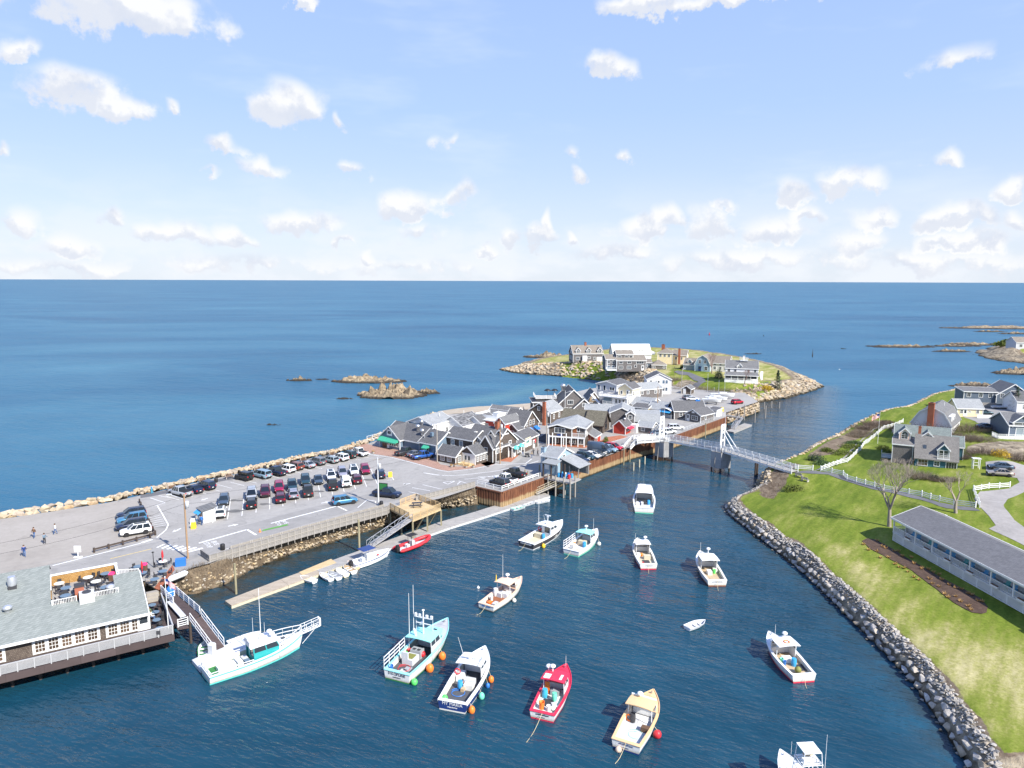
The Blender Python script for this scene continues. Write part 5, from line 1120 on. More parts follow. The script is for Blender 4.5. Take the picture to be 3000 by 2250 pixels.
h.part('steps',MB().box(1.,8.,-.02,2.5,8.35,.35).box(1.,8.35,-.02,2.5,8.7,.7).box(1.,8.7,-.02,2.5,9.3,1.05),'wood_grey')
RESTO=h
# ------------------------------------------------------------------ vehicles
for k,c in dict(p_white=(.74,.75,.76),p_silver=(.38,.40,.42),p_grey=(.16,.17,.185),p_black=(.012,.012,.014),p_charcoal=(.04,.042,.046),p_navy=(.012,.022,.055),p_blue=(.02,.10,.38),
                 p_seablue=(.05,.19,.33),p_ice=(.25,.36,.43),p_maroon=(.10,.012,.03),p_crimson=(.30,.012,.06),p_copper=(.20,.065,.04),p_teal=(.02,.055,.07),p_green=(.018,.04,.035),
                 p_sage=(.33,.38,.38),p_lilac=(.30,.30,.36),p_red=(.48,.01,.03),p_slate=(.06,.09,.13),p_gold=(.32,.28,.24),p_olive=(.12,.125,.11)).items():
    mat(k,c,.32,.25 if k not in ('p_white','p_black') else 0.,var=.03,coat=.6)
mat('lamp_white',(.75,.77,.8),.15);mat('lamp_red',(.42,.01,.01),.25);mat('hub',(.42,.43,.44),.35,.7)
CT={  # type: body stations (x, half width, bottom, shoulder, top), cabin (x0,x1,X0,X1, belt, roof, half width low, high), wheel x, radius
 'sedan':([(-2.35,.70,.42,.78,.86),(-2.22,.85,.30,.86,1.0),(-1.2,.90,.24,.88,1.02),(0,.91,.24,.86,.99),(1.0,.90,.24,.84,.95),(1.85,.87,.26,.74,.84),(2.22,.78,.32,.64,.72),(2.35,.62,.42,.58,.63)],(-1.85,1.15,-1.0,.25,.97,1.45,.80,.60),(1.42,-1.38),.33),
 'suv':([(-2.32,.76,.45,.95,1.05),(-2.22,.90,.34,1.0,1.1),(-1.2,.93,.28,1.02,1.1),(0,.93,.28,1.0,1.08),(1.0,.92,.28,.98,1.06),(1.85,.90,.30,.92,1.0),(2.22,.82,.36,.82,.9),(2.34,.66,.46,.70,.76)],(-2.2,1.2,-1.95,.35,1.06,1.70,.84,.66),(1.42,-1.38),.37),
 'wagon':([(-2.4,.74,.42,.85,.95),(-2.28,.88,.32,.92,1.03),(-1.2,.91,.26,.94,1.04),(0,.91,.26,.92,1.01),(1.0,.90,.26,.88,.98),(1.9,.88,.28,.8,.9),(2.25,.8,.34,.7,.78),(2.38,.64,.44,.62,.68)],(-2.28,1.15,-1.9,.3,1.0,1.52,.82,.63),(1.42,-1.4),.35),
 'van':([(-2.5,.80,.42,.95,1.05),(-2.4,.95,.30,1.0,1.1),(-1.2,.98,.25,1.0,1.08),(0,.98,.25,.98,1.05),(1.2,.97,.25,.95,1.02),(2.0,.93,.27,.86,.95),(2.35,.84,.34,.76,.82),(2.48,.68,.44,.66,.7)],(-2.4,1.75,-2.2,.7,1.05,1.75,.88,.70),(1.55,-1.5),.35),
 'pickup':([(-2.8,.92,.48,1.0,1.14),(-2.74,.96,.42,1.05,1.16),(-1.0,.97,.38,1.06,1.16),(0,.97,.36,1.06,1.14),(1.2,.97,.36,1.05,1.12),(2.2,.95,.38,1.0,1.08),(2.6,.88,.42,.9,.98),(2.74,.72,.5,.8,.86)],(-.85,1.45,-.62,.72,1.12,1.86,.88,.70),(1.72,-1.65),.41),
 'jeep':([(-2.1,.82,.5,1.05,1.15),(-2.06,.86,.45,1.1,1.18),(-1,.87,.42,1.1,1.18),(0,.87,.42,1.1,1.16),(.9,.86,.42,1.08,1.14),(1.7,.78,.45,1.02,1.1),(2.0,.76,.5,1.0,1.06),(2.06,.72,.55,.9,.95)],(-2.04,.85,-1.98,.5,1.14,1.85,.80,.72),(1.35,-1.3),.42),
 'sprinter':([(-2.95,.95,.45,1.2,2.5),(-2.9,1.0,.35,1.3,2.62),(-1,1.0,.3,1.3,2.64),(.6,1.0,.3,1.3,2.6),(1.4,1.0,.3,1.2,2.2),(2.2,.98,.3,1.05,1.5),(2.7,.92,.34,.95,1.15),(2.95,.75,.45,.8,.9)],(1.0,2.35,.9,1.35,1.42,2.3,.985,.86),(1.9,-1.75),.37)}
def car_meshes(ty):
    st,cab,wx,wr=CT[ty]
    def f():
        b=MB();rg=[]
        for (x,w,zb,zs,zt) in st:
            hs_=[(w*.86,zb),(w*.97,zb+.1),(w,zb+.28),(w*.985,lerp(zb,zs,.75)),(w*.95,zs),(w*.86,lerp(zs,zt,.75)),(w*.6,zt+.012)]
            rg.append([(x,-k,z_) for k,z_ in hs_]+[(x,k,z_) for k,z_ in hs_[::-1]])
        b.loft(rg,0,sm=True)
        x0,x1=st[0][0],st[-1][0];zb=st[2][2]
        b.box(x0-.05,-.7,zb+.1,x0+.06,.7,zb+.34,1);b.box(x1-.1,-.62,zb+.08,x1+.05,.62,zb+.3,1)      # bumpers
        for sy in (-1,1):
            b.box(wx[1]+wr*1.1,sy*st[2][1]-.012,zb-.02,wx[0]-wr*1.1,sy*st[2][1]+.012,zb+.16,1)       # sills
            for xx in wx:b.lathe((0,0,0),[(wr*1.16,-.02),(wr*1.16,.02)],14,1,False);_rot(b,28,xx,sy*(st[2][1]-.005),wr)
            b.box(cab[1]-.45,sy*(cab[6]+.02),cab[4]+.06,cab[1]-.27,sy*(cab[6]+.2),cab[4]+.2,0) if sy >0 else b.box(cab[1]-.45,-cab[6]-.2,cab[4]+.06,cab[1]-.27,-cab[6]-.02,cab[4]+.2,0)
        if ty == 'pickup':b.box(-2.68,-.76,1.05,-.95,.76,1.175,1);b.box(-2.66,-.74,1.16,-.97,.74,1.178,1)
        if ty == 'jeep':b.lathe((0,0,0),[(.36,-.1),(.36,.1)],12,1);_rotx(b,24,-2.2,.1,1.05)
        if ty in ('suv','pickup','jeep','wagon','sedan','van'):b.box(x1-.06,-.4,st[-1][2]+.1,x1+.02,.4,st[-1][3]+.0,1)
        body=b.mesh('body',['p_white','rubber'])
        c=cab;g=MB();g.frus((c[0],-c[6],c[1],c[6]),(c[2],-c[7],c[3],c[7]),c[4],c[5])
        gl=g.mesh('window_glass','car_glass')
        r_=MB();r_.frus((c[2]-.05,-c[7]-.015,c[3]+.03,c[7]+.015),(c[2]+.0,-c[7]+.03,c[3]-.03,c[7]-.03),c[5]-.05,c[5]+.012);r_.frus((c[2]+.0,-c[7]+.03,c[3]-.03,c[7]-.03),(c[2]+.25,-c[7]+.2,c[3]-.25,c[7]-.2),c[5]+.012,c[5]+.055)
        for sy in (-1,1):
            for (xa,xb) in ((c[0],c[2]),(c[1],c[3]),(lerp(c[0],c[1],.36),lerp(c[2],c[3],.38)),(lerp(c[0],c[1],.68),lerp(c[2],c[3],.72))):
                r_.beam((xa,sy*c[6],c[4]),(xb,sy*c[7],c[5]),.09,.05)
        return body,gl,r_.mesh('roof','p_white')
    return cached(('car',ty),f)
def _rot(b,nv,x,y,z):       # last nv vertices: lathe axis z -> y, then move
    for i in range(len(b.v)-nv*2,len(b.v)):pass
    k=len(b.v)-56
    for i in range(k,len(b.v)):p=b.v[i];b.v[i] =(p[0]+x,p[2]+y,p[1]+z)
def _rotx(b,nv,x,y,z):
    k=len(b.v)-48
    for i in range(k,len(b.v)):p=b.v[i];b.v[i] =(p[2]+x,p[0]+y,p[1]+z)
def wheel_me(r_):
    def f():
        t=MB().lathe((0,0,0),[(r_*.7,-.11),(r_*.95,-.11),(r_,-.06),(r_,.06),(r_*.95,.11),(r_*.7,.11)],14)
        h_=MB().lathe((0,0,0),[(r_*.66,-.06),(r_*.7,.1),(r_*.6,.105),(r_*.2,.085),(.04,.1)],10)
        for q in (t,h_):q.v=[(p[0],p[2],p[1]) for p in q.v]
        return t.mesh('wheel','rubber'),h_.mesh('rim','hub')
    return cached(('wheel',r_),f)
def paint(o,m):o.material_slots[0].link='OBJECT';o.material_slots[0].material=M(m);return o
lamp=MB().box(-.06,-.16,-.07,.06,.16,.07).mesh('headlight','lamp_white');tail=MB().box(-.05,-.12,-.12,.05,.12,.12).mesh('taillight','lamp_red')
plate=MB().box(-.01,-.16,-.06,.01,.16,.06).mesh('licence_plate','white')
NAMES={'sedan':'sedan','suv':'suv','wagon':'estate_car','van':'minivan','pickup':'pickup_truck','jeep':'off_roader','sprinter':'panel_van'}
def car(px,end,hd,ty,pm,label,z=ZP,group='parked cars',top=None):
    p=P(px[0],px[1],z) if not isinstance(px,Vector) else px
    st,cab,wx,wr=CT[ty];a=R(hd);f=Vector((math.cos(a),math.sin(a),0));L=st[-1][0]
    if end == 'F':p=p-f*L
    elif end == 'R':p=p+f*L
    cat={'pickup':'pickup','sprinter':'van','van':'minivan'}.get(ty,'car')
    o=ent(NAMES[ty],label,cat,(p.x,p.y,p.z),a,group)
    body,gl,rf=car_meshes(ty)
    paint(put('body',body,o),pm);put('window_glass',gl,o);paint(put('roof',rf,o),pm)
    t,hb=wheel_me(wr)
    for x_ in wx:
        for sy in (-1,1):
            w_=put('wheel',t,o,(x_,sy*(st[2][1]-.08),wr),0 if sy >0 else R(180));put('rim',hb,w_)
    s0,s1=st[0],st[-1]
    for sy in (-1,1):
        put('headlight',lamp,o,(s1[0]-.13,sy*.62,s1[3]+.02));put('taillight',tail,o,(s0[0]+.03,sy*.7,s0[3]-.02))
    put('licence_plate',plate,o,(s0[0]-.06,0,s0[2]+.25))
    if top == 'cap':paint(put('bed_cover',cached('cap',lambda:MB().frus((-2.72,-.86,-.9,.86),(-2.6,-.72,-.92,.72),1.15,1.82).mesh('bed_cover','p_white')),o),pm);put('rear_glass',cached('capg',lambda:MB().slab([(-2.745,-.6,1.25),(-2.745,.6,1.25),(-2.68,.55,1.7),(-2.68,-.55,1.7)],.01).mesh('rear_glass','car_glass')),o)
    if top == 'lid':put('bed_cover',cached('lid',lambda:MB().box(-2.72,-.84,1.17,-.9,.84,1.22).mesh('bed_cover','rubber')),o)
    if top == 'roofwin':put('sunroof',cached(('sun',ty),lambda:MB().box(cab[2]+.35,-.42,cab[5]+.052,cab[3]-.2,.42,cab[5]+.056).mesh('sunroof','car_glass')),o)
    return o
c3=lambda x,y:(450+x/4.147,1280+y/4.147)
c4=lambda x,y:(850+x/4.147,1280+y/4.147)
c5=lambda x,y:(1050+x/5.53,1120+y/5.53)
c6=lambda x,y:(1400+x/4.424,1100+y/4.424)
cB=lambda x,y:(1540+x/6.144,1150+y/6.144)
cD=lambda x,y:(1850+x/4.424,1100+y/4.424)
SW='by the sea wall'
for a in [
 (c3(432,738),'R',150,'pickup','p_silver','silver pickup truck, first in the row along the sea wall','lid'),
 (c3(570,694),'R',146,'sedan','p_navy','black sedan parked between the silver pickup and a dark blue car'),
 (c3(722,652),'R',145,'suv','p_navy','dark blue hatchback with yellow rear sticker beside the sea wall'),
 (c3(1180,538),'R',150,'jeep','p_black','black off-roader with spare wheel parked by the sea wall'),
 (c3(1405,513),'R',147,'van','p_ice','pale blue minivan next to the black off-roader'),
 (c3(1588,482),'R',145,'pickup','p_navy','dark pickup truck between pale blue minivan and white car'),
 (c3(1700,445),'R',145,'suv','p_white','small white crossover beside a rust brown one'),
 (c4(140,412),'R',144,'suv','p_copper','rust brown crossover by the sea wall'),
 (c4(285,388),'R',144,'sedan','p_silver','silver rounded sedan next to the rust brown crossover'),
 (c4(408,352),'R',143,'suv','p_grey','grey crossover in the sea wall row between two silver cars'),
 (c4(572,328),'R',143,'wagon','p_sage','pale sage estate car parked by the sea wall'),
 (c4(690,302),'R',142,'suv','p_white','white boxy car with black wheels between sage and dark green cars'),
 (c4(788,268),'R',142,'suv','p_green','dark green car beside the white pickup'),
 (c4(925,245),'R',140,'pickup','p_white','white pickup truck, last in the row along the sea wall'),
 (c5(625,1205),'R',52,'pickup','p_charcoal','charcoal pickup truck parked outside the slate blue restaurant'),
 (c5(800,1225),'R',44,'sedan','p_grey','grey sedan between charcoal and bright blue pickups'),
 (c5(885,1262),'R',38,'pickup','p_blue','bright blue pickup truck outside the slate blue restaurant'),
 (c3(848,852),'F',-71,'wagon','p_slate','steel blue estate car facing the harbour above a white car'),
 (c3(1190,782),'F',-71,'van','p_silver','silver minivan nose to nose with a black car'),
 (c3(1357,748),'F',-71,'suv','p_maroon','deep purple crossover standing alone in its double bay'),
 (c3(1528,692),'F',-71,'suv','p_crimson','crimson car behind a dark maroon one in the middle rows'),
 (c3(1690,672),'F',-71,'suv','p_teal','dark teal car behind a lilac silver one in the middle rows'),
 (c4(192,602),'F',-72,'suv','p_teal','dark teal car behind the charcoal pickup'),
 (c4(350,592),'F',-72,'sedan','p_slate','slate blue sedan standing alone in the middle rows'),
 (c4(508,548),'F',-72,'suv','p_white','white car with sunroof behind the black covered pickup','roofwin'),
 (c4(648,505),'F',-72,'suv','p_lilac','lilac grey car behind the white covered pickup'),
 (c4(788,482),'F',-73,'suv','p_white','white car with sunroof behind the dark maroon one','roofwin'),
 (c4(925,468),'F',-73,'suv','p_crimson','crimson car at the village end of the middle rows'),
 (c3(808,1006),'R',109,'suv','p_white','white car with sunroof at the ticket booth end of the middle rows','roofwin'),
 (c3(1190,892),'R',109,'suv','p_black','black car with green licence plate in the middle rows'),
 (c3(1545,822),'R',109,'suv','p_maroon','dark maroon car with purple roof in front of the crimson one'),
 (c3(1705,773),'R',109,'suv','p_lilac','lilac silver hatchback in front of the dark teal one'),
 (c4(225,748),'R',108,'pickup','p_charcoal','charcoal pickup truck with black bed lid in the middle rows','lid'),
 (c4(528,668),'R',108,'pickup','p_black','black pickup truck with covered bed in the middle rows','lid'),
 (c4(690,628),'R',107,'pickup','p_white','white pickup truck with raised white bed cover','cap'),
 (c4(825,588),'R',107,'suv','p_maroon','dark maroon car in the last pair of the middle rows'),
 (c4(1108,522),'R',106,'suv','p_navy','dark navy car parked alone behind the utility pole'),
 (c4(812,790),'F',29,'suv','p_seablue','sea blue crossover driving along the lower lane','','cars on the move'),
 (c4(1340,742),'F',-16,'pickup','p_navy','dark pickup truck carrying a framed sign board'),
 ((351,1572),'F',212,'suv','p_white','white car with sunroof nearest the brown guard rail','roofwin'),
 ((338,1556),'F',212,'suv','p_navy','navy car just behind the white one by the guard rail'),
 ((342,1537),'F',212,'suv','p_seablue','blue and white crossover third from the guard rail corner'),
 ((341,1522),'F',212,'suv','p_navy','dark navy car farthest from the guard rail corner'),
 (c6(490,1416),'R',139,'pickup','p_white','white pickup truck with empty bed on the quay corner'),
 (c6(600,1336),'R',137,'pickup','p_black','black pickup truck beside the white one on the quay corner'),
 (c6(392,1455),'R',139,'suv','p_black','black hatchback against the railing on the quay corner'),
 (cB(1535,1112),'F',-30,'sprinter','p_slate','tall grey panel van parked along the quay'),
 (cB(1645,1088),'F',-35,'suv','p_ice','pale blue car between the grey van and the red car'),
 (cB(1735,1052),'F',-36,'suv','p_red','bright red car parked by the footbridge stairs'),
 (cB(1425,1170),'F',-36,'sedan','p_olive','olive grey car in front of the grey van'),
 (cB(1345,1195),'F',-36,'sedan','p_white','white sedan between olive grey and dark teal cars'),
 (cB(1240,1222),'F',-36,'suv','p_teal','dark teal car on the quay beside the white sedan'),
 (cB(1125,1282),'F',-37,'suv','p_navy','navy car on the quay nearest the bait shed'),
 ((1567,1277),'C',66,'suv','p_navy','navy car in the lane beside the columned porch shop'),
 ((1843,1203),'C',-6,'suv','p_slate','dark blue car below the white inn balcony'),
 (cD(330,572),'F',-20,'suv','p_navy','navy car in front of the blue kiosk'),
 (cD(425,592),'F',-20,'suv','p_black','black car beside the navy one at the blue kiosk'),
 (cD(575,705),'C',4,'suv','p_white','white car beyond the first bridge tower'),
 (cD(470,760),'C',20,'suv','p_white','white car behind the bridge railing'),
 (cD(345,772),'C',20,'sedan','p_slate','blue grey sedan behind the bridge railing'),
 (cD(748,308),'C',0,'wagon','p_grey','grey estate car in the upper yard'),
 (cD(790,322),'C',-4,'sedan','p_white','white sedan in the upper yard behind the dark shops'),
 (cD(1075,318),'C',10,'suv','p_white','white car beside the stored sailing boats'),
 (cD(1370,368),'C',30,'suv','p_red','red car half hidden behind the stored sailing boats')]:
    car(a[0],a[1],a[2],a[3],a[4],a[5],top=a[6] if len(a) >6 else None,group=a[7] if len(a) >7 else 'parked cars')
for px,hd,ty,pm,lb in [((2929,1393),160,'sedan','p_gold','pale bronze sedan on the drive of the teal house'),((2931,1374),160,'sedan','p_slate','blue sedan beside the pale bronze one on the drive'),
                           ((2882,1214),-12,'wagon','p_teal','dark estate car in the yard by the slate blue house'),((2890,1256),-14,'sedan','p_slate','blue grey sedan at the edge of the far yard')]:
    car(G(*px),'C',hd,ty,pm,lb)
# ------------------------------------------------------------------ sheet pile quay
def rust_mat():
    m=bpy.data.materials.new('rust');m.use_nodes=True;t=NT(m.node_tree);MATS['rust'] =m
    gp=t.n('ShaderNodeNewGeometry').outputs['Position'];z=t.n('ShaderNodeSeparateXYZ',{0:gp}).outputs[2]
    st=t.noise(t.vec('MULTIPLY',gp,(1.6,1.6,.25)),1.3,5,.65)
    c=t.ramp(st,[(.28,(.055,.022,.012)),(.48,(.15,.055,.025)),(.7,(.24,.10,.045))])
    tide=t.sstep(t.math('ADD',z,t.math('MULTIPLY',t.noise(gp,1.1,4,.6),1.1)),1.75,2.3,1.,0.)
    c=t.mix(tide,c,t.ramp(st,[(.3,(.24,.15,.07)),(.7,(.42,.31,.17))]))
    wet=t.sstep(t.math('ADD',z,t.math('MULTIPLY',t.noise(gp,.8,4,.6),.5)),.45,.8,1.,0.)
    c=t.mix(wet,c,(.035,.027,.014))
    b=t.n('ShaderNodeBsdfPrincipled',{'Base Color':c,'Roughness':.85})
    t.n('ShaderNodeOutputMaterial',{0:b.outputs[0]})
rust_mat()
quay=ent('quay_wall','rusty corrugated sheet pile quay wall along the harbour','quay wall')
pm_=MB().prism([(-.30,0),(-.16,-.22),(.16,-.22),(.30,0),(.30,.08),(.19,.08),(.13,-.13),(-.13,-.13),(-.19,.08),(-.30,.08)],-5.0,0).mesh('sheet_pile','rust')
for (a,b_) in zip(q_top,q_top[1:]):
    d=b_-a;L=d.length;n=int(L/.6);ang=math.atan2(d.y,d.x)
    for i in range(n):
        c=a+d*((i+.5)/n);put('sheet_pile',pm_,quay,(c.x,c.y,3.42),ang,(L/n/.6,1,1))
    nr=Vector((d.y,-d.x)).normalized()
    q=[Vector((*(a-nr*.1),3.46)),Vector((*(b_-nr*.1),3.46))]
    MB().beam(q[0],q[1],.75,.22).build('cap_beam','rust',quay)
def guard(name,label,pts,h=1.,rails=(1.,.62),post=2.,m='white',w=.09,cat='railing',pm=None):
    """post and rail fence as a thing: each post and rail a part"""
    o=ent(name,label,cat)
    for p,q in zip(pts,pts[1:]):
        d=q-p;n=max(1,round(d.length/post))
        for i in range(n+1):
            c=p+d*i/n;put('post',cached(('gpost',h,m,w),lambda:MB().box(-w*.7,-w*.7,0,w*.7,w*.7,h*1.08).mesh('post',pm or m)),o,c,math.atan2(d.y,d.x))
        for f in rails:MB().beam(p+Vector((0,0,h*f)),q+Vector((0,0,h*f)),w*.8,w*1.3).build('rail',m,o)
    return o
Z=ZP
PP=lambda l,z=ZP:[P(*p,z) for p in l]
guard('quay_railing','low white rail round the quay corner car park',PP([(1398,1420),(1470,1436),(1578,1397)]),.8,(1.,.55),2.2,'white')
guard('quay_railing','white double rail along the quay in front of the parked van',PP([(1692,1363),(1782,1331),(1850,1304)]),.8,(1.,.55),2.2,'white')
guard('quay_railing','thin grey rail along the quay below the dark shops',PP([(1975,1273),(2050,1246),(2126,1219)]),1.,(1.,.66,.33),2.,'lgrey',.05)
# ------------------------------------------------------------------ harbour walk: board fence, benches
fence=ent('board_fence','long weathered grey board fence along the harbour walk','fence')
def board_fence(pts,parent,h=1.05,step=1.2):
    for p,q in zip(pts,pts[1:]):
        d=q-p;L=d.length;n=max(1,round(L/step));ang=math.atan2(d.y,d.x);w=L/n
        pan=cached(('bf',round(w,2)),lambda:MB().box(-w/2,-.03,-.45,w/2,.03,h).box(-w/2,-.1,h,w/2,.08,h+.05).mesh('fence_panel','boards_grey'))
        pst=cached('bfp',lambda:MB().box(-.05,-.1,-.9,.05,-.03,h).mesh('post','wood_grey'))
        rl=cached(('bfr',round(w,2)),lambda:MB().box(-w/2,-.09,.3,w/2,-.03,.42).mesh('rail','wood_grey'))
        for i in range(n):
            c=p+d*((i+.5)/n)
            put('fence_panel',pan,parent,c,ang);put('rail',rl,parent,c,ang);put('post',pst,parent,p+d*(i/n),ang)
FW=PP([(590,1630),(614,1647),(700,1622),(900,1563),(1134,1500),(1142,1494)],3.55)
board_fence(FW,fence)
FW2=PP([(1219,1470),(1300,1449),(1392,1425)],3.55);board_fence(FW2,fence)
bench_top=MB();
for k in range(3):bench_top.box(-.85,-.22+k*.16,.42,.85,-.08+k*.16,.46)
bench_me=bench_top.mesh('seat','wood_grey')
back=MB()
for k in range(3):back.box(-.85,.26+k*.03,.52+k*.15,.85,.29+k*.03,.64+k*.15)
back_me=back.mesh('backrest','wood_grey');bleg=MB().box(-.06,-.24,0,.06,.3,.42).box(-.05,.24,.4,.05,.36,.98).mesh('leg','concrete')
bd=MB();back2=MB()
def bench(p,rz,label,group,mats=None):
    o=ent('bench',label,'bench',p,rz,group)
    for nm,me in (('seat',bench_me),('backrest',back_me)):
        x=put(nm,me,o)
        if mats:paint(x,mats)
    for sx in (-.7,.7):put('leg',bleg,o,(sx,0,0))
    return o
a,c=P(688,1611,Z),P(1112,1493,Z);d=c-a;ang=math.atan2(d.y,d.x)
for i in range(17):
    p=a+d*(i/16)
    bench(p,ang+math.pi,['grey slatted bench nearest the rubbish bin on the harbour walk','grey slatted bench at the deck end of the harbour walk'][i//16] if i in (0,16) else 'grey slatted bench in the long row behind the board fence','benches along the harbour walk')
for k,(x,y) in enumerate([(505,1437),(595,1413),(672,1402),(757,1383),(818,1367),(890,1353),(975,1336),(1030,1322)]):
    p=P(x,y,Z);bench(p,ang,'brown slatted bench facing the sea, %s along the sea wall' % ('first','second','third','fourth','fifth','sixth','seventh','eighth')[k],'benches along the sea wall','brown')
# ------------------------------------------------------------------ guard rail of dark timber round the gravel lot
def timber_guard(pts,label):
    o=ent('timber_guard_rail',label,'guard rail')
    for p,q in zip(pts,pts[1:]):
        d=q-p;n=max(1,round(d.length/2.1));ang=math.atan2(d.y,d.x)
        for i in range(n+1):put('post',cached('tgp',lambda:MB().box(-.12,-.12,0,.12,.12,.78).mesh('post','wood_dark')),o,p+d*i/n,ang)
        MB().beam(p+Vector((0,0,.52)),q+Vector((0,0,.52)),.12,.26).build('rail','wood_dark',o)
timber_guard(PP([(409,1473),(432,1522),(455,1568),(440,1576),(276,1619)]),'dark timber guard rail bending round the gravel lot')
# ------------------------------------------------------------------ timber viewing deck over the bank
DZ=3.75
dk=[P(1143,1490,DZ),P(1209,1524,DZ),P(1292,1490,DZ),P(1219,1462,DZ)]
o=ent('viewing_deck','new yellow timber viewing deck on posts above the bank','deck',dk[0])
def rel(p,o_=None):return p-(o_ or o).location
MB().slab([rel(p) for p in dk],.12).slab([rel(p)-Vector((0,0,.13)) for p in dk],.22).build('floor','planks_new',o)
for p,q,nm in ((dk[0],lerp(dk[0],dk[1],.86),1),(lerp(dk[1],dk[2],.02),dk[2],1),(dk[2],dk[3],1),(dk[3],lerp(dk[3],dk[0],.62),1)):
    b=MB();railing(b,[rel(p),rel(q)],1.05,.17,1.7,pw=.11,bal=.05);b.build('railing','wood_new',o)
for k,p in enumerate((dk[1],lerp(dk[1],dk[2],.5),dk[2],dk[0],lerp(dk[0],dk[1],.5))):
    MB().box(-.13,-.13,-5,.13,.13,-.3).build('post','wood_pile',o,rel(p)+Vector((0,.15,0)))
for p in (lerp(dk[1],dk[2],.35),lerp(dk[1],dk[2],.8)):MB().beam(rel(p)+Vector((0,.2,-.4)),rel(p)+Vector((-1.6,1.8,-3.4)),.16,.2).build('brace','wood_pile',o)
p=P(1222,1484,DZ+.01)
t_=ent('picnic_table','dark picnic table with benches on the timber deck','table',p,R(12))
MB().box(-.95,-.4,.7,.95,.4,.76).build('table_top','dark',t_)
for sy in (-.75,.75):MB().box(-.95,sy-.14,.42,.95,sy+.14,.47).build('seat','dark',t_)
for sx in (-.65,.65):MB().beam((sx,-.75,.02),(sx,.3,.7),.1).beam((sx,.75,.02),(sx,-.3,.7),.1).box(sx-.04,-.8,.36,sx+.04,.8,.42).build('leg','dark',t_)
# gangway of welded aluminium
def gangway(name,label,p,q,w=1.3,h=1.05,m='alum',floor='planks_grey',seg=1.4,truss=True):
    o=ent(name,label,'gangway',p);d=q-p;e=Vector((-d.y,d.x,0)).normalized()*w/2;n=max(2,round(d.length/seg))
    MB().slab([-e,d-e,d+e,e],.1).build('walkway',floor,o)
    for s_ in (-1,1):
        b=MB();a=e*s_
        for f in (.05,h*.5,h):b.beam(a+Vector((0,0,f)),a+d+Vector((0,0,f)),.07,.07) if f != h*.5 or not truss else None
        for i in range(n+1):
            c=a+d*i/n;b.beam(c,c+Vector((0,0,h)),.06,.06)
            if truss and i <n:g=a+d*(i+1)/n;b.beam(c+Vector((0,0,h if i % 2 else 0)),g+Vector((0,0,0 if i % 2 else h)),.05,.05)
        b.build('handrail',m,o)
    return o
gangway('gangway','silver truss gangway sloping from the timber deck to the float',P(1203,1520,DZ-.05),P(1080,1604,.62))
# ------------------------------------------------------------------ long float
o=ent('float_dock','long weathered floating dock below the harbour walk','dock')
FL=[((678,1774),(659,1760)),((750,1748),(728,1733)),((845,1714),(822,1697)),((940,1679),(917,1662)),((1040,1643),(1015,1626)),((1125,1611),(1090,1600)),((1225,1576),(1190,1563)),((1320,1543),(1285,1530)),((1420,1512),(1392,1499)),((1515,1481),(1490,1468)),((1612,1452),(1590,1440))]
for k,((a0,a1),(b0,b1)) in enumerate(zip(FL,FL[1:])):
    q=[P(*a0,.5),P(*b0,.5),P(*b1,.5),P(*a1,.5)];g=sum(q,Vector())/4;q=[x+(g-x)*.006 for x in q]
    MB().slab(q,.12).build('float_section','planks_grey' if k >2 else 'planks',o)
    MB().slab([x-Vector((0,0,.13)) for x in q],.45).build('pontoon','wood_pale' if k <4 else 'lgrey',o)
q=[P(876,1676,.55),P(885,1684,.55),P(985,1648,.55),P(970,1637,.55)]
MB().slab(q,.15).slab([x-Vector((0,0,.16)) for x in q],.4).build('float_section','planks_new',o)
def pile(px,top,r_=.17,z0=-3.,m='wood_pile',label='',grp=None):
    p=P(*px,0);b=MB().tube((0,0,z0),(0,0,top),r_,9,r_*.9)
    o=b.build('mooring_pile',m,None,p);tag(o,label,'pile',grp);return o
pile((1053,1616),5.6,.2,label='tall greenish pile beside the gangway foot')
pile((692,1740),4.6,.18,label='tall pile at the outer end of the long float')
for k,(x,y) in enumerate([(1856,1378),(1873,1369),(1889,1359)]):pile((x,y),1.9,.17,m='wood_pale',label=['nearest','middle','farthest'][k]+' of three short pale piles beside the quay',grp='short piles by the quay')
for k,(x,y,t_) in enumerate([(2016,1291,3.),(2066,1283,4.4)]):pile((x,y),t_,.17,label=['short','tall'][k]+' pile standing off the quay beyond the first bridge tower')
for k,(x,y,t_) in enumerate([(2211,1238,4.2),(2242,1225,4.2),(2239,1199,2.6),(2260,1195,2.4),(2283,1196,2.2),(2180,1230,5)]):pile((x,y),t_,.17,m='wood_grey',label=['nearest','second','third','fourth','farthest right','float side'][k]+' grey pile in the channel off the stone pier',grp='channel piles')
for k,(x,y) in enumerate([(1538,1424),(1546,1420),(1480,1430),(1827,1345),(1845,1336),(1580,1408)]):pile((x,y+18),5.0 if k in (0,2,5) else 4.4,.15,label='fender pile %s against the rusty quay wall' % ('left of the steps','beside the steps','at the corner','below the red car','nearest the bridge stairs','beside the bait shed')[k],grp='fender piles')
gangway('quay_steps','narrow wooden boarding ramp down from the bait shed deck',P(1638,1415,2.7),P(1570,1446,.8),1.1,.95,'wood_pale','planks_grey',1.2,False)
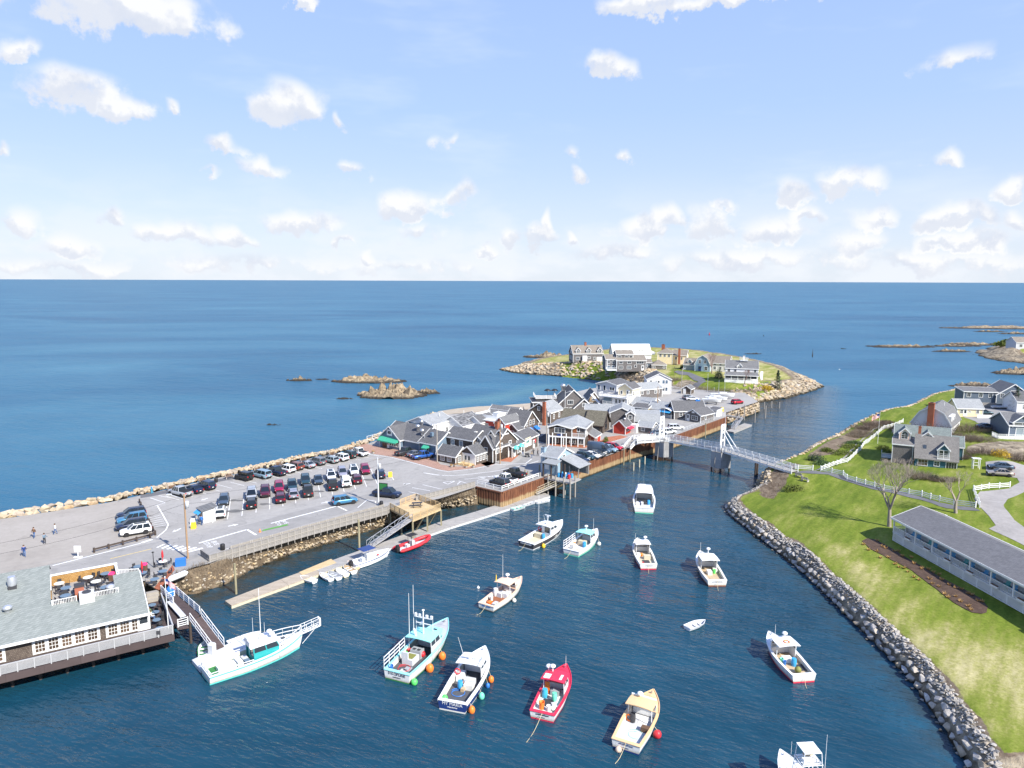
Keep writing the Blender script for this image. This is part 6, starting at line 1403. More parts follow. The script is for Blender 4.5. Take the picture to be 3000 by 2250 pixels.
# float by the channel mouth with its steep ramp
o=ent('channel_float','square grey float in the channel below the stone pier','dock')
q=[P(2128,1262,.5),P(2150,1266,.5),P(2203,1244,.5),P(2180,1240,.5)]
MB().slab(q,.12).slab([x-Vector((0,0,.13)) for x in q],.4).build('float_section','planks_grey',o)
gangway('channel_gangway','steep silver gangway down to the channel float',P(2172,1224,3.3),P(2148,1256,.62),1.3,1.)
x=MB().slab([P(2127,1218,3.3),P(2172,1226,3.3),P(2176,1222,3.3),P(2132,1214,3.3)],.25);b=MB();railing(b,[P(2127,1218,3.3),P(2172,1226,3.3)],1.1,.3,1.6)
o=ent('pier_platform','small grey timber platform at the top of the channel gangway','platform');x.build('floor','wood_grey',o);b.build('railing','wood_grey',o)
# ------------------------------------------------------------------ footbridge
B0,B1,B2,B3=P(1862,1291,5.3),P(1945,1345,0),P(2110,1378,0),P(2328,1380,4.7)
B1.z=B2.z=5.3
br=ent('footbridge','white railed wooden drawbridge footbridge over the channel','bridge')
for a,c in ((B0,B1),(B1,B2),(B2,B3)):
    d=c-a;L=d.length;e=Vector((-d.y,d.x,0)).normalized()*1.05;n=round(L/2.)
    MB().slab([a-e,c-e,c+e,a+e],.12).build('deck','planks_grey',br)
    for s_ in (-1,1):
        k=e*s_;MB().beam(a+k-Vector((0,0,.28)),c+k-Vector((0,0,.28)),.14,.36).build('girder','white',br)
        for f in (.28,.58,.88,1.15):MB().beam(a+k+Vector((0,0,f)),c+k+Vector((0,0,f)),.06,.11).build('rail','white',br)
        for i in range(n+1):p=a+k+d*i/n;put('post',cached('brp',lambda:MB().box(-.07,-.07,-.6,.07,.07,1.25).mesh('post','white')),br,p,math.atan2(d.y,d.x))
dirb=(B2-B1).normalized();perp=Vector((-dirb.y,dirb.x,0));ab=math.atan2(dirb.y,dirb.x)
for k,c in enumerate((B1,B2)):
    # hexagonal timber fender round each pier, standing on piles
    hexa=[(math.cos(R(60*i+15))*2.6,math.sin(R(60*i+15))*2.6) for i in range(6)]
    for i in range(6):
        p,q=Vector((*hexa[i],0)),Vector((*hexa[(i+1)%6],0));b=MB().add([p+Vector((0,0,1.05)),q+Vector((0,0,1.05)),q+Vector((0,0,4.75)),p+Vector((0,0,4.75)),p*.95+Vector((0,0,1.05)),q*.95+Vector((0,0,1.05)),q*.95+Vector((0,0,4.75)),p*.95+Vector((0,0,4.75))],[(0,1,2,3),(7,6,5,4),(0,4,5,1),(3,2,6,7)])
        b.build('fender_wall','boards_midgrey',br,(c.x,c.y,0))
        put('pile',cached('brpile',lambda:MB().tube((0,0,-3),(0,0,4.7),.17,8).mesh('pile','wood_dark')),br,Vector((c.x,c.y,0))+p*.9)
    MB().prism([(p[0]*.97,p[1]*.97) for p in hexa],4.75,4.9).build('pier_deck','planks_grey',br,(c.x,c.y,0))
    b=MB();railing(b,[Vector((p[0],p[1],4.9)) for p in hexa[3:]+hexa[:1]],1.15,0,1.2,rails=(1.,.72,.44,.2));b.build('pier_railing','white',br,(c.x,c.y,0))
    b=MB();ht=5.6 if k == 0 else 5.9;off=dirb*(-.9 if k == 0 else .3)
    for s_ in (-1,1):
        p0=off+perp*s_*1.0;p1=off+perp*s_*.72;b.beam(p0+Vector((0,0,0)),p1+Vector((0,0,ht)),.44,.44)
        b.beam(p1+Vector((0,0,ht*.8)),p0+dirb*(-3.2 if k == 0 else 3.4)+Vector((0,0,.2)),.19,.19)
    for f in (1.,.68,.36):b.beam(off-perp*.8+Vector((0,0,ht*f)),off+perp*.8+Vector((0,0,ht*f)),.3,.3)
    b.beam(off-perp*.75+Vector((0,0,ht)),off+perp*.8+Vector((0,0,ht*.68)),.14,.14).beam(off+perp*.75+Vector((0,0,ht)),off-perp*.8+Vector((0,0,ht*.68)),.14,.14)
    b.build('tower','white',br,c)
    MB().tube(off+perp*.9+Vector((0,0,.5)),off+perp*.9+Vector((0,0,ht+1.8)),.05,6).build('flag_mast','lgrey',br,c)
    MB().tube(perp*-2.3+dirb*-.6+Vector((0,0,-6)),perp*-2.1+dirb*-.2+Vector((0,0,.2)),.13,8).build('fender_pile','wood_grey',br,c)
c=P(2215,1393,0)
for dx in (-.5,.5):MB().tube((dx*dirb.y*-1,dx*dirb.x,-3),(dx*dirb.y*-1,dx*dirb.x,4.4),.24,8).build('bent_pile','wood_dark',br,(c.x,c.y,0))
for dx in (-.3,.3):MB().tube((dx,dx,-3),(dx*1.2,dx*1.2,4.0),.2,8).build('bent_pile','wood_dark',br,P(1868,1318,0))
# stair up to the bridge from the quay
s0,s1=P(1838,1314,3.6),P(1862,1288,5.3);d=s1-s0;e=Vector((-d.y,d.x,0)).normalized()*.9
st=ent('bridge_stair','white sided stair climbing from the quay to the footbridge','stair',s0)
for i in range(9):f=i/9;MB().slab([d*f-e+Vector((0,0,.2)),d*(f+.1)-e+Vector((0,0,.2)),d*(f+.1)+e+Vector((0,0,.2)),d*f+e+Vector((0,0,.2))],.06).build('tread','wood_grey',st)
for s_ in (-1,1):b=MB().beam(e*s_,d+e*s_,.1,.35).beam(e*s_+Vector((0,0,.95)),d+e*s_+Vector((0,0,.95)),.1,.1).beam(e*s_+Vector((0,0,.55)),d+e*s_+Vector((0,0,.55)),.07,.07);[b.beam(e*s_+d*f,e*s_+d*f+Vector((0,0,.98)),.09,.09) for f in (0,.33,.66,1.)];b.build('stringer','white',st)
# ------------------------------------------------------------------ brown pier and gangway beside the restaurant
pz=2.9
o=ent('brown_pier','brown planked pier with white rails beside the restaurant','pier')
q=[P(473,1737,pz),P(496,1722,pz),P(586,1800,pz),P(556,1820,pz)]
MB().slab(q,.2).build('floor','planks_brown',o)
b=MB();railing(b,[q[1],q[2]],1.05,0,1.9,rails=(1.,.72,.44,.16));railing(b,[q[0],lerp(q[0],q[3],.45)],1.05,0,1.9,rails=(1.,.72,.44,.16));b.build('railing','white',o)
for p in (q[2],q[3],lerp(q[1],q[2],.5),lerp(q[0],q[3],.5)):MB().tube((p.x,p.y,-3),(p.x,p.y,pz-.1),.17,8).build('pile','wood_dark',o)
q2=[P(471,1770,2.6),P(485,1762,2.6),P(553,1836,2.6),P(520,1842,2.6)]
MB().slab(q2,.2).build('floor','planks_brown',o)
p,q=P(497,1770,2.65),P(537,1815,2.65);d=q-p;MB().beam(p+Vector((0,0,.4)),q+Vector((0,0,.4)),.7,.12).build('counter','lgrey',o)
b=MB();railing(b,[P(522,1838,2.6),P(551,1830,2.6)],1.,0,1.4,rails=(1.,.7,.4,.15));railing(b,[P(490,1760,2.6),P(512,1752,2.6)],1.,0,1.4,rails=(1.,.7,.4,.15));b.build('end_railing','white',o)
tag(MB().lathe((0,0,0),[(.55,0),(.6,.5),(.45,1.1),(.1,1.5)],10).build('covered_barrel','blue',None,P(500,1745,2.9)),'royal blue tarpaulin bundle on the brown pier','cover')
gangway('pier_gangway','brown floored gangway with white rails down to the sportfishing float',P(574,1812,pz),P(640,1900,.62),1.5,1.,'white','planks_brown',1.5,False)
o=ent('small_float','pale grey float between gangway and the teal boat','dock')
q=[P(562,1933,.5),P(588,1962,.5),P(745,1888,.5),P(700,1872,.5)]
MB().slab(q,.1).slab([x-Vector((0,0,.11)) for x in q],.35).build('float_section','lgrey',o)
MB().box(-.35,-.3,0,.35,.3,1.1).frus((-.38,-.33,.38,.33),(-.3,-.2,.3,.2),1.1,1.35).build('dock_locker','lgrey',o,P(622,1914,.51),R(-20))
# ------------------------------------------------------------------ sea wall boulders
def along(line,step):
    out=[]
    for a,b_ in zip(line,line[1:]):
        d=b_-a;n=max(1,int(d.length/step));e=d.normalized()
        for i in range(n):out.append((a+d*((i+random.random()*.6)/n),Vector((-e.y,e.x)),math.atan2(e.y,e.x)))
    return out
sw=ent('sea_wall','tan boulder sea wall between car park and open sea','sea wall')
vis=s_top[1:14];first=P2(313,1473,ZP)
cand=[];mass=[]
for p,nr,a in along([P2(-120,1537,ZP)]+[v for v in vis if v.x <first.x+.1],1.15):       # squared blocks on the gravel lot
    for k in range(2):
        q=p+nr*(.7+k*1.0+jit(.15));cand.append((q.x,q.y,3.75+k*.35+jit(.12),random.uniform(1.7,2.6),random.uniform(1.2,1.6),random.uniform(1.05,1.5),a+jit(.12)))
rest=[v for v in vis if v.x >= first.x-.1]
for p,nr,a in along(rest,.78):
    for k in range(5):
        q=p+nr*(.5+k*.8+jit(.3));s_=random.uniform(.75,1.35);z=3.75+(.35 if k <2 else .25-(k-2)*.55)+jit(.15)
        it=(q.x,q.y,z,s_*random.uniform(1.,1.5),s_,s_*random.uniform(.65,.95),a+jit(1.2))
        (cand if k <2 else mass).append(it)
cand.sort(key=lambda c:c[0]**2+c[1]**2)
for i,c in enumerate(cand):
    if i <300:put('boulder',rock_me(i % 14,'granite_tan'),sw,c[:3],(jit(.2),jit(.2),c[6]),(c[3],c[4],c[5]))
    else:mass.append(c)
rock_mass('boulder_mass',mass,'granite_tan_mass',sw)['kind'] ='stuff'
# ------------------------------------------------------------------ stones at the foot of the harbour bank
bk=ent('bank_stones','tan stones lining the foot of the brushy harbour bank','rocks')
mass=[];n_=0;cand=[]
T3,B3_=h_top[2:],h_bot[2:]
for i in range(len(T3)-1):
    L=(B3_[i+1]-B3_[i]).length
    for _ in range(int(L*11)):
        u=random.random();f=random.uniform(.35,1.08) if i >1 else random.uniform(.1,1.08);t_,w_=T3[i].lerp(T3[i+1],u),B3_[i].lerp(B3_[i+1],u);q=t_.lerp(w_,f)
        z=3.4*(1-f)-.05 if f >.3 else 2.4;s_=random.uniform(.25,.55)+(.35*random.random() if f >.75 else 0)
        it=(q.x,q.y,max(-.05,z*.92),s_*1.25,s_,s_*.8,jit(3));(cand if s_ >.62 else mass).append(it)
cand=sorted(cand,key=lambda c:-c[4])
for i,c in enumerate(cand):
    if i <260:put('boulder',rock_me(i % 14,'granite_tan'),bk,c[:3],(jit(.3),jit(.3),c[6]),(c[3],c[4],c[5]))
    else:mass.append(c)
rock_mass('stone_mass',mass,'bank_mass',bk)['kind'] ='stuff'
# stone pier at the end of the quay
pr=ent('stone_pier','pale granite block pier at the mouth of the channel','pier')
for (a,b_) in zip(PIER,PIER[1:]):
    d=b_-a;n=int(d.length/1.25);e=Vector((d.y,-d.x)).normalized();ang=math.atan2(d.y,d.x)
    for i in range(n):
        for k in range(4):
            c=a+d*((i+.5+.3*(k%2))/n)+e*(.5-k*.12+jit(.1));put('granite_block',rock_me((i*3+k)%14,'granite_tan'),pr,(c.x,c.y,.3+k*.85),(0,0,ang+jit(.08)),(1.5,1.1,1.0))
rock_mass('rubble',[(*(PIER[0].lerp(PIER[1],random.random())-Vector((1,0))*random.uniform(-1,3)+Vector((0,random.uniform(0,3)))),3.45,random.uniform(.4,.9),.5,.4,jit(3)) for _ in range(120)],'granite_tan_mass',pr)['kind'] ='stuff'
# ------------------------------------------------------------------ sea wall of the lawn: large faced blocks, rubble on top
rw=ent('lawn_sea_wall','grey granite block wall with rubble crest edging the lawn','sea wall')
wl=RT[0:15];cand=[];mass=[]
for p,nr,a in along(wl,1.15):
    nr=-nr if sdist(np.array([[*(p+nr*.8)]]),RT)[0] <0 else nr
    for k in range(2):
        q=p+nr*(.1+k*.5+jit(.12));cand.append((q.x,q.y,.35+k*.78+jit(.1),random.uniform(1.15,1.7),random.uniform(.8,1.2),random.uniform(.8,1.05),a+jit(.12)))
    if random.random() <.6:q=p-nr*random.uniform(.1,.7);mass.append((q.x,q.y,0.02,.6,.5,.3,jit(3)))
for i,c in enumerate(cand):
    if i <300:put('granite_block',rock_me(i % 14,'granite_grey'),rw,c[:3],(jit(.08),jit(.08),c[6]),(c[3],c[4],c[5]))
    else:mass.append(c)
for p,nr,a in along(wl,.34):
    nr=-nr if sdist(np.array([[*(p+nr*.8)]]),RT)[0] <0 else nr
    for k in range(7):
        q=p+nr*random.uniform(.85,2.05);s_=random.choice((.18,.24,.3,.4,.55))*random.uniform(.8,1.2)
        mass.append((q.x,q.y,max(1.45,rt.at(q.x,q.y))+.06+jit(.05),s_*1.3,s_,s_*.75,jit(3)))
rock_mass('rubble',mass,'granite_grey_mass',rw)['kind'] ='stuff'
# rubble shore beyond the bridge and along the channel
items=[]
for p,nr,a in along(RT[14:30],.55):
    nr=-nr if sdist(np.array([[*(p+nr*.8)]]),RT)[0] <0 else nr
    for k in range(4):q=p+nr*random.uniform(-.3,2.6);s_=random.uniform(.4,1.);items.append((q.x,q.y,max(0,rt.at(q.x,q.y))+.05,s_*1.3,s_,s_*.75,jit(3)))
tag(rock_mass('shore_rocks',items,'bank_mass'),'brown rubble shore of the right bank along the channel','rocks',kind='stuff')
# island shore rocks
items=[]
ring=ISL+[ISL[0]]
for p,nr,a in along(ring[:9]+[],1.0):
    nr=-nr if sdist(np.array([[*(p+nr*2)]]),ISL)[0] <0 else nr
    for k in range(9):q=p+nr*random.uniform(.2,14);s_=random.uniform(.7,1.9);items.append((q.x,q.y,max(0,isl.at(q.x,q.y))+.1,s_*1.4,s_,s_*.8,jit(3)))
for p,nr,a in along(ring[13:20],1.0):
    nr=-nr if sdist(np.array([[*(p+nr*2)]]),ISL)[0] <0 else nr
    for k in range(8):q=p+nr*random.uniform(0,9);s_=random.uniform(.7,1.8);items.append((q.x,q.y,max(0,isl.at(q.x,q.y))+.1,s_*1.4,s_,s_*.8,jit(3)))
tag(rock_mass('island_shore_rocks',items,'granite_tan_mass'),'tumbled tan boulders round the island shore','rocks',kind='stuff')
# beach behind the village
def strip(px_in,px_out,zi,zo,name,m):
    b=MB()
    for i in range(len(px_in)-1):b.add([P(*px_in[i],zi),P(*px_in[i+1],zi),P(*px_out[i+1],zo),P(*px_out[i],zo)],[(0,1,2,3)])
    o=b.build(name,m);o['kind'] ='structure';return o
strip([(1270,1222),(1330,1212),(1400,1208),(1480,1204),(1570,1198)],[(1285,1204),(1340,1196),(1400,1190),(1470,1187),(1560,1180)],2.4,-.1,'beach','sand')
# ledges standing in the sea
def ledge(px,wx,wy,h,seed,label,ang=0.,mt='land'):
    p=P(*px,0);n=44;m_=26;V=[];fs=[];rg=random.Random(seed)
    for j in range(m_):
        for i in range(n):
            u,v=i/(n-1)*2-1,j/(m_-1)*2-1
            r_=math.hypot(u,v)+.22*fbm(u*2,v*2,1.,3,seed*1.7)
            x,y=u*wx,v*wy
            z=h*1.7*(max(0,1-r_)**.6)*(.35+1.15*abs(fbm(x,y*1.6,1.6/max(wx,wy)*2,4,seed)))+fbm(x,y,.4,4,seed+5)*.6*(h/2.5)-.4
            z += (.25*fbm(x,y*3,.8,3,seed+2) if r_ <.9 else 0)
            V.append((x,y,z if r_ <1.05 else -1.2))
    for j in range(m_-1):
        for i in range(n-1):a=j*n+i;fs.append((a,a+1,a+1+n,a+n))
    me=bpy.data.meshes.new('rock_ledge');me.from_pydata(V,[],fs);me.materials.append(M('ledge_rock'));me.update()
    o=put('rock_ledge',me,None,p,R(ang));return tag(o,label,'rock','ledges in the sea')
def ledge_mat():
    m=bpy.data.materials.new('ledge_rock');m.use_nodes=True;t=NT(m.node_tree);MATS['ledge_rock'] =m
    gp=t.n('ShaderNodeNewGeometry').outputs['Position'];z=t.n('ShaderNodeSeparateXYZ',{0:gp}).outputs[2]
    c=t.ramp(t.noise(gp,.5,7,.7,.8),[(.30,(.035,.027,.02)),(.44,(.15,.115,.075)),(.57,(.30,.235,.15)),(.74,(.45,.37,.26))])
    c=t.mix(t.sstep(t.math('ADD',z,t.math('MULTIPLY',t.noise(gp,.7,4),.9)),.8,1.7,1.,0.),c,(.025,.019,.012))
    b=t.n('ShaderNodeBsdfPrincipled',{'Base Color':c,'Roughness':.85});bn=t.n('ShaderNodeBump',{'Strength':1.,'Distance':.35,'Height':t.noise(gp,1.6,7,.72)})
    t.t.links.new(bn.outputs[0],b.inputs['Normal']);t.n('ShaderNodeOutputMaterial',{0:b.outputs[0]})
ledge_mat()
for k,a in enumerate([((1150,1160),14,8,3.6,'tall tan rock outcrop in the sea beyond the parked cars'),((1080,1118),17,6,2.6,'long brown ledge behind the tall outcrop'),((1248,1152),6,3.2,1.7,'small tan rock to the right of the tall outcrop'),
    ((878,1115),6,2.6,1.2,'low dark rock at the far left of the ledges'),((945,1112),5,1.6,.7,'thin dark reef between the low rock and the long ledge'),((1010,1168),5,2.4,.6,'dark seaweed reef in front of the tall outcrop'),((805,1245),4,1.2,.4,'tiny awash rock off the car park'),
    ((1620,1047),18,6,2.2,'dark ledge behind the island headland'),((2640,1016),26,9,1.5,'long low ledge across the channel mouth'),((2790,1014),20,7,1.3,'brown ledge joining the far point'),((2790,1030),14,4,1.5,'narrow reef in front of the far ledges'),
    ((2860,1010),30,9,1.5,'pale flat ledge farthest out on the far point'),((2960,962),70,14,2.2,'long tan skerry near the right edge of the sea'),((2900,972),18,5,1.2,'short grey skerry left of the long one'),((2985,978),20,7,1.4,'brown skerry cut by the photo edge'),
    ((2860,1131),12,4,1.6,'reddish ledge beside the slate blue house'),((2985,1094),16,6,2.2,'tan ledge at the photo edge above the slate blue house'),((2470,1022),3,1.5,.5,'awash rock at the tip of the long low ledge'),((2205,1037),6,2,.9,'dark rock behind the white island house')]):
    ledge(*a[:4],k+2,a[4])
# rocky far point on the right with scrub
FP=[P2(*p) for p in [(2850,1036),(2885,1050),(2930,1058),(3010,1066),(3400,1066),(3400,1010),(2990,1005),(2930,1010),(2890,1022)]]
fp=HF(P2(2790,1039).x-5,P2(3010,1039).x+60,min(p.y for p in FP)-4,max(p.y for p in FP)+4,3.,lambda p:(lambda d:np.where(d >-2,4.*np.clip(d/16,0,1)**.7+np.array([fbm(x,y,.09,6,4.) for x,y in p])*3.,-2.))(sdist(p,FP)))
q=np.stack([fp.X.ravel(),fp.Y.ravel()],1);dF=sdist(q,FP).reshape(fp.X.shape)
put('far_point',fp.mesh('far_point',dF >-4,M('land'),{'grass':np.clip((dF-17)/6,0,1)*.75,'rocky':np.clip(1-(dF-14)/8,0,1),'dry':np.full(dF.shape,.6)}))['kind'] ='structure'
# ------------------------------------------------------------------ paving and painted markings
ground_mat('oil',[(.10,.10,.098),(.13,.128,.125),(.16,.157,.15)],.8)
ZL=ZP+.012
def line(pix,w,m='paint_line',name='painted_line',closed=False):
    pts=[P(*p,ZL) for p in pix];b=MB()
    for p,q in zip(pts,pts[1:]):
        d=(q-p);e=Vector((-d.y,d.x,0)).normalized()*w/2;b.add([p-e,q-e,q+e,p+e],[(0,1,2,3)])
    return b.build(name,m,ground)
def wline(p,a,L,w=.12,m='paint_line'):
    d=Vector((math.cos(R(a)),math.sin(R(a)),0));q=p+d*L;e=Vector((-d.y,d.x,0))*w/2
    return MB().add([p-e,q-e,q+e,p+e],[(0,1,2,3)]).build('painted_line',m,ground)
psheet('gravel_lot',[(-300,1575),(0,1523),(150,1501),(313,1475),(405,1462),(432,1522),(457,1571),(276,1622),(0,1690),(-300,1760)],.004,'gravel',parent=ground)
psheet('road_surface',[(-300,1800),(0,1715),(155,1664),(276,1632),(412,1598),(470,1585),(640,1560),(900,1490),(1110,1440),(1200,1420),(1330,1405),(1450,1380),(1520,1350),(1560,1310),(1580,1280),(1612,1290),(1600,1330),(1640,1345),(1700,1325),(1840,1285),(1900,1255),(1890,1225),(1940,1190),(1990,1160),(2010,1160),(1990,1195),(1960,1240),(1900,1290),(1780,1335),(1690,1362),(1600,1385),(1480,1425),(1400,1418),(1150,1468),(1050,1490),(640,1612),(560,1640),(300,1720),(0,1790),(-300,1860)],.008,'road',parent=ground)
for i in range(14):
    t_=i/13;p=P(*c3(770,790),ZL).lerp(P(*c4(980,390),ZL),t_)
    wline(p,-71-1.6*t_,12.2)
for i in range(19):
    t_=i/18;p=P(*c3(215,735),ZL).lerp(P(*c4(985,215),ZL),t_)+Vector((-1.6,1.0,0));wline(p,-33,4.6,.11)
line([c3(550,1290),c3(1135,1125),c3(1245,1190)],.35);line([c3(1425,1050),c4(570,840),c4(690,895)],.3)
line([c4(820,860),c4(935,765),c4(1040,780),c4(1035,805)],.14);line([c3(870,1365),c3(1150,1290)],.12)
line([c3(40,825),c3(120,960),c3(178,1065),c3(150,1130),c3(38,1222)],.2)
for k in range(6):line([c3(-60,985+k*24),c3(85+k*14,948+k*24)],.12)
line([c3(-40,740),c3(140,800),c3(20,835)],.14);line([c3(60,712),c3(205,738)],.12)
line([(154,1657),(414,1591)],.22);line([(415,1590),(446,1580)],.55);line([(323,1637),(444,1608)],.14,'paint_yellow')
for k in range(7):
    x=c3(40+k*62,1345+k*9);y=c3(130+k*78,1302+k*8)
    line([x,y],.5 if k else .3)
def arrow(a,b_,w=.45):
    p,q=P(*a,ZL),P(*b_,ZL);d=(q-p);e=Vector((-d.y,d.x,0)).normalized()
    MB().add([p-e*.12,p+d*.55-e*.12,p+d*.55+e*.12,p+e*.12,p+d*.5-e*w,q,p+d*.5+e*w],[(0,1,2,3),(4,5,6)]).build('painted_arrow','paint_line',ground)
arrow(c3(335,1110),c3(225,1158));arrow(c3(905,1085),c3(1035,1058));arrow(c4(375,805),c4(488,785));arrow(c3(660,745),c3(575,770));arrow(c4(1460,565),c4(1375,575));arrow(c5(800,1640),c5(720,1650))
for tx,px,a in (('STOP',c3(630,1320),20),('BUS',c3(718,1295),20),('STOP',c3(1492,1065),20),('BUS',c3(1570,1040),20)):
    p=P(*px,ZL);text(tx,1.15,'paint_line',ground,p,(0,0,R(-52)),ext=0.,name='painted_lettering')
line([c5(250,1172),c5(540,1217),c5(800,1282),c5(1100,1362),c5(1300,1422),c5(1450,1445),c5(1800,1412),c5(2212,1335),c6(620,1140),c6(700,1080)],.16)
line([c5(1060,1468),c5(1250,1500),c5(1450,1512),c5(1700,1500),c5(2212,1440),c6(600,1165),c6(790,1105)],.16)
for a,b_ in [((0,1340),(210,1385)),((0,1310),(250,1305)),((160,1305),(390,1350)),((330,1290),(470,1320)),((60,1325),(260,1290))]:line([c6(*a),c6(*b_)],.13)
for a,b_ in [((1370,1620),(1450,1650)),((1370,1620),(1560,1598)),((1450,1650),(1560,1600)),((1600,1650),(1660,1605)),((1620,1595),(1800,1650)),((1980,1545),(2212,1620)),((1720,1570),(2212,1520))]:line([c5(*a),c5(*b_)],.13)
line([c4(860,395),c4(1000,400),c4(1200,440),c4(1260,520),c4(1180,525)],.12);line([c4(1610,580),c4(1866,640)],.12);line([c4(1480,615),c4(1700,655)],.12);line([c4(1440,665),c4(1560,690)],.12);line([c4(1620,435),c4(1866,470)],.14)
line([cB(1150,1000),cB(1850,800),cB(1930,775)],.14)
line([cD(190,668),cD(262,690),cD(245,725),cD(140,748)],.14)
# brick aprons, seaside walk, fresh tar
psheet('brick_apron',[c5(-60,1060),c5(90,990),c5(350,1045),c5(720,1085),c5(1000,1130),c5(1250,1250),c5(1330,1330),c5(1560,1370),c5(1870,1350),c5(2212,1240),c6(0,1120),c6(200,1130),c6(130,1190),c5(2212,1320),c5(1800,1402),c5(1450,1436),c5(1300,1412),c5(1100,1352),c5(800,1272),c5(540,1207),c5(250,1160)],.010,'brick_paving',parent=ground)
psheet('brick_apron',[c6(290,1110),c6(430,1122),c6(545,1020),c6(470,1025),c6(310,1070)],.011,'brick_paving_red',parent=ground)
psheet('brick_apron',[cB(1050,985),cB(1150,990),cB(1480,900),cB(1850,800),cB(1700,770),cB(1480,800),cB(1200,940)],.011,'brick_paving_red',parent=ground)
psheet('seaside_walk',[c3(-160,745),c3(0,718),c3(300,655),c3(750,552),c3(1000,508),c3(1370,420),c3(1870,312),c4(440,255),c4(720,208),c4(930,128),c4(900,100),c4(700,178),c4(400,228),c4(0,330),c3(1340,388),c3(1000,478),c3(740,520),c3(0,678),c3(-160,705)],.006,'path_tar',parent=ground)
psheet('fresh_tar_patch',[cB(160,855),cB(365,735),cB(385,900),cB(370,912)],.014,'fresh_tar',parent=ground)
for px,w in ((c3(1000,770),1.6),(c3(1350,815),1.4),(c3(985,900),2.),(c4(950,520),1.4),(c4(350,660),1.5),(c3(640,880),.9)):   # oil drips left by parked cars
    p=P(*px,ZP+.016);poly=[(p.x+math.cos(a)*w*random.uniform(.5,1.1),p.y+math.sin(a)*w*.5*random.uniform(.5,1.1)) for a in [2*math.pi*i/14 for i in range(14)]]
    sheet('oil_stain',poly,ZP+.016,'oil',parent=ground)
# ------------------------------------------------------------------ boats
def grime(t,oc,c):
    s=t.n('ShaderNodeSeparateXYZ',{0:oc});z=s.outputs[2];st=t.noise(t.vec('MULTIPLY',oc,(2.2,2.2,.35)),2.2,5,.7)
    c=t.mix(t.math('MULTIPLY',t.sstep(st,.52,.72),.45),c,(.36,.27,.17))
    return t.mix(t.sstep(t.math('ADD',z,t.math('MULTIPLY',st,.5)),.35,.75,.75,0.),c,(.30,.26,.16))
mat('hull_white',(.72,.72,.70),.35,var=.1,extra=grime)
def hull_shape(L,B,fs,fb,n=15,flare=.72,fine=2.6):
    st=[]
    for i in range(n):
        t=i/(n-1);t=t**.92
        f=.88+.12*min(1,t/.35) if t <.45 else (1-((t-.45)/.55)**fine)
        hb=max(.03,B/2*f);z=fs+(fb-fs)*.85*t**2.1
        wl=hb*(.90-.38*max(0,(t-.35)/.65));x=t*L;xw=x-max(0,t-.75)*L*.16
        st.append((x,hb,z,wl,xw))
    return st
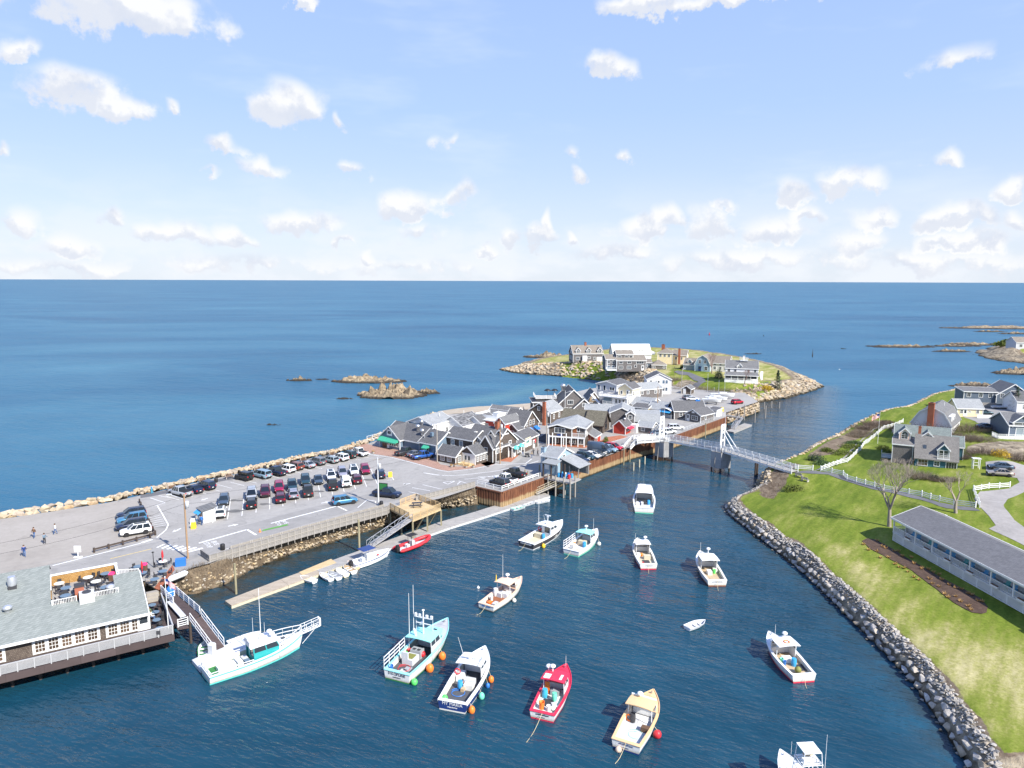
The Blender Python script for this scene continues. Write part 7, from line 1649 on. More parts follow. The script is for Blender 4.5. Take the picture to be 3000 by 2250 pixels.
def lobster_boat(name,label,px,hd,L=10.,B=3.3,hull='white_gloss',deck='white_gloss',sole='deckgrey',roof=None,boot='crimson',fs=.95,fb=1.9,house=(.46,.64),hh=1.95,wallm=None,
                 side=(1,1),trunk=True,cap=None,txt=None,tm='navy',tsize=.42,sub=None,stripe=None,inner='offwhite',foredeck=None,back=False,ztrim=0.,cat='boat',group='moored fishing boats',winm='glass'):
    p=P(*px,0);o=ent(name,label,cat,p,R(hd),group)
    st=hull_shape(L,B,fs,fb);hull='hull_white' if hull in ('white','white_gloss') else hull;roof=roof or deck;wallm=wallm or deck;cap=cap or deck
    # hull, stern to bow; boot stripe at the waterline
    rg=[]
    for x,hb,z,wl,xw in st:rg.append([(x,-hb,z),(lerp(x,xw,.55),lerp(-hb,-wl,.6),z*.42),(xw,-wl,.16),(xw,-wl*.97,-.02),(xw,0,-.5),(xw,wl*.97,-.02),(xw,wl,.16),(lerp(x,xw,.55),lerp(hb,wl,.6),z*.42),(x,hb,z)])
    b=MB();n=9
    for k in range(len(rg)-1):
        for i in range(n-1):
            mi=1 if i in (2,3,4,5) else 0
            b.add([rg[k][i],rg[k][i+1],rg[k+1][i+1],rg[k+1][i]],[(0,1,2,3)],mi,True)
    b.add(rg[0],[tuple(range(n))],0)
    x0=rg[0];b.add([(-.012,x0[2][1],.16),(-.012,x0[6][1],.16),(-.012,x0[6][1],-.02),(-.012,x0[2][1],-.02)],[(0,1,2,3)],1)
    b.build('hull',[hull,boot],o)
    hx0,hx1=house[0]*L,house[1]*L
    def at(x):
        for a,c in zip(st,st[1:]):
            if a[0] <= x <= c[0]:f=(x-a[0])/(c[0]-a[0]);return lerp(a[1],c[1],f),lerp(a[2],c[2],f)
        return st[-1][1],st[-1][2]
    ck=hx1-.1;cw=.26                                     # cockpit end, side deck width
    b=MB()
    xs=[0.]+[s[0] for s in st if .3 <s[0] <ck]+[ck]
    for a,c in zip(xs,xs[1:]):
        (h0,z0),(h1,z1) =at(a),at(c)
        for s_ in (-1,1):b.slab([(a,s_*(h0+.03),z0+.03),(c,s_*(h1+.03),z1+.03),(c,s_*(h1-cw),z1+.03),(a,s_*(h0-cw),z0+.03)][::1 if s_ <0 else -1],.06)
    h0,z0=at(0);b.slab([(-.06,-h0,z0+.035),(cw+.1,-h0,z0+.035),(cw+.1,h0,z0+.035),(-.06,h0,z0+.035)],.06)
    b.build('gunwale',cap,o)
    b=MB();zs=.5
    for a,c in zip([cw]+xs[1:],xs[1:]):
        if c <= a:continue
        (h0,z0),(h1,z1) =at(a),at(c)
        for s_ in (-1,1):
            q=[(a,s_*(h0-cw),zs),(c,s_*(h1-cw),zs),(c,s_*(h1-cw),z1),(a,s_*(h0-cw),z0)];b.add(q,[(0,1,2,3) if s_ >0 else (3,2,1,0)])
    h0,z0=at(cw);b.add([(cw,-h0+cw,zs),(cw,h0-cw,zs),(cw,h0-cw,z0),(cw,-h0+cw,z0)],[(0,1,2,3)]);b.build('bulwark',inner,o)
    b=MB()
    for a,c in zip([cw]+xs[1:],xs[1:]):
        if c <= a:continue
        (h0,_),(h1,_) =at(a),at(c);b.add([(a,-h0+cw,zs),(c,-h1+cw,zs),(c,h1-cw,zs),(a,h0-cw,zs)],[(0,1,2,3)])
    b.build('cockpit_sole',sole,o)
    # foredeck with slight crown, toe rail
    b=MB();fx=[hx1-.1]+[s[0] for s in st if s[0] >hx1]
    for a,c in zip(fx,fx[1:]):
        (h0,z0),(h1,z1) =at(a),at(c)
        for s_ in (-1,1):b.add([(a,0,z0+.1),(c,0,z1+.08),(c,s_*h1*.99,z1+.02),(a,s_*h0*.99,z0+.02)],[(0,1,2,3) if s_ <0 else (3,2,1,0)],0,True)
    b.build('foredeck',foredeck or deck,o)
    b=MB()
    for a,c in zip(fx,fx[1:]):
        (h0,z0),(h1,z1) =at(a),at(c)
        for s_ in (-1,1):b.beam((a,s_*h0,z0+.06),(c,s_*h1,z1+.06),.07,.1)
    b.build('toe_rail',cap,o)
    hw,hz=at(hx1);w=min(B*.40,hw-.3);zb=hz+.05;zr=zs+hh
    if trunk:
        t1=min(.84*L,hx1+L*.2);wa,wb=min(w*1.0,hw-.35),max(.25,at(t1)[0]-.42)
        zt=at(hx1)[1]+.55
        b=MB().add([(hx1,-wa,hz),(t1,-wb,at(t1)[1]),(t1,wb,at(t1)[1]),(hx1,wa,hz),(hx1,-wa*.9,zt),(t1-.25,-wb*.85,at(t1)[1]+.38),(t1-.25,wb*.85,at(t1)[1]+.38),(hx1,wa*.9,zt)],[(4,5,6,7),(0,1,5,4),(1,2,6,5),(2,3,7,6),(3,0,4,7)])
        tc=b.build('trunk_cabin',deck,o)
        for s_ in (-1,1):
            xm=lerp(hx1,t1,.35);ym=lerp(wa,wb,.35);MB().box(-.28,-.012,-.08,.28,.012,.08).build('porthole','glass',tc,(xm,s_*(ym*.96+.012),lerp(hz,zt,.55)),-s_*math.atan2(wa-wb,t1-hx1)*1.)
        MB().box(-.25,-.25,0,.25,.25,.06).build('hatch','glass',tc,(lerp(hx1,t1,.6),0,lerp(zt,at(t1)[1]+.38,.62)+.02))
    # wheelhouse: windshield, sides, posts, roof
    b=MB();wz=zb+.45
    b.add([(hx1,-w,zs),(hx1,w,zs),(hx1,w,wz),(hx1,-w,wz)],[(3,2,1,0)]);b.add([(hx1+.02,-w,zs),(hx1+.02,w,zs),(hx1+.02,w,wz),(hx1+.02,-w,wz)],[(0,1,2,3)])
    xt=hx1-.32
    for k in range(4):y=-w+2*w*k/3;b.beam((hx1,y,wz),(xt,y*.94,zr),.09,.07)
    b.beam((hx1,-w,wz),(hx1,w,wz),.1,.1)
    for s_ in (-1,1):
        if side[0 if s_ <0 else 1]:
            xe=lerp(hx0,hx1,.0);b.box(xe,s_*w-.03,zs,hx1,s_*w+.03,wz);b.box(xe,s_*w*.97-.03,zr-.16,xt,s_*w*.97+.03,zr)
            for f in (0,.5):b.beam((lerp(hx0,hx1,f),s_*w,wz),(lerp(hx0,xt,f),s_*w*.97,zr),.12,.06)
        else:b.tube((hx0+.1,s_*w,zs),(hx0+.1,s_*w*.97,zr),.05,6)
    if back:b.box(hx0-.02,-w,zs,hx0+.04,w*.35,zr)
    wh=b.build('wheelhouse',wallm,o)
    b=MB()
    for k in range(3):y0,y1=-w+2*w*k/3+.06,-w+2*w*(k+1)/3-.06;b.add([(hx1+.01,y0,wz),(hx1+.01,y1,wz),(xt+.01,y1*.94,zr),(xt+.01,y0*.94,zr)],[(0,1,2,3)])
    for s_ in (-1,1):
        if side[0 if s_ <0 else 1]:b.add([(hx0,s_*w,wz),(hx1,s_*w,wz),(xt,s_*w*.97,zr),(hx0,s_*w*.97,zr)],[(0,1,2,3) if s_ <0 else (3,2,1,0)])
    if back:b.add([(hx0-.03,-w*.85,zs+.85),(hx0-.03,-.1,zs+.85),(hx0-.03,-.1,zr-.2),(hx0-.03,-w*.85,zr-.2)],[(3,2,1,0)])
    b.build('window_glass',winm,wh)
    b=MB();xa,xb=hx0-.45-ztrim,hx1+.05;ww=w+.16
    rr=[[(x,y*(1 if x <xb-.1 else .93),zr+.02+.10*(1-(y/ww)**2)) for y in np.linspace(-ww,ww,7)] for x in (xa,lerp(xa,xb,.5),xb)]
    b.loft(rr,closed=False,caps=False,sm=True);b.loft([[(p_[0],p_[1],p_[2]-.08) for p_ in r_][::-1] for r_ in rr],closed=False,caps=False)
    for i in range(2):
        e_=rr[0] if i == 0 else rr[-1]
        for a,c in zip(e_,e_[1:]):b.add([a,c,(c[0],c[1],c[2]-.08),(a[0],a[1],a[2]-.08)],[(0,1,2,3) if i else (3,2,1,0)])
    for k in (0,6):
        for a,c in zip([r_[k] for r_ in rr],[r_[k] for r_ in rr][1:]):b.add([a,c,(c[0],c[1],c[2]-.08),(a[0],a[1],a[2]-.08)],[(0,1,2,3) if k == 0 else (3,2,1,0)])
    ro=b.build('wheelhouse_roof',roof,o)
    if stripe:
        b=MB()
        for a,c in zip(st,st[1:]):
            for s_ in (-1,1):b.beam((a[0],s_*(a[1]+.02),a[2]-.1),(c[0],s_*(c[1]+.02),c[2]-.1),.05,.12)
        b.build('rub_rail',stripe,o)
    if txt:
        def wr(tx,sz,z):
            if tx != '~':return text(tx,sz,tm,o,(-.03,0,z),(R(90),0,R(-90)))
            b=MB();y=-sz*2.6;rg_=random.Random(sz*L)      # name too small to read: strokes only
            while y <sz*2.6:
                a=rg_.uniform(.12,.3)*sz;b.box(-.03,y,z+rg_.uniform(0,.2)*sz,-.015,y+a,z+rg_.uniform(.5,.7)*sz);y += a+rg_.uniform(.08,.2)*sz
            b.build('lettering',tm,o)
        wr(txt,tsize,fs*.62)
        if sub:wr(sub,tsize*.42,fs*.36)
    o['zr'] =zr;bo=dict(o=o,L=L,B=B,zr=zr,hx0=hx0,hx1=hx1,w=w,zs=zs,at=at,roof=ro,st=st)
    MB().box(-.06,-.06,0,.06,.06,.3).build('bow_bitt','steel',o,(.92*L,0,at(.92*L)[1]+.05))
    return bo
def ant(bo,x,y,h,z=None,r_=.028,m='white',lean=0.):MB().tube((0,0,0),(lean*h,0,h),r_,5,r_*.6).build('antenna',m,bo['o'],(x,y,bo['zr'] if z is None else z))
def radar(bo,x,y,kind='dome',h=.5):
    b=MB().tube((0,0,0),(0,0,h),.07,6)
    if kind == 'dome':b.lathe((0,0,h),[(.2,0),(.32,.08),(.32,.2),(.2,.3),(.03,.32)],12)
    else:b.cbox(0,0,h,.3,.3,.25);b.box(-.07,-.6,h+.28,.07,.6,h+.4)
    b.build('radar','white_gloss',bo['o'],(x,y,bo['zr']+.08))
def fender(bo,x,s_,m,r_=.3,z=.35,long=False):
    hb,zz=bo['at'](x);y=s_*(hb+r_*.95)
    b=MB().ball((0,0,0),r_,12,0,1.3 if long else 1.08).tube((0,0,r_),(0,-s_*r_*.9,zz-z+.06),.02,4,mi=1)
    x_=b.build('fender',[m,'rope'],None,bo['o'].matrix_basis @ Vector((x,y,z)),bo['o'].rotation_euler.z)
    return x_
def cargo(bo,kind,x,y,m='lgrey',s=1.,rz=0.,lab=None,cat=None,m2='dark'):
    z=bo['zs'];b=MB()
    if kind == 'box':b.box(-.6*s,-.4*s,0,.6*s,.4*s,.7*s);nm='bait_box'
    elif kind == 'bucket':b.lathe((0,0,0),[(.24*s,0),(.30*s,.75*s),(.31*s,.78*s),(.27*s,.76*s),(.24*s,.2*s)],12);nm='bucket'
    elif kind == 'barrel':b.lathe((0,0,0),[(.26*s,0),(.31*s,.3*s),(.31*s,.6*s),(.27*s,.92*s)],12);nm='barrel'
    elif kind == 'trap':
        nm='lobster_trap'
        for zz in (0,.2,.4):b.box(-.5*s,-.3*s,zz*s,.5*s,.3*s,zz*s+.03)
        for xx in (-.5,0,.5):b.box(xx*s-.02,-.3*s,0,xx*s+.02,.3*s,.42*s)
    elif kind == 'ball':b.ball((0,0,.25*s),.26*s,10);nm='net_buoy'
    elif kind == 'hose':
        pts=[Vector((math.cos(t)*(.5+t*.05),math.sin(t)*(.5+t*.03)*1.2,.03)) for t in np.linspace(0,7.5,30)];b.path(pts,.035*s,5);nm='hose'
    elif kind == 'hatch':b.box(-.45*s,-.4*s,0,.45*s,.4*s,.03);nm='deck_hatch'
    elif kind == 'ring':
        for i in range(14):
            a0,a1=2*math.pi*i/14,2*math.pi*(i+1)/14;b.tube((math.cos(a0)*.32,0,math.sin(a0)*.32+.4),(math.cos(a1)*.32,0,math.sin(a1)*.32+.4),.07,6)
        nm='life_ring'
    o=b.build(nm,m,bo['o'] if not lab else None)
    v=Vector((x,y,z+.004))
    if lab:o.location=bo['o'].matrix_basis @ v;o.rotation_euler.z=bo['o'].rotation_euler.z+rz;tag(o,lab,cat)
    else:o.location=v;o.rotation_euler.z=rz
    return o
def fit_mast(bo,x,h=2.2,arms=1.6):
    b=MB().tube((0,0,0),(0,0,h),.09,6).beam((0,-arms/2,h*.45),(0,arms/2,h*.45),.08).beam((0,-arms*.6,h*.7),(0,arms*.6,h*.7),.1,.06)
    for y in (-.7,-.3,.3,.65):b.cbox(.05,y*arms*.8,h*.72,.16,.3,.34)
    b.lathe((0,0,h),[(.08,0),(.18,.06),(.16,.16),(.02,.2)],8);b.cbox(.3,.4,h*.35,.5,.3,.25);b.box(.2,-.2,h*.62,.3,.9,h*.68)
    b.build('mast','white_gloss',bo['o'],(x,0,bo['zr']+.1))
def tether(bo,dx=-5.,lift=.8):
    q=bo['o'];z0=bo['st'][0][2]
    b=MB();pts=[Vector((lerp(0,dx*.6,f),.3*f,lerp(z0,.02,f)-.35*math.sin(math.pi*f))) for f in np.linspace(0,1,9)];b.path(pts,.022,5)
    b.build('mooring_line','rope',q)
MFB='moored fishing boats'
# aqua trimmed lobster boat with transom lettering
bo=lobster_boat('lobster_boat','white lobster boat with aqua roof, tall aerials and orange fenders',(1163,1997),67,12.2,3.9,'white','aqua','deckdark','aqua','green',1.15,2.2,(.42,.6),2.3,'lgrey',(1,0),True,'aqua','DISCIPLINE','dark',.46,'~',foredeck='deckgrey')
ant(bo,bo['hx0']+.3,1.6,5.2,r_=.04);ant(bo,bo['hx0']+1.,1.4,6.,r_=.04);ant(bo,bo['hx0']+1.1,1.1,2.6);ant(bo,bo['hx1']-.4,-.8,2.);fit_mast(bo,bo['hx0']+.9,2.9,2.0)
b=MB().tube((0,0,0),(0,.3,.9),.14,8);b.build('exhaust_stack','white',bo['o'],(bo['hx0']+.2,.6,bo['zr']))
b=MB();railing(b,[Vector((.1,1.75,1.2)),Vector((2.4,1.85,1.2)),Vector((4.8,1.9,1.3))],1.3,0,1.2,rails=(1.,.66,.33),pw=.06);b.build('side_rail','white',bo['o'])
b=MB().box(2.7,-.4,.5,4.3,1.0,1.2,0).box(2.7,.2,1.2,2.9,1.1,2.0,0).box(3.0,-.2,1.2,4.1,.8,1.22,1);b.build('sorting_table',['lgrey','olive'],bo['o']);MB().box(4.4,-.5,.5,5.3,.9,1.5,0).box(4.5,-.3,1.5,4.9,.1,1.53,1).box(4.5,.3,1.5,4.9,.7,1.53,1).build('bait_bin',['grey','dark'],bo['o'])
cargo(bo,'bucket',.8,1.3,'blue',1.);cargo(bo,'bucket',4.9,1.3,'red',.9);cargo(bo,'hatch',1.4,.1,'lgrey',.9);cargo(bo,'hatch',2.0,-.2,'grey',1.);cargo(bo,'hose',1.9,.3,'red',1.);cargo(bo,'ball',5.0,-.4,'red',1.5);cargo(bo,'ball',4.6,1.5,'lime',1.)
F_=[(bo,6.4,-1,'orange',.42,True,'forward orange fender of the aqua roofed boat'),(bo,3.4,-1,'orange',.45,True,'after orange fender of the aqua roofed boat'),(bo,.3,-1,'lime',.38,False,'green fender at the transom of the aqua roofed boat')]
bo2=lobster_boat('lobster_boat','dark blue lobster boat with white decks and black cockpit floor',(1325,2085),73,10.6,3.7,'navy','white_gloss','deckdark',None,'offwhite',1.1,2.0,(.50,.68),2.15,None,(1,0),True,'white_gloss','MY MARIA','white_gloss',.5,'~',stripe='white',back=False)
ant(bo2,bo2['hx1']-.3,1.4,2.8,r_=.035,lean=-.55);radar(bo2,bo2['hx0']+.5,.1,'bar',.15);MB().beam((0,-1.4,0),(0,1.4,0),.06).build('light_bar','steel',bo2['o'],(bo2['hx0']+.5,0,bo2['zr']+.3));MB().tube((-.6,0,.1),(1.4,0,.2),.04,5).build('boat_hook','white',bo2['o'],(bo2['hx0'],-1.2,bo2['zr']+.1))
for a in (('box',4.5,-.3,'lgrey',1.,1.57),('box',3.7,-.5,'offwhite',.9,1.57),('barrel',3.5,.45,'lblue',1.,0),('ball',4.2,.5,'orange',1.,0),('ball',4.4,.2,'lime',.9,0),('hose',2.6,.4,'blue',1.3,0),('hatch',.9,-.2,'grey',.9,0),('box',3.2,.0,'tan',.5,0),('ball',.8,1.2,'lime',1.4,0)):cargo(bo2,*a)
r_=cargo(bo2,'ring',5.0,1.35,'red',1.,R(90));r_.location.z=1.15
b=MB().box(4.7,.75,.5,6.2,1.45,1.1);b.build('engine_box','white_gloss',bo2['o'])
F_ += [(bo2,6.6,-1,'orange',.34,True,'forward orange fender of the dark blue boat'),(bo2,5.4,-1,'blue',.26,True,'blue fender of the dark blue boat'),(bo2,3.2,-1,'seafoam',.34,True,'sea green fender of the dark blue boat'),(bo2,.5,-1,'orange',.36,True,'orange fender at the stern of the dark blue boat')]
bo=lobster_boat('lobster_boat','crimson decked lobster boat with blue and orange tubs in its cockpit',(1588,2111),69,8.7,3.1,'white','crimson','offwhite','crimson','crimson',.85,1.75,(.44,.62),2.0,'white',(1,0),True,'crimson','~','dark',.27,'~')
radar(bo,bo['hx1']-.3,.5,'dome',.5);radar(bo,bo['hx1']-.2,1.0,'dome',.35);MB().box(-.45,-.35,0,.45,.35,.06).build('roof_hatch','white',bo['o'],(bo['hx0']+.2,.75,bo['zr']+.06));MB().box(-.5,-.14,0,.5,.14,.02).build('number_plate','white',bo['o'],(bo['hx0']+.4,-.75,bo['zr']+.1));ant(bo,bo['L']*.97,0,1.2,bo['at'](8.6)[1])
for a in (('barrel',3.3,.8,'cyan',1.05,0),('barrel',3.1,-.35,'seafoam',.95,0),('bucket',1.2,.45,'orange',1.05,0),('bucket',1.1,-.35,'white',.8,0),('ball',1.3,-.75,'offwhite',1.1,0),('trap',1.9,-.7,'lgrey',.8,.6),('box',4.2,-.1,'grey',.8,1.57),('hatch',2.4,.2,'dark',1.5,0)):cargo(bo,*a)
MB().box(-.05,-.25,0,.05,.25,1.3).build('oilskins','orange',bo['o'],(bo['hx0']+.2,.75,.6));tether(bo,-6.5)
bo=lobster_boat('lobster_boat','white lobster boat with tan decks and a red ball fender',(1833,2202),62,9.0,3.3,'white_gloss','buff','lgrey','buff','navy',.95,1.7,(.46,.64),2.05,'white',(0,0),True,'buff','~','navy',.26,'~')
b=MB().beam((0,-1.3,.0),(0,1.3,.0),.14,.16);b.build('roof_bar','white',bo['o'],(bo['hx1']-.25,0,bo['zr']+.14));radar(bo,bo['hx1']-.3,.4,'dome',.2)
for a in (('barrel',4.1,.7,'dark',1.,0),('ring',4.0,1.05,'orange',1.,R(80)),('hatch',4.6,-.3,'white',1.2,0),('box',3.2,-.95,'brown',.7,1.57),('hose',2.2,-.2,'seafoam',.35,0)):cargo(bo,*a)
tether(bo,-3.6)
F_ += [(bo,3.6,-1,'red',.42,False,'red ball fender beside the tan decked boat')]
o_=MB().ball((0,0,0),.32,12,0,1.05).build('mooring_buoy','peach',None,P(1812,2196,.15));tag(o_,'salmon mooring buoy floating at the tan decked boat\'s stern','buoy')
bo=lobster_boat('lobster_boat','white lobster boat with salmon decks moored alone in mid harbour',(1424,1789),57,9.2,3.0,'white_gloss','peach','copper','peach','dark',.85,1.75,(.46,.64),2.0,'white',(0,0),True,'peach','~','blue',.26)
ant(bo,bo['hx1']-.4,.9,3.6);radar(bo,bo['hx1']-.1,.3,'dome',.35);ant(bo,bo['hx0'],1.2,.9,m='yellow',r_=.08)
for a in (('box',4.0,.2,'lgrey',.9,0),('barrel',3.7,.9,'white',1.2,0),('box',4.3,-.6,'white',.95,0),('trap',1.2,-.7,'lgrey',.9,0),('trap',1.2,.2,'orange',.7,0),('bucket',2.2,.6,'white',.8,0),('ball',.9,.9,'white',.8,0)):cargo(bo,*a)
tether(bo,-3.)
F_ += [(bo,4.4,-1,'offwhite',.3,False,'white ball fender beside the salmon decked boat')]
bo=lobster_boat('lobster_boat','black hulled lobster boat with tan cockpit and yellow fender',(1541,1607),53,11.3,3.7,'dark','white_gloss','wood_pale',None,'white',1.1,2.1,(.48,.66),2.1,None,(1,0),True,'white_gloss','~','white_gloss',.42,None,stripe='white',back=True)
ant(bo,bo['hx0']+.6,1.6,5.6,r_=.04);radar(bo,bo['hx1']-.5,.3,'bar',.9);radar(bo,bo['hx0']+.6,-.2,'dome',.1);ant(bo,bo['hx1']-.4,.9,1.4,lean=-.4)
for a in (('box',4.6,.6,'wood_pale',1.1,1.57),('barrel',4.4,-.55,'lblue',1.,0),('ball',1.2,1.0,'maroon',.7,0)):cargo(bo,*a)
r_=cargo(bo,'ring',bo['hx0']-.1,.9,'red',1.,R(90));r_.location.z=1.4;tether(bo,-3.)
F_ += [(bo,2.2,-1,'yellow',.34,True,'yellow fender beside the black hulled boat')]
bo=lobster_boat('lobster_boat','white lobster boat with pale aqua roof and stern side rails',(1673,1628),57,9.6,3.4,'white_gloss','white_gloss','offwhite','aqua','seafoam',.95,1.9,(.48,.66),2.05,None,(1,0),True,'white_gloss',None)
ant(bo,bo['hx0']+.7,1.4,3.8);ant(bo,bo['hx1']+1.,-.4,2.6,1.8);radar(bo,bo['hx1']-.4,.3,'dome',.5);b=MB();railing(b,[Vector((.1,1.5,1.)),Vector((2.2,1.55,1.)),Vector((4.4,1.6,1.1))],1.2,0,1.1,rails=(1.,.66,.33),pw=.06);b.build('side_rail','white',bo['o'])
for a in (('box',4.2,.1,'wood_pale',1.1,1.57),('barrel',3.4,-.7,'lblue',1.,0),('box',2.5,.9,'white',.7,0),('ball',2.6,1.0,'crimson',.8,0),('trap',1.5,.9,'grey',.8,0),('hatch',1.6,-.3,'tan',.6,0),('ball',3.4,1.2,'orange',1.,0)):cargo(bo,*a)
tether(bo,-3.)
F_ += [(bo,6.8,-1,'white',.34,False,'white ball fender beside the pale aqua roofed boat')]
bo=lobster_boat('charter_boat','wide white cruiser with high flybridge seen from astern',(1887,1504),80,11.5,4.4,'white_gloss','white_gloss','lgrey',None,'seafoam',1.1,2.0,(.42,.7),2.4,None,(1,1),True,'white_gloss',None,ztrim=.5)
b=MB().frus((5.,-1.6,8.4,1.6),(5.4,-1.3,7.6,1.3),bo['zr']+.1,bo['zr']+.75);b.build('flybridge','white_gloss',bo['o']);radar(bo,6.2,.4,'bar',.75)
for a in (('box',4.0,.6,'navy',.8,1.57),('barrel',4.2,-.9,'lblue',1.,0),('box',3.6,1.2,'white',.8,0),('box',4.4,-.2,'dark',.9,1.57),('bucket',3.4,.4,'white',.9,0)):cargo(bo,*a)
bo=lobster_boat('lobster_boat','weathered white lobster boat with rust streaked transom',(1900,1669),91,9.4,3.1,'white','white','wood_pale','white_gloss','crimson',.9,1.8,(.5,.68),2.0,None,(1,0),True,'offwhite','~','grey',.24)
ant(bo,bo['hx1']+1.8,.6,1.2,1.8);radar(bo,bo['hx1']-.4,-.6,'dome',.4)
for a in (('box',3.2,-.4,'wood_pale',.9,1.57),('hatch',2.0,0,'dark',1.4,0),('ball',4.3,.3,'orange',1.1,0),('box',4.3,.8,'white',.7,0),('bucket',.9,.7,'red',.5,0)):cargo(bo,*a)
tether(bo,-2.6)
bo=lobster_boat('lobster_boat','white lobster boat with tall radar post near the lawn wall',(2101,1718),91,9.5,3.3,'white_gloss','white_gloss','tan',None,'copper',.95,1.95,(.46,.66),2.1,None,(1,0),True,'offwhite','~','grey',.3,ztrim=.5)
ant(bo,bo['hx1']+1.6,.4,2.,1.9);radar(bo,bo['hx1']-.5,-.2,'dome',.8)
for a in (('box',3.4,.2,'white',.8,0),('bucket',3.6,-.6,'lime',.8,0),('hatch',1.6,.2,'tan',1.,0),('box',4.2,-.9,'offwhite',.7,0)):cargo(bo,*a)
tether(bo,-2.6)
bo=lobster_boat('lobster_boat','white lobster boat with orange life ring on its roof',(2355,2000),97,8.6,3.2,'white_gloss','white_gloss','tan',None,'crimson',.95,1.85,(.48,.66),2.05,None,(1,0),True,'white_gloss',None,ztrim=.3)
radar(bo,bo['hx1']-.4,-.3,'dome',.45);ant(bo,bo['hx1']+.4,.5,1.4);r_=cargo(bo,'ring',bo['hx0']-.1,.1,'orange',1.);r_.rotation_euler=(R(90),0,0);r_.location=(bo['hx0']+.1,.4,bo['zr']+.15)
for a in (('barrel',2.7,-.2,'lblue',1.,0),('box',3.6,.2,'white',.9,1.57),('bucket',3.4,.9,'seafoam',.8,0),('bucket',3.0,.8,'blue',.7,0),('ball',1.2,.1,'olive',1.5,0),('hatch',2.2,-.9,'dark',1.5,0)):cargo(bo,*a)
tether(bo,-2.)
# teal party boat at the small float
bo=lobster_boat('party_boat','large white and teal party fishing boat with long bow pulpit',(603,1992),40,11.6,3.7,'white','white_gloss','green','white_gloss','teal',1.05,2.0,(.44,.70),2.2,'dteal',(1,1),True,'white_gloss',None,stripe='teal',cat='boat',group='moored boats at the floats',back=True)
L_=bo['L'];z_=bo['at'](L_)[1]
b=MB().beam((-.6,-.28,0),(2.2,-.22,.3),.12).beam((-.6,.28,0),(2.2,.22,.3),.12)
for i in range(8):b.beam((i*.35-.4,-.28,.04+i*.04),(i*.35-.4,.28,.04+i*.04),.1,.05)
for s_ in (-1,1):
    for f in (.55,1.):b.beam((-.2,s_*.3,f),(2.2,s_*.25,f+.3),.05)
    for x_ in (.4,1.3,2.2):b.beam((x_,s_*.28,.1+x_*.13),(x_,s_*.27,1.+x_*.17),.05)
b.box(2.1,-.3,.3,2.3,.3,1.3).beam((1.9,0,.25),(-.1,0,-1.4),.05);b.build('bow_pulpit','white',bo['o'],(L_,0,z_))
b=MB()
for s_ in (-1,1):
    pts=[Vector((x_,s_*bo['at'](x_)[0]*.95,bo['at'](x_)[1]+.05)) for x_ in (8.4,9.5,10.6,11.4)];railing(b,pts,1.,0,1.3,rails=(1.,.5),pw=.05)
b.build('bow_rail','white',bo['o'])
b=MB();pts=[Vector((4.9,-1.72,1.1)),Vector((.1,-1.6,1.08)),Vector((.1,1.6,1.08)),Vector((4.9,1.72,1.1))];railing(b,pts,.35,0,1.2,rails=(1.,),pw=.05);b.build('stern_rail','white',bo['o'])
ant(bo,6.8,1.,6.,r_=.05);ant(bo,6.,1.3,2.4);ant(bo,7.2,.8,1.6);radar(bo,7.5,.1,'dome',.5);radar(bo,7.6,-.5,'dome',.35)
for x_,y_ in ((5.4,.3),(5.3,-.75)):MB().frus((-.7,-.5,.7,.5),(-.6,-.4,.6,.4),0,.5).build('roof_locker','bluegrey' if False else 'lgrey',bo['o'],(x_,y_,bo['zr']+.08))
MB().lathe((0,0,0),[(.4,0),(.42,.25),(.2,.45),(.02,.5)],12).build('life_raft','white_gloss',bo['o'],(6.5,-.2,bo['zr']+.1))
MB().box(1.3,-.5,.5,3.3,.5,1.05,0).box(3.4,-.8,.5,4.0,.8,1.2,0).build('bench_locker',['white_gloss'],bo['o'])
cargo(bo,'box',4.5,.3,'lgrey',.8,1.57);cargo(bo,'box',4.5,-.7,'bluegrey',.8,1.57)
for k,m_ in enumerate(('red','yellow','blue','yellow','lime')):MB().box(-.14,-.05,0,.14,.05,.32).build('life_vest',m_,bo['o'],(1.2+k*.7,-1.5,.62))
# sportfisher with the tall tower, cut by the lower edge
bow=P(2285,2196,1.5);hd=95;L_=11.;d=Vector((math.cos(R(hd)),math.sin(R(hd)),0));sp_=bow-d*L_
bo=lobster_boat('sportfishing_boat','white sportfishing boat with tall pipe tower at the lower photo edge',(0,0),hd,L_,3.8,'white_gloss','white_gloss','lgrey',None,'navy',1.0,1.9,(.36,.56),2.2,None,(1,1),True,'white_gloss',None)
bo['o'].scale=(.85,.8,.85);sp_=bow-d*L_*.85;bo['o'].location=(sp_.x,sp_.y,0)
b=MB();zt=bo['zr']+3.4
for x_,y_ in ((4.,-1.35),(4.,1.35),(6.2,-1.3),(6.2,1.3)):b.tube((x_,y_,bo['zr']-1.2),(lerp(x_,5.,.25),y_*.7,zt),.055,6)
for f in (.35,.62):
    z0=lerp(bo['zr'],zt,f);b.path([Vector((4.2,-1.15,z0)),Vector((4.2,1.15,z0)),Vector((6.,1.1,z0)),Vector((6.,-1.1,z0)),Vector((4.2,-1.15,z0))],.045,5)
for k in range(5):b.box(4.3+k*.35,-1.,zt-1.25,4.5+k*.35,1.,zt-1.2)
b.beam((4.,-1.3,bo['zr']),(6.,1.1,lerp(bo['zr'],zt,.5)),.07).beam((4.,1.3,bo['zr']),(6.,-1.1,lerp(bo['zr'],zt,.5)),.07);b.build('tower','white_gloss',bo['o'])
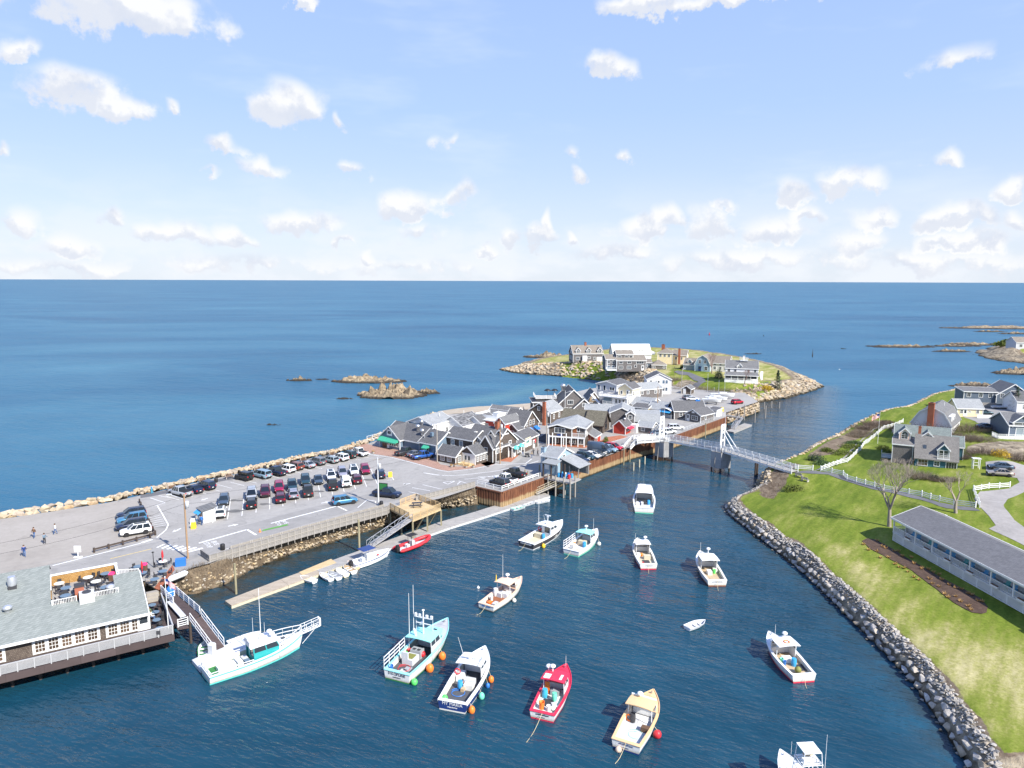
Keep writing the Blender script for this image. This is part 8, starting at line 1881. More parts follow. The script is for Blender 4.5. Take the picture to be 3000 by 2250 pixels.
MB().box(4.2,-.95,zt,6.0,.95,zt+.08).build('tower_roof','white_gloss',bo['o']);MB().box(5.2,-.6,zt-.95,5.6,.4,zt-.5).build('helm','tan',bo['o']);MB().box(4.6,-.8,zt-1.2,5.2,.8,zt-.9).build('tower_seat','white',bo['o'])
ant(bo,4.4,-1.5,5.4,2.6,.035);ant(bo,5.6,1.7,4.6,2.,.03);ant(bo,5.2,1.75,2.6,2.,.03)
for k,(bb,x_,s_,m_,r_,lg,lab) in enumerate(F_):tag(fender(bb,x_,s_,m_,r_,r_*.75,lg),lab,'fender','ball fenders')
# ------------------------------------------------------------------ small craft
def dinghy(px,hd,label,L=3.2,B=1.35,out='white_gloss',inn='offwhite',rim=None,group='dinghies at the float',z=0.,roll=0.):
    p=P(*px,z);o=ent('dinghy',label,'dinghy',p,R(hd),group)
    st=hull_shape(L,B,.45,.62,9,fine=2.4);b=MB();n=5
    rg=[[(x,-hb,zz),(xw,-wl*.8,.06),(xw,0,-.08),(xw,wl*.8,.06),(x,hb,zz)] for x,hb,zz,wl,xw in st]
    ri=[[(lerp(x,L*.5,.05),-hb*.9,zz),(xw*.96+.05,-wl*.66,.13),(xw*.96+.05,0,.08),(xw*.96+.05,wl*.66,.13),(lerp(x,L*.5,.05),hb*.9,zz)] for x,hb,zz,wl,xw in st]
    for k in range(len(rg)-1):
        for i in range(n-1):b.add([rg[k][i],rg[k][i+1],rg[k+1][i+1],rg[k+1][i]],[(0,1,2,3)],0,True);b.add([ri[k][i],ri[k][i+1],ri[k+1][i+1],ri[k+1][i]],[(3,2,1,0)],1,True)
        for i in (0,4):b.add([rg[k][i],rg[k+1][i],ri[k+1][i],ri[k][i]],[(0,1,2,3) if i == 0 else (3,2,1,0)],2)
    b.add(rg[0],[(0,1,2,3,4)],0);b.add(ri[0],[(4,3,2,1,0)],1);b.add([rg[0][0],rg[0][4],ri[0][4],ri[0][0]],[(0,1,2,3)],2)
    b.build('hull',[out,inn,rim or out],o)
    for x_ in (.55,1.5,2.3):
        w=B*.42 if x_ <2 else B*.3;MB().box(x_-.12,-w,.26,x_+.12,w,.3).build('thwart',rim or 'wood_pale',o)
    return o
c8=lambda x,y:(820+x/4.424,1500+y/4.424)
for px,hd,lb,out,inn,rim in [(c8(455,925),150,'white dinghy with blue stripe lying across the float end','white_gloss','white',None),(c8(668,900),138,'plain white dinghy second from the float end','white_gloss','lgrey',None),(c8(770,885),134,'grey dinghy between two white ones','lgrey','grey','lgrey'),
    (c8(865,845),133,'cream dinghy with its stern seat towards the channel','cream','offwhite','offwhite'),(c8(965,805),133,'white dinghy with wooden floor next to the tan one','white_gloss','tan','white'),(c8(1000,750),130,'tan dinghy beside the white centre console boat','buff','peach','offwhite')]:dinghy(px,hd,lb,3.1,1.35,out,inn,rim)
MB().box(.2,-.66,.26,2.,-.6,.36).build('blue_stripe','navy',bpy.data.objects['dinghy'])
dinghy((2012,1846),32,'small white rowing dinghy floating alone in mid harbour',3.4,1.5,'white_gloss','lgrey','white',group='dinghies')
dinghy((600,1928),112,'white skiff with green seats tied beside the pier gangway',3.6,1.7,'white_gloss','white','green',group='dinghies')
dinghy((668,1893),42,'white skiff tied behind the teal party boat',4.2,1.4,'white_gloss','lgrey','white',group='dinghies')
for px,hd,lb in [((1500,1497),35,'green rimmed dinghy at the village end of the long float'),((1530,1484),35,'pale dinghy second at the village end of the long float'),((1570,1476),25,'white skiff at the very end of the long float')]:dinghy(px,hd,lb,3.3,1.5,'white_gloss','grey' if 'white' not in lb else 'white','seafoam' if 'green' in lb else 'lgrey',group='dinghies')
# white centre console boat
p=P(1032,1665,0);o=ent('centre_console_boat','white open boat with dark canopy and outboard at the float','boat',p,R(47),'moored boats at the floats')
st=hull_shape(7.2,2.4,.85,1.35,11);rg=[[(x,-hb,z),(xw,-wl,.08),(xw,0,-.25),(xw,wl,.08),(x,hb,z)] for x,hb,z,wl,xw in st]
b=MB()
for k in range(len(rg)-1):
    for i in range(4):b.add([rg[k][i],rg[k][i+1],rg[k+1][i+1],rg[k+1][i]],[(0,1,2,3)],0,True)
b.add(rg[0],[(0,1,2,3,4)]);b.build('hull','white_gloss',o);b=MB()
for a,c in zip(st,st[1:]):
    b.add([(a[0],-a[1]*.8,.45),(c[0],-c[1]*.8,.45),(c[0],c[1]*.8,.45),(a[0],a[1]*.8,.45)],[(0,1,2,3)],0)
    for s_ in (-1,1):b.add([(a[0],s_*a[1],a[2]),(c[0],s_*c[1],c[2]),(c[0],s_*c[1]*.8,c[2]),(a[0],s_*a[1]*.8,a[2])],[(0,1,2,3) if s_ <0 else (3,2,1,0)],1);b.add([(a[0],s_*a[1]*.8,a[2]),(c[0],s_*c[1]*.8,c[2]),(c[0],s_*c[1]*.8,.45),(a[0],s_*a[1]*.8,.45)],[(0,1,2,3) if s_ <0 else (3,2,1,0)],1)
b.build('deck',['lgrey','white_gloss'],o);b=MB()
for a,c in zip(st,st[1:]):
    for s_ in (-1,1):b.beam((a[0],s_*(a[1]+.01),a[2]-.12),(c[0],s_*(c[1]+.01),c[2]-.12),.04,.07)
b.build('rub_rail','navy',o)
MB().box(2.6,-.45,.45,3.5,.45,1.6,0).box(1.7,-.4,.45,2.2,.4,1.2,0).build('console','white_gloss',o);b=MB()
for x_ in (2.3,3.6):
    for y_ in (-.6,.6):b.tube((x_,y_,.5),(x_,y_*.9,2.5),.035,5)
b.build('canopy_frame','alum',o);MB().frus((1.6,-.95,4.,.95),(1.75,-.8,3.8,.8),2.5,2.6).build('canopy','navy',o)
MB().box(-.45,-.25,.2,.05,.25,.85).frus((-.5,-.28,.1,.28),(-.4,-.2,0,.2),.85,1.35).build('outboard_motor','black',o);MB().ball((5.2,.3,.7),.18,8).build('cushion','red',o)
# red rigid inflatable
p=P(1168,1618,0);o=ent('rigid_inflatable','red rigid inflatable boat with black canopy at the float','boat',p,R(48),'moored boats at the floats')
b=MB();pl=[(0,-1.05,.5),(1.5,-1.1,.5),(3.6,-1.08,.55),(5.2,-.9,.7),(6.3,-.5,.9),(6.8,0,1.),(6.3,.5,.9),(5.2,.9,.7),(3.6,1.08,.55),(1.5,1.1,.5),(0,1.05,.5)]
for a,c in zip(pl,pl[1:]):b.tube(a,c,.3,10)
for a in pl[1:-1]:b.ball(a,.3,10)
for s_ in (-1,1):b.tube((0,s_*1.05,.5),(-.45,s_*1.05,.46),.3,10,.08)
b.build('tube','red',o);b=MB()
for s_ in (-1,1):b.tube((.2,s_*1.36,.5),(4.8,s_*1.26,.66),.05,5)
b.build('rubbing_strake','dark',o);b=MB().add([(0,-.9,.3),(4.6,-.85,.35),(6.2,0,.6),(4.6,.85,.35),(0,.9,.3)],[(0,1,2,3,4)]).add([(0,-.9,.3),(5.5,0,-.2),(0,0,-.25),(0,.9,.3),(6.2,0,.6)],[(0,2,1),(2,3,1)]);b.build('hull','lgrey',o)
MB().box(2.6,-.4,.3,3.3,.4,1.3).build('console','lgrey',o);MB().box(1.6,-.35,.3,2.1,.35,.9).build('seat','white',o);b=MB()
for x_ in (2.4,3.2):
    for y_ in (-.45,.45):b.tube((x_,y_,.4),(x_,y_,2.3),.03,5)
b.build('canopy_frame','dark',o);MB().frus((1.9,-.7,3.7,.7),(2.,-.6,3.6,.6),2.3,2.38).build('canopy','black',o);MB().box(-.5,-.25,.15,.1,.25,.8).frus((-.55,-.28,.15,.28),(-.4,-.2,0,.2),.8,1.3).build('outboard_motor','black',o)
# boats stored ashore in the upper yard
for k,(px,hd,L_,lb) in enumerate([(cD(1180,300),-8,8.5,'white sailing boat on a stand above the stone pier'),(cD(1100,345),-12,7.5,'long white hull stored beside the sailing boat'),(cD(1040,372),-14,6.5,'low white day sailer stored nearest the yellow bin')]):
    p=P(*px,ZP);o=ent('stored_sailboat',lb,'sailboat',p,R(hd),'boats stored ashore')
    st=hull_shape(L_,2.2,.9,1.1,9,fine=1.8);rg=[[(x-L_/2,-hb*(.55+.45*min(1,x/(L_*.3))),z+.9),(xw-L_/2,-wl*.6,.9),(xw-L_/2,0,.5),(xw-L_/2,wl*.6,.9),(x-L_/2,hb*(.55+.45*min(1,x/(L_*.3))),z+.9)] for x,hb,z,wl,xw in st]
    b=MB();b.loft(rg,closed=False,caps=False)
    for a,c in zip(rg,rg[1:]):b.add([a[0],c[0],c[4],a[4]],[(0,1,2,3)])
    b.build('hull','white_gloss',o);MB().frus((-1.2,-.6,1.6,.6),(-1.,-.45,1.3,.45),1.95,2.3).build('cabin','white',o);MB().cbox(-1.5,0,0,.2,1.6,.8).cbox(1.5,0,0,.2,1.6,.8).build('cradle','dark',o)
    MB().tube((.6,0,2.),(.6,0,9.5-k*1.8),.06,6).build('mast','alum',o)
MB().tube((0,0,0),(0,0,8.6),.06,6).build('mast','alum',o,(-1.6,.3,1.9))
# ------------------------------------------------------------------ paths and beds draped on the right bank and the island
def drape(name,pix,m,dz=.06,hf=rt,cuts=5,zg=4.5):
    poly=[hf.G(*p).to_2d() for p in pix];bm=bmesh.new();f=bm.faces.new([bm.verts.new((p.x,p.y,0)) for p in poly])
    bmesh.ops.triangulate(bm,faces=[f])
    for _ in range(4):
        ed=[e for e in bm.edges if e.calc_length() >1.2]
        if not ed:break
        bmesh.ops.subdivide_edges(bm,edges=ed,cuts=1);bmesh.ops.triangulate(bm,faces=bm.faces[:])
    for v in bm.verts:v.co.z=hf.at(v.co.x,v.co.y)+dz
    bm.normal_update()
    for f in bm.faces:
        if f.normal.z <0:f.normal_flip()
    me=bpy.data.meshes.new(name);bm.to_mesh(me);bm.free();me.materials.append(M(m));o=put(name,me);o['kind'] ='structure';return o
r3=lambda x,y:(2300+x/5.53,1180+y/5.53)
r4=lambda x,y:(2600+x/5.53,1180+y/5.53)
r5=lambda x,y:(2450+x/4.022,1450+y/4.022)
drape('path',[r3(60,1130),r3(280,1105),r3(450,1100),r3(720,1130),r3(950,1185),r3(1150,1265),r3(1500,1365),r3(1800,1425),r3(2212,1520),r4(840,1620),r4(1400,1700),r5(1700,190),r5(1300,160),r4(840,1680),r3(2212,1580),r3(1800,1480),r3(1400,1400),r3(1000,1275),r3(700,1165),r3(330,1145)],'path_tar')
drape('gravel_path',[r3(470,1105),r3(570,1080),r3(890,945),r3(1040,840),r3(1140,720),r3(1260,600),r3(1420,460),r3(1560,380),r3(1530,370),r3(1400,450),r3(1250,580),r3(1120,700),r3(1010,830),r3(880,930)],'driveway')
drape('driveway',[r4(1400,1560),r4(1500,1440),r4(1980,1390),r4(2140,1290),r4(2100,1220),r4(1600,1170),r4(1590,960),r4(2300,1020),r4(2600,1100),r4(2600,1400),r4(2212,1450),r4(1950,1560),r4(1880,1659),r5(1980,150),r5(2100,300),r5(2212,380),r5(2500,700),r5(2300,640),r5(1800,400),r5(1880,360),r5(1800,250),r5(1700,150)],'driveway',.05)
drape('car_yard',[r4(1200,220),r4(1400,130),r4(1500,60),r4(2000,60),r4(2500,140),r4(2500,330),r4(1950,370),r4(1500,350),r4(1420,300)],'road',.05)
drape('flower_bed',[r5(300,545),r5(360,515),r5(460,530),r5(700,660),r5(1000,840),r5(1400,1060),r5(1700,1220),r5(1785,1320),r5(1770,1390),r5(1720,1405),r5(1600,1390),r5(1380,1270),r5(1150,1090),r5(900,900),r5(600,740),r5(400,640)],'mulch',.07)
drape('island_drive',[(2022,1152),(2045,1120),(2015,1100),(1990,1098),(1975,1090),(1985,1086),(2020,1092),(2062,1108),(2070,1120),(2040,1152)],'path_tar',.15,isl)
# ------------------------------------------------------------------ fences on the lawn
def lawn_fence(name,label,pix,h=.95,rails=(.95,.6,.25),post=2.4):
    pts=[G(*p) for p in pix];o=ent(name,label,'fence');pm=cached('lfp',lambda:MB().box(-.08,-.08,-.3,.08,.08,1.1).frus((-.1,-.1,.1,.1),(-.02,-.02,.02,.02),1.1,1.22).mesh('post','white'))
    for p,q in zip(pts,pts[1:]):
        n=max(1,round((q-p).length/post))
        for i in range(n):
            a,b_=p.lerp(q,i/n),p.lerp(q,(i+1)/n);a.z=rt.at(a.x,a.y);b_.z=rt.at(b_.x,b_.y);put('post',pm,o,a,math.atan2(q.y-p.y,q.x-p.x))
            [MB().beam(a+Vector((0,0,h*f)),b_+Vector((0,0,h*f)),.05,.14).build('rail','white',o) for f in rails]
    put('post',pm,o,pts[-1]);return o
lawn_fence('lawn_fence','white fence climbing beside the gravel shore path',[r3(575,1105),r3(900,985),r3(1010,965),r3(1150,835),r3(1225,770),r3(1390,600),r3(1600,430),r3(1910,320)])
lawn_fence('lawn_fence','white fence along the tarred path below the teal house',[r3(575,1105),r3(940,1180),r3(1000,1245),r3(1150,1290),r3(1600,1415),r3(2212,1515),r4(840,1600),r4(1070,1650),r5(1640,150)])
lawn_fence('lawn_fence','short white fence where the footbridge lands',[(2330,1374),(2381,1378)])
lawn_fence('lawn_fence','white fence curving beside the drive of the teal house',[r5(1690,150),r4(1390,1430),r4(1640,1390),r4(1980,1370)])
# ------------------------------------------------------------------ trees and shrubs
mat('bark',(.29,.245,.20),.9,var=.25);mat('bark_pink',(.24,.165,.145),.9,var=.2);mat('twig',(.135,.10,.075),.95,var=.3,vs_=3.);mat('twig_pale',(.20,.16,.115),.95,var=.3,vs_=3.)
mat('leaf_olive',(.10,.125,.018),.8,var=.4,vs_=2.5);mat('leaf_green',(.055,.10,.028),.8,var=.4,vs_=2.5);mat('leaf_dark',(.030,.055,.028),.85,var=.4,vs_=2.5);mat('leaf_gold',(.42,.28,.02),.8,var=.3,vs_=2.5);mat('straw',(.40,.24,.085),.9,var=.3,vs_=4.)
def bare_tree(p,h,spread,label,m='bark',seed=1,depth=6,trunk=.28,nb=4,fork=.3):
    rg=random.Random(seed);o=ent('bare_tree',label,'tree',p);tb,cb=MB(),MB()
    def grow(a,d,L,r_,k):
        n=2;q=a
        for i in range(n):
            d=(d+Vector((rg.uniform(-1,1),rg.uniform(-1,1),rg.uniform(-.3,.5)))*.14).normalized();e=q+d*L/n
            (tb if k == 0 else cb).tube(q,e,r_*(1-.15*i),6 if k <2 else 3,r_*(1-.15*(i+1)),cap=False);q=e
        if k >= depth:return
        for j in range(nb if k == 0 else rg.choice((2,3,3))):
            an=rg.uniform(0,2*math.pi);t_=rg.uniform(.35,.75)*(1.0 if k else .9)
            u=Vector((math.cos(an),math.sin(an),0))*spread;nd=(d*(1-t_*.4)+u*t_+Vector((0,0,.3))).normalized()
            grow(q,nd,L*rg.uniform(.66,.86),max(.013,r_*.55),k+1)
    grow(Vector((0,0,-.2)),Vector((.03,0,1)),h*fork,trunk,0)
    tb.build('trunk',m,o);cb.build('crown',m,o);return o
bare_tree(G(2605,1543),12.5,.95,'tall bare tree at the end of the motel','bark',3,7,.36,5,.26)
bare_tree(G(2800,1503),10.,1.1,'bare forked tree rising behind the motel roof','bark',8,6,.32,3,.22)
bare_tree(GI(2085,1094),9.5,.9,'pinkish bare tree beside the blue grey barn roofed house','bark_pink',12,6,.25,4,.27)
bare_tree(GI(2180,1128),7.5,.8,'pinkish bare tree in front of the white island house','bark_pink',15,5,.2,4,.27)
bare_tree(GI(1976,1100),4.5,.8,'small pale bare tree by the cream house','twig_pale',21,4,.12,4,.3)
def leaf_cloud(b,c,rx,ry,rz,n,s_,rg,shell=.45,up=0.):
    for _ in range(n):
        v=Vector((rg.gauss(0,1),rg.gauss(0,1),rg.gauss(0,1))).normalized();f=shell+(1-shell)*rg.random()**.5;lump=.82+.3*mnoise.noise(v*2.3+Vector((c[0],c[1],0)))
        p=Vector((c[0]+v.x*rx*f*lump,c[1]+v.y*ry*f*lump,c[2]+abs(v.z)*rz*f*lump if up else c[2]+v.z*rz*f*lump));k=s_*rg.uniform(.6,1.4)
        a=Vector((rg.gauss(0,1),rg.gauss(0,1),rg.gauss(0,1))).normalized()*k;e=a.cross(Vector((rg.gauss(0,1),rg.gauss(0,1),rg.gauss(0,1)))).normalized()*k*.55
        b.add([p-e,p+e,p+a],[(0,1,2)])
def twigs(b,c,rx,ry,h,n,rg,w=.035):
    for _ in range(n):
        a=rg.uniform(0,6.28);f=rg.random()**.5;p=Vector((c[0]+math.cos(a)*rx*f,c[1]+math.sin(a)*ry*f,c[2]));q=p+Vector((math.cos(a)*f*rx*.45+rg.uniform(-.3,.3),math.sin(a)*f*ry*.45+rg.uniform(-.3,.3),h*rg.uniform(.45,1.)*(1-.35*f)))
        e=Vector((rg.uniform(-1,1),rg.uniform(-1,1),0)).normalized()*w;b.add([p-e,p+e,q],[(0,1,2)])
        for _ in range(3):
            t_=rg.uniform(.35,.95);s0=p.lerp(q,t_);b.add([s0-e*.6,s0+e*.6,s0+Vector((rg.uniform(-.5,.5),rg.uniform(-.5,.5),rg.uniform(.1,.5)))*h*.35],[(0,1,2)])
def shrub(p,rx,ry,h,m,label,kind='leaf',n=700,grp='shrubs',s_=.16):
    rg=random.Random(int(p.x*7+p.y*3));b=MB()
    if kind == 'leaf':leaf_cloud(b,(0,0,0),rx,ry,h,n,s_,rg,.5,1);leaf_cloud(b,(0,0,0),rx*.8,ry*.8,h*.8,n//3,s_*1.6,rg,.2,1)
    else:twigs(b,(0,0,-.1),rx,ry,h,n,rg)
    o=ent('shrub',label,'shrub',p,0,grp);b.build('foliage' if kind == 'leaf' else 'twigs',m,o)
    s=MB();[s.tube((0,0,-.2),(jit(rx*.4),jit(ry*.4),h*.5),.05,4,.02) for _ in range(4)];s.build('stem','bark',o);return o
for px,rx,ry,h,m,lb,k in [((2325,1436),2.6,1.7,1.3,'leaf_olive','green and yellow spreading shrub near the lawn benches','leaf'),((2412,1362),2.9,1.9,1.0,'leaf_green','pale green juniper where the footbridge lands','leaf'),((2390,1350),2.2,1.6,1.9,'leaf_dark','dark upright shrub at the water by the footbridge','leaf'),
    ((2468,1330),3.4,2.2,1.1,'leaf_olive','olive juniper spreading beside the gravel path','leaf'),((2492,1312),3.,2.2,1.1,'leaf_olive','second olive juniper farther up the gravel path','leaf'),((2422,1322),1.6,1.2,1.0,'leaf_olive','small olive juniper above the rocks','leaf'),((2503,1300),2.6,1.7,.9,'leaf_green','blue green juniper below the flagpole','leaf'),
    ((2545,1256),3.2,2.,1.6,'twig','reddish brown shrub on the shore by the path','twig'),((2565,1245),2.6,2.,1.5,'twig','brown shrub near the head of the gravel path','twig'),((2525,1270),2.4,1.8,1.3,'twig_pale','pale brown shrub above the channel rocks','twig'),((2510,1278),2.2,1.6,1.2,'twig_pale','low fawn shrub at the rock edge','twig'),((2598,1240),1.2,1.,1.2,'twig','small round brown shrub near the white fence','twig'),
    ((2688,1284),4.2,3.,4.8,'twig','large bare thicket beside the brick chimney','twig'),((2738,1288),4.2,3.,4.6,'twig','large bare thicket below the white barn house','twig'),((2640,1262),2.2,2.,1.8,'twig','dark red thicket at the end of the white fence','twig'),((2840,1262),4.,3.,2.2,'twig','brown thicket beside the car yard','twig'),((2855,1290),3.6,2.6,1.8,'twig_pale','fawn thicket above the rock ledge','twig'),((2825,1290),3.,2.4,1.8,'twig','dark thicket behind the teal house','twig'),
    ((2880,1328),3.2,2.,1.3,'twig','brown brush on the rock ledge','twig'),((2975,1345),2.6,2.,1.5,'twig','brush at the photo edge below the deck house','twig'),((2931,1338),2.3,2.0,1.9,'leaf_gold','round golden forsythia below the deck house','leaf'),((2590,1318),1.6,2.8,1.2,'leaf_olive','clipped yellow green hedge beside the teal house','leaf'),((2610,1332),2.,1.2,1.,'leaf_olive','low hedge at the corner of the teal house','leaf'),
    ((2700,1400),2.2,1.5,1.6,'twig_pale','bare bush in front of the teal house wall','twig'),((2735,1404),1.3,1.,.9,'leaf_dark','dark green bush at the teal house door','leaf'),((2770,1408),2.2,1.2,1.0,'twig','brown border shrub below the picture window','twig'),((2822,1342),1.5,1.2,1.2,'twig','russet bush at the end wall of the teal house','twig')]:
    shrub(G(*px),rx*1.2,ry*1.2,h*1.15,m,lb,k,650 if k == 'leaf' else 700)
for px,rx,ry,h,m,lb,k in [((2245,1142),3.6,2.4,2.4,'leaf_gold','golden forsythia beside the island spruce','leaf'),((2040,1140),8.,3.,1.9,'twig_pale','long fawn thicket below the island drive','twig'),((2150,1145),10.,2.6,1.6,'twig','brown hedge in front of the white island house','twig'),((1880,1112),8.,5.,3.,'twig','bare thicket between rocks and lilac grey house','twig'),((1770,1050),4.,3.,2.,'twig','bare bushes beside the dormered shore house','twig'),((1970,1115),3.,2.2,2.4,'twig_pale','pale bushes beside the lilac grey house','twig'),
    ((2105,1108),2.4,2.2,4.6,'leaf_dark','dark juniper in front of the white island house','leaf'),((2000,1082),1.9,1.6,2.6,'leaf_dark','dark evergreen by the barn roofed house garage','leaf'),((1700,1062),.9,.7,.9,'leaf_dark','little round bush by the shore house door','leaf')]:
    shrub(GI(*px),rx,ry,h,m,lb,k,700 if k == 'leaf' else 600,'island shrubs',.22)
shrub(P(1712,1300,ZP),2.6,2.,3.2,'twig','bare bush beside the columned porch shop','twig',700);shrub(P(1775,1296,ZP),.9,.8,2.,'leaf_olive','green and yellow bush by the brick corner','leaf',300);shrub(P(2965,1008,5),12.,6.,4.,'leaf_olive','olive scrub on the far rocky point','leaf',600,s_=.9);shrub(P(2930,1012,5),6.,4.,3.,'leaf_olive','small olive scrub left of the far house','leaf',400,s_=.7)
def conifer(p,h,r_,label,m='leaf_dark',n=1500):
    rg=random.Random(5);o=ent('conifer',label,'tree',p);b=MB()
    for _ in range(n):
        f=rg.random()**.8;z=h*(.06+.94*f);rr=r_*(1-f)*(.75+.35*math.sin(z*5.));a=rg.uniform(0,6.28);q=Vector((math.cos(a)*rr*rg.uniform(.25,1.),math.sin(a)*rr*rg.uniform(.25,1.),z))
        d=Vector((math.cos(a)*.45,math.sin(a)*.45,-.12));e=Vector((-math.sin(a),math.cos(a),.3))*.14;b.add([q-e,q+e,q+d],[(0,1,2)])
    b.build('crown',m,o);MB().tube((0,0,-.3),(0,0,h),.16,6,.03).build('trunk','bark',o)
conifer(GI(2277,1143),8.,2.6,'dark spruce at the seaward end of the island lawn');conifer(G(2975,1204),7.5,2.6,'sparse conifer beside the slate blue house','leaf_dark',500)
# brush over the harbour bank and the slope by the bridge
def brush(name,label,polys,n,h,m,zf):
    rg=random.Random(9);b=MB()
    for _ in range(n):
        x,y=polys(rg);twigs(b,(x,y,zf(x,y)),.35,.35,h*rg.uniform(.5,1.1),2,rg,.03)
    tag(b.build(name,m),label,'brush',kind='stuff')
def bankpt(rg):
    i=rg.randrange(0,len(T3)-1);u=rg.random();f=rg.uniform(.02,.62) if i >1 else rg.uniform(-.1,.95);q=T3[i].lerp(T3[i+1],u).lerp(B3_[i].lerp(B3_[i+1],u),f);bankpt.z=3.3*(1-f)+.1;return q.x,q.y
brush('bank_brush','dry brown brush covering the harbour bank',bankpt,2600,.9,'twig_pale',lambda x,y:bankpt.z)
SP=[P2(*p,3) for p in BROWN[0]];bx=[p.x for p in SP];by=[p.y for p in SP]
def slopept(rg):
    while 1:
        x,y=rg.uniform(min(bx),max(bx)),rg.uniform(min(by),max(by))
        if sdist(np.array([[x,y]]),SP)[0] >0:return x,y
brush('slope_brush','dry brush on the slope below the footbridge landing',slopept,500,.8,'twig',lambda x,y:rt.at(x,y))
for i in range(40):      # dry grass clumps in the bed
    t_=i/39;a,c=(380,575),(1690,1330);x=lerp(a[0],c[0],t_);y=lerp(a[1],c[1],t_**1.05)
    p=G(*r5(x+(1 if i % 2 else -1)*random.uniform(20,75),y+(1 if i % 2 else -1)*random.uniform(-70,-10)));b=MB();rg=random.Random(i);[b.add([Vector((jit(.1),jit(.1),0)),Vector((jit(.1),jit(.1),0)),Vector((math.cos(k)*rg.uniform(.2,.5),math.sin(k)*rg.uniform(.2,.5),rg.uniform(.2,.5)))],[(0,1,2)]) for k in np.linspace(0,6.28,34)]
    tag(b.build('grass_clump','straw',None,p),'straw coloured grass clump in the mulched bed','plant','dry clumps in the motel flower bed')
# ------------------------------------------------------------------ poles and wires
def pole(px,h,label,z=ZP,m='wood_pole',arm=0,lamp=None,trafo=False,r_=.15):
    p=P(*px,z);o=ent('utility_pole',label,'pole',p);MB().tube((0,0,-.3),(0,0,h),r_,9,r_*.75).build('pole',m,o)
    for k in range(arm):MB().box(-.9,-.06,h-.4-k*.7,.9,.06,h-.28-k*.7).build('crossarm','wood_grey',o)
    if trafo:MB().lathe((.35,0,h-2.2),[(.05,0),(.28,.05),(.28,1.),(.2,1.1)],10).build('transformer','lgrey',o)
    if lamp:MB().tube((0,0,h-.8),(lamp[0],lamp[1],h-.2),.05,5).cbox(lamp[0],lamp[1],h-.28,.7,.3,.14).build('street_light','lgrey',o)
    return p+Vector((0,0,h-.3))
t1=pole((551,1636),10.,'tall wooden utility pole with street light by the crosswalk',arm=0,lamp=(-2.4,.4),trafo=True);t2=pole((1109,1479),9.,'pale utility pole with transformer beside the timber deck',m='lgrey',arm=1,trafo=True)
t3=pole((1465,1358),10.2,'wooden utility pole with grey transformer at the street corner',trafo=True);t4=pole((1281,1353),8.6,'grey pole between the slate restaurant and the brown shop',m='wood_grey');t5=pole((1601,1305),9.6,'weathered pole in front of the columned porch shop',m='wood_grey',trafo=True)
t6=pole((1655,1219),8.,'thin pole with lamp in front of the pub',m='lgrey',lamp=(1.6,0),r_=.1);t7=pole((1925,1216),9.,'wooden pole at the bend beyond the white inn');t8=pole((1996,1153),9.5,'tall pole beside the tiny dark shed',m='wood_grey',lamp=(.9,0));pole((1936,1270),7.,'dark pole behind the first bridge tower',m='wood_dark',r_=.1)
def wire(p,q,label,sag=1.):
    b=MB();b.path([p.lerp(q,f)-Vector((0,0,sag*4*f*(1-f))) for f in np.linspace(0,1,13)],.018,3);tag(b.build('overhead_wire','black'),label,'wire','overhead wires')
L0=P(-300,1640,9.)
for k,(a,c,n) in enumerate([(L0,t1,'off the photo and the crosswalk pole'),(t1,t2,'the crosswalk pole and the deck pole'),(t2,t3,'the deck pole and the corner pole'),(t2,t4,'the deck pole and the grey pole'),(t3,t5,'the corner pole and the porch shop pole'),(t5,t6,'the porch shop pole and the pub lamp'),(t7,t8,'the bend pole and the shed pole'),(t5,t7,'the porch shop pole and the bend pole')]):
    wire(a,c,'upper wire strung between '+n,1.)
    if k <3:wire(a-Vector((0,0,1.2)),c-Vector((0,0,1.2)),'lower wire strung between '+n,1.3)
# ------------------------------------------------------------------ flags
def flag(p,h,label,w=1.6,fh=.95,dr=-1):
    o=ent('flagpole',label,'flagpole',p);MB().tube((0,0,-.5),(0,0,h),.06,8,.035).ball((0,0,h+.06),.09,8).build('pole','white',o)
    b=MB();n=10;X=lambda i,z:(dr*w*i/n,.14*math.sin(i*.9),z-.035*i-(.02*i*i*.3))
    for s_ in range(13):
        z0,z1=h-.15-fh*s_/13,h-.15-fh*(s_+1)/13
        for i in range(n):b.add([X(i,z1),X(i+1,z1),X(i+1,z0),X(i,z0)],[(0,1,2,3)],2 if (s_ <7 and i <4) else s_ % 2,True)
    b.build('flag',['red','white','navy'],o)
flag(P(494,1849,2.4),6.9,'white flagpole with striped flag at the restaurant deck corner',1.2,.7,1);flag(G(2571,1300),8.,'white flagpole with striped flag on the lawn of the teal house',1.9,1.1)
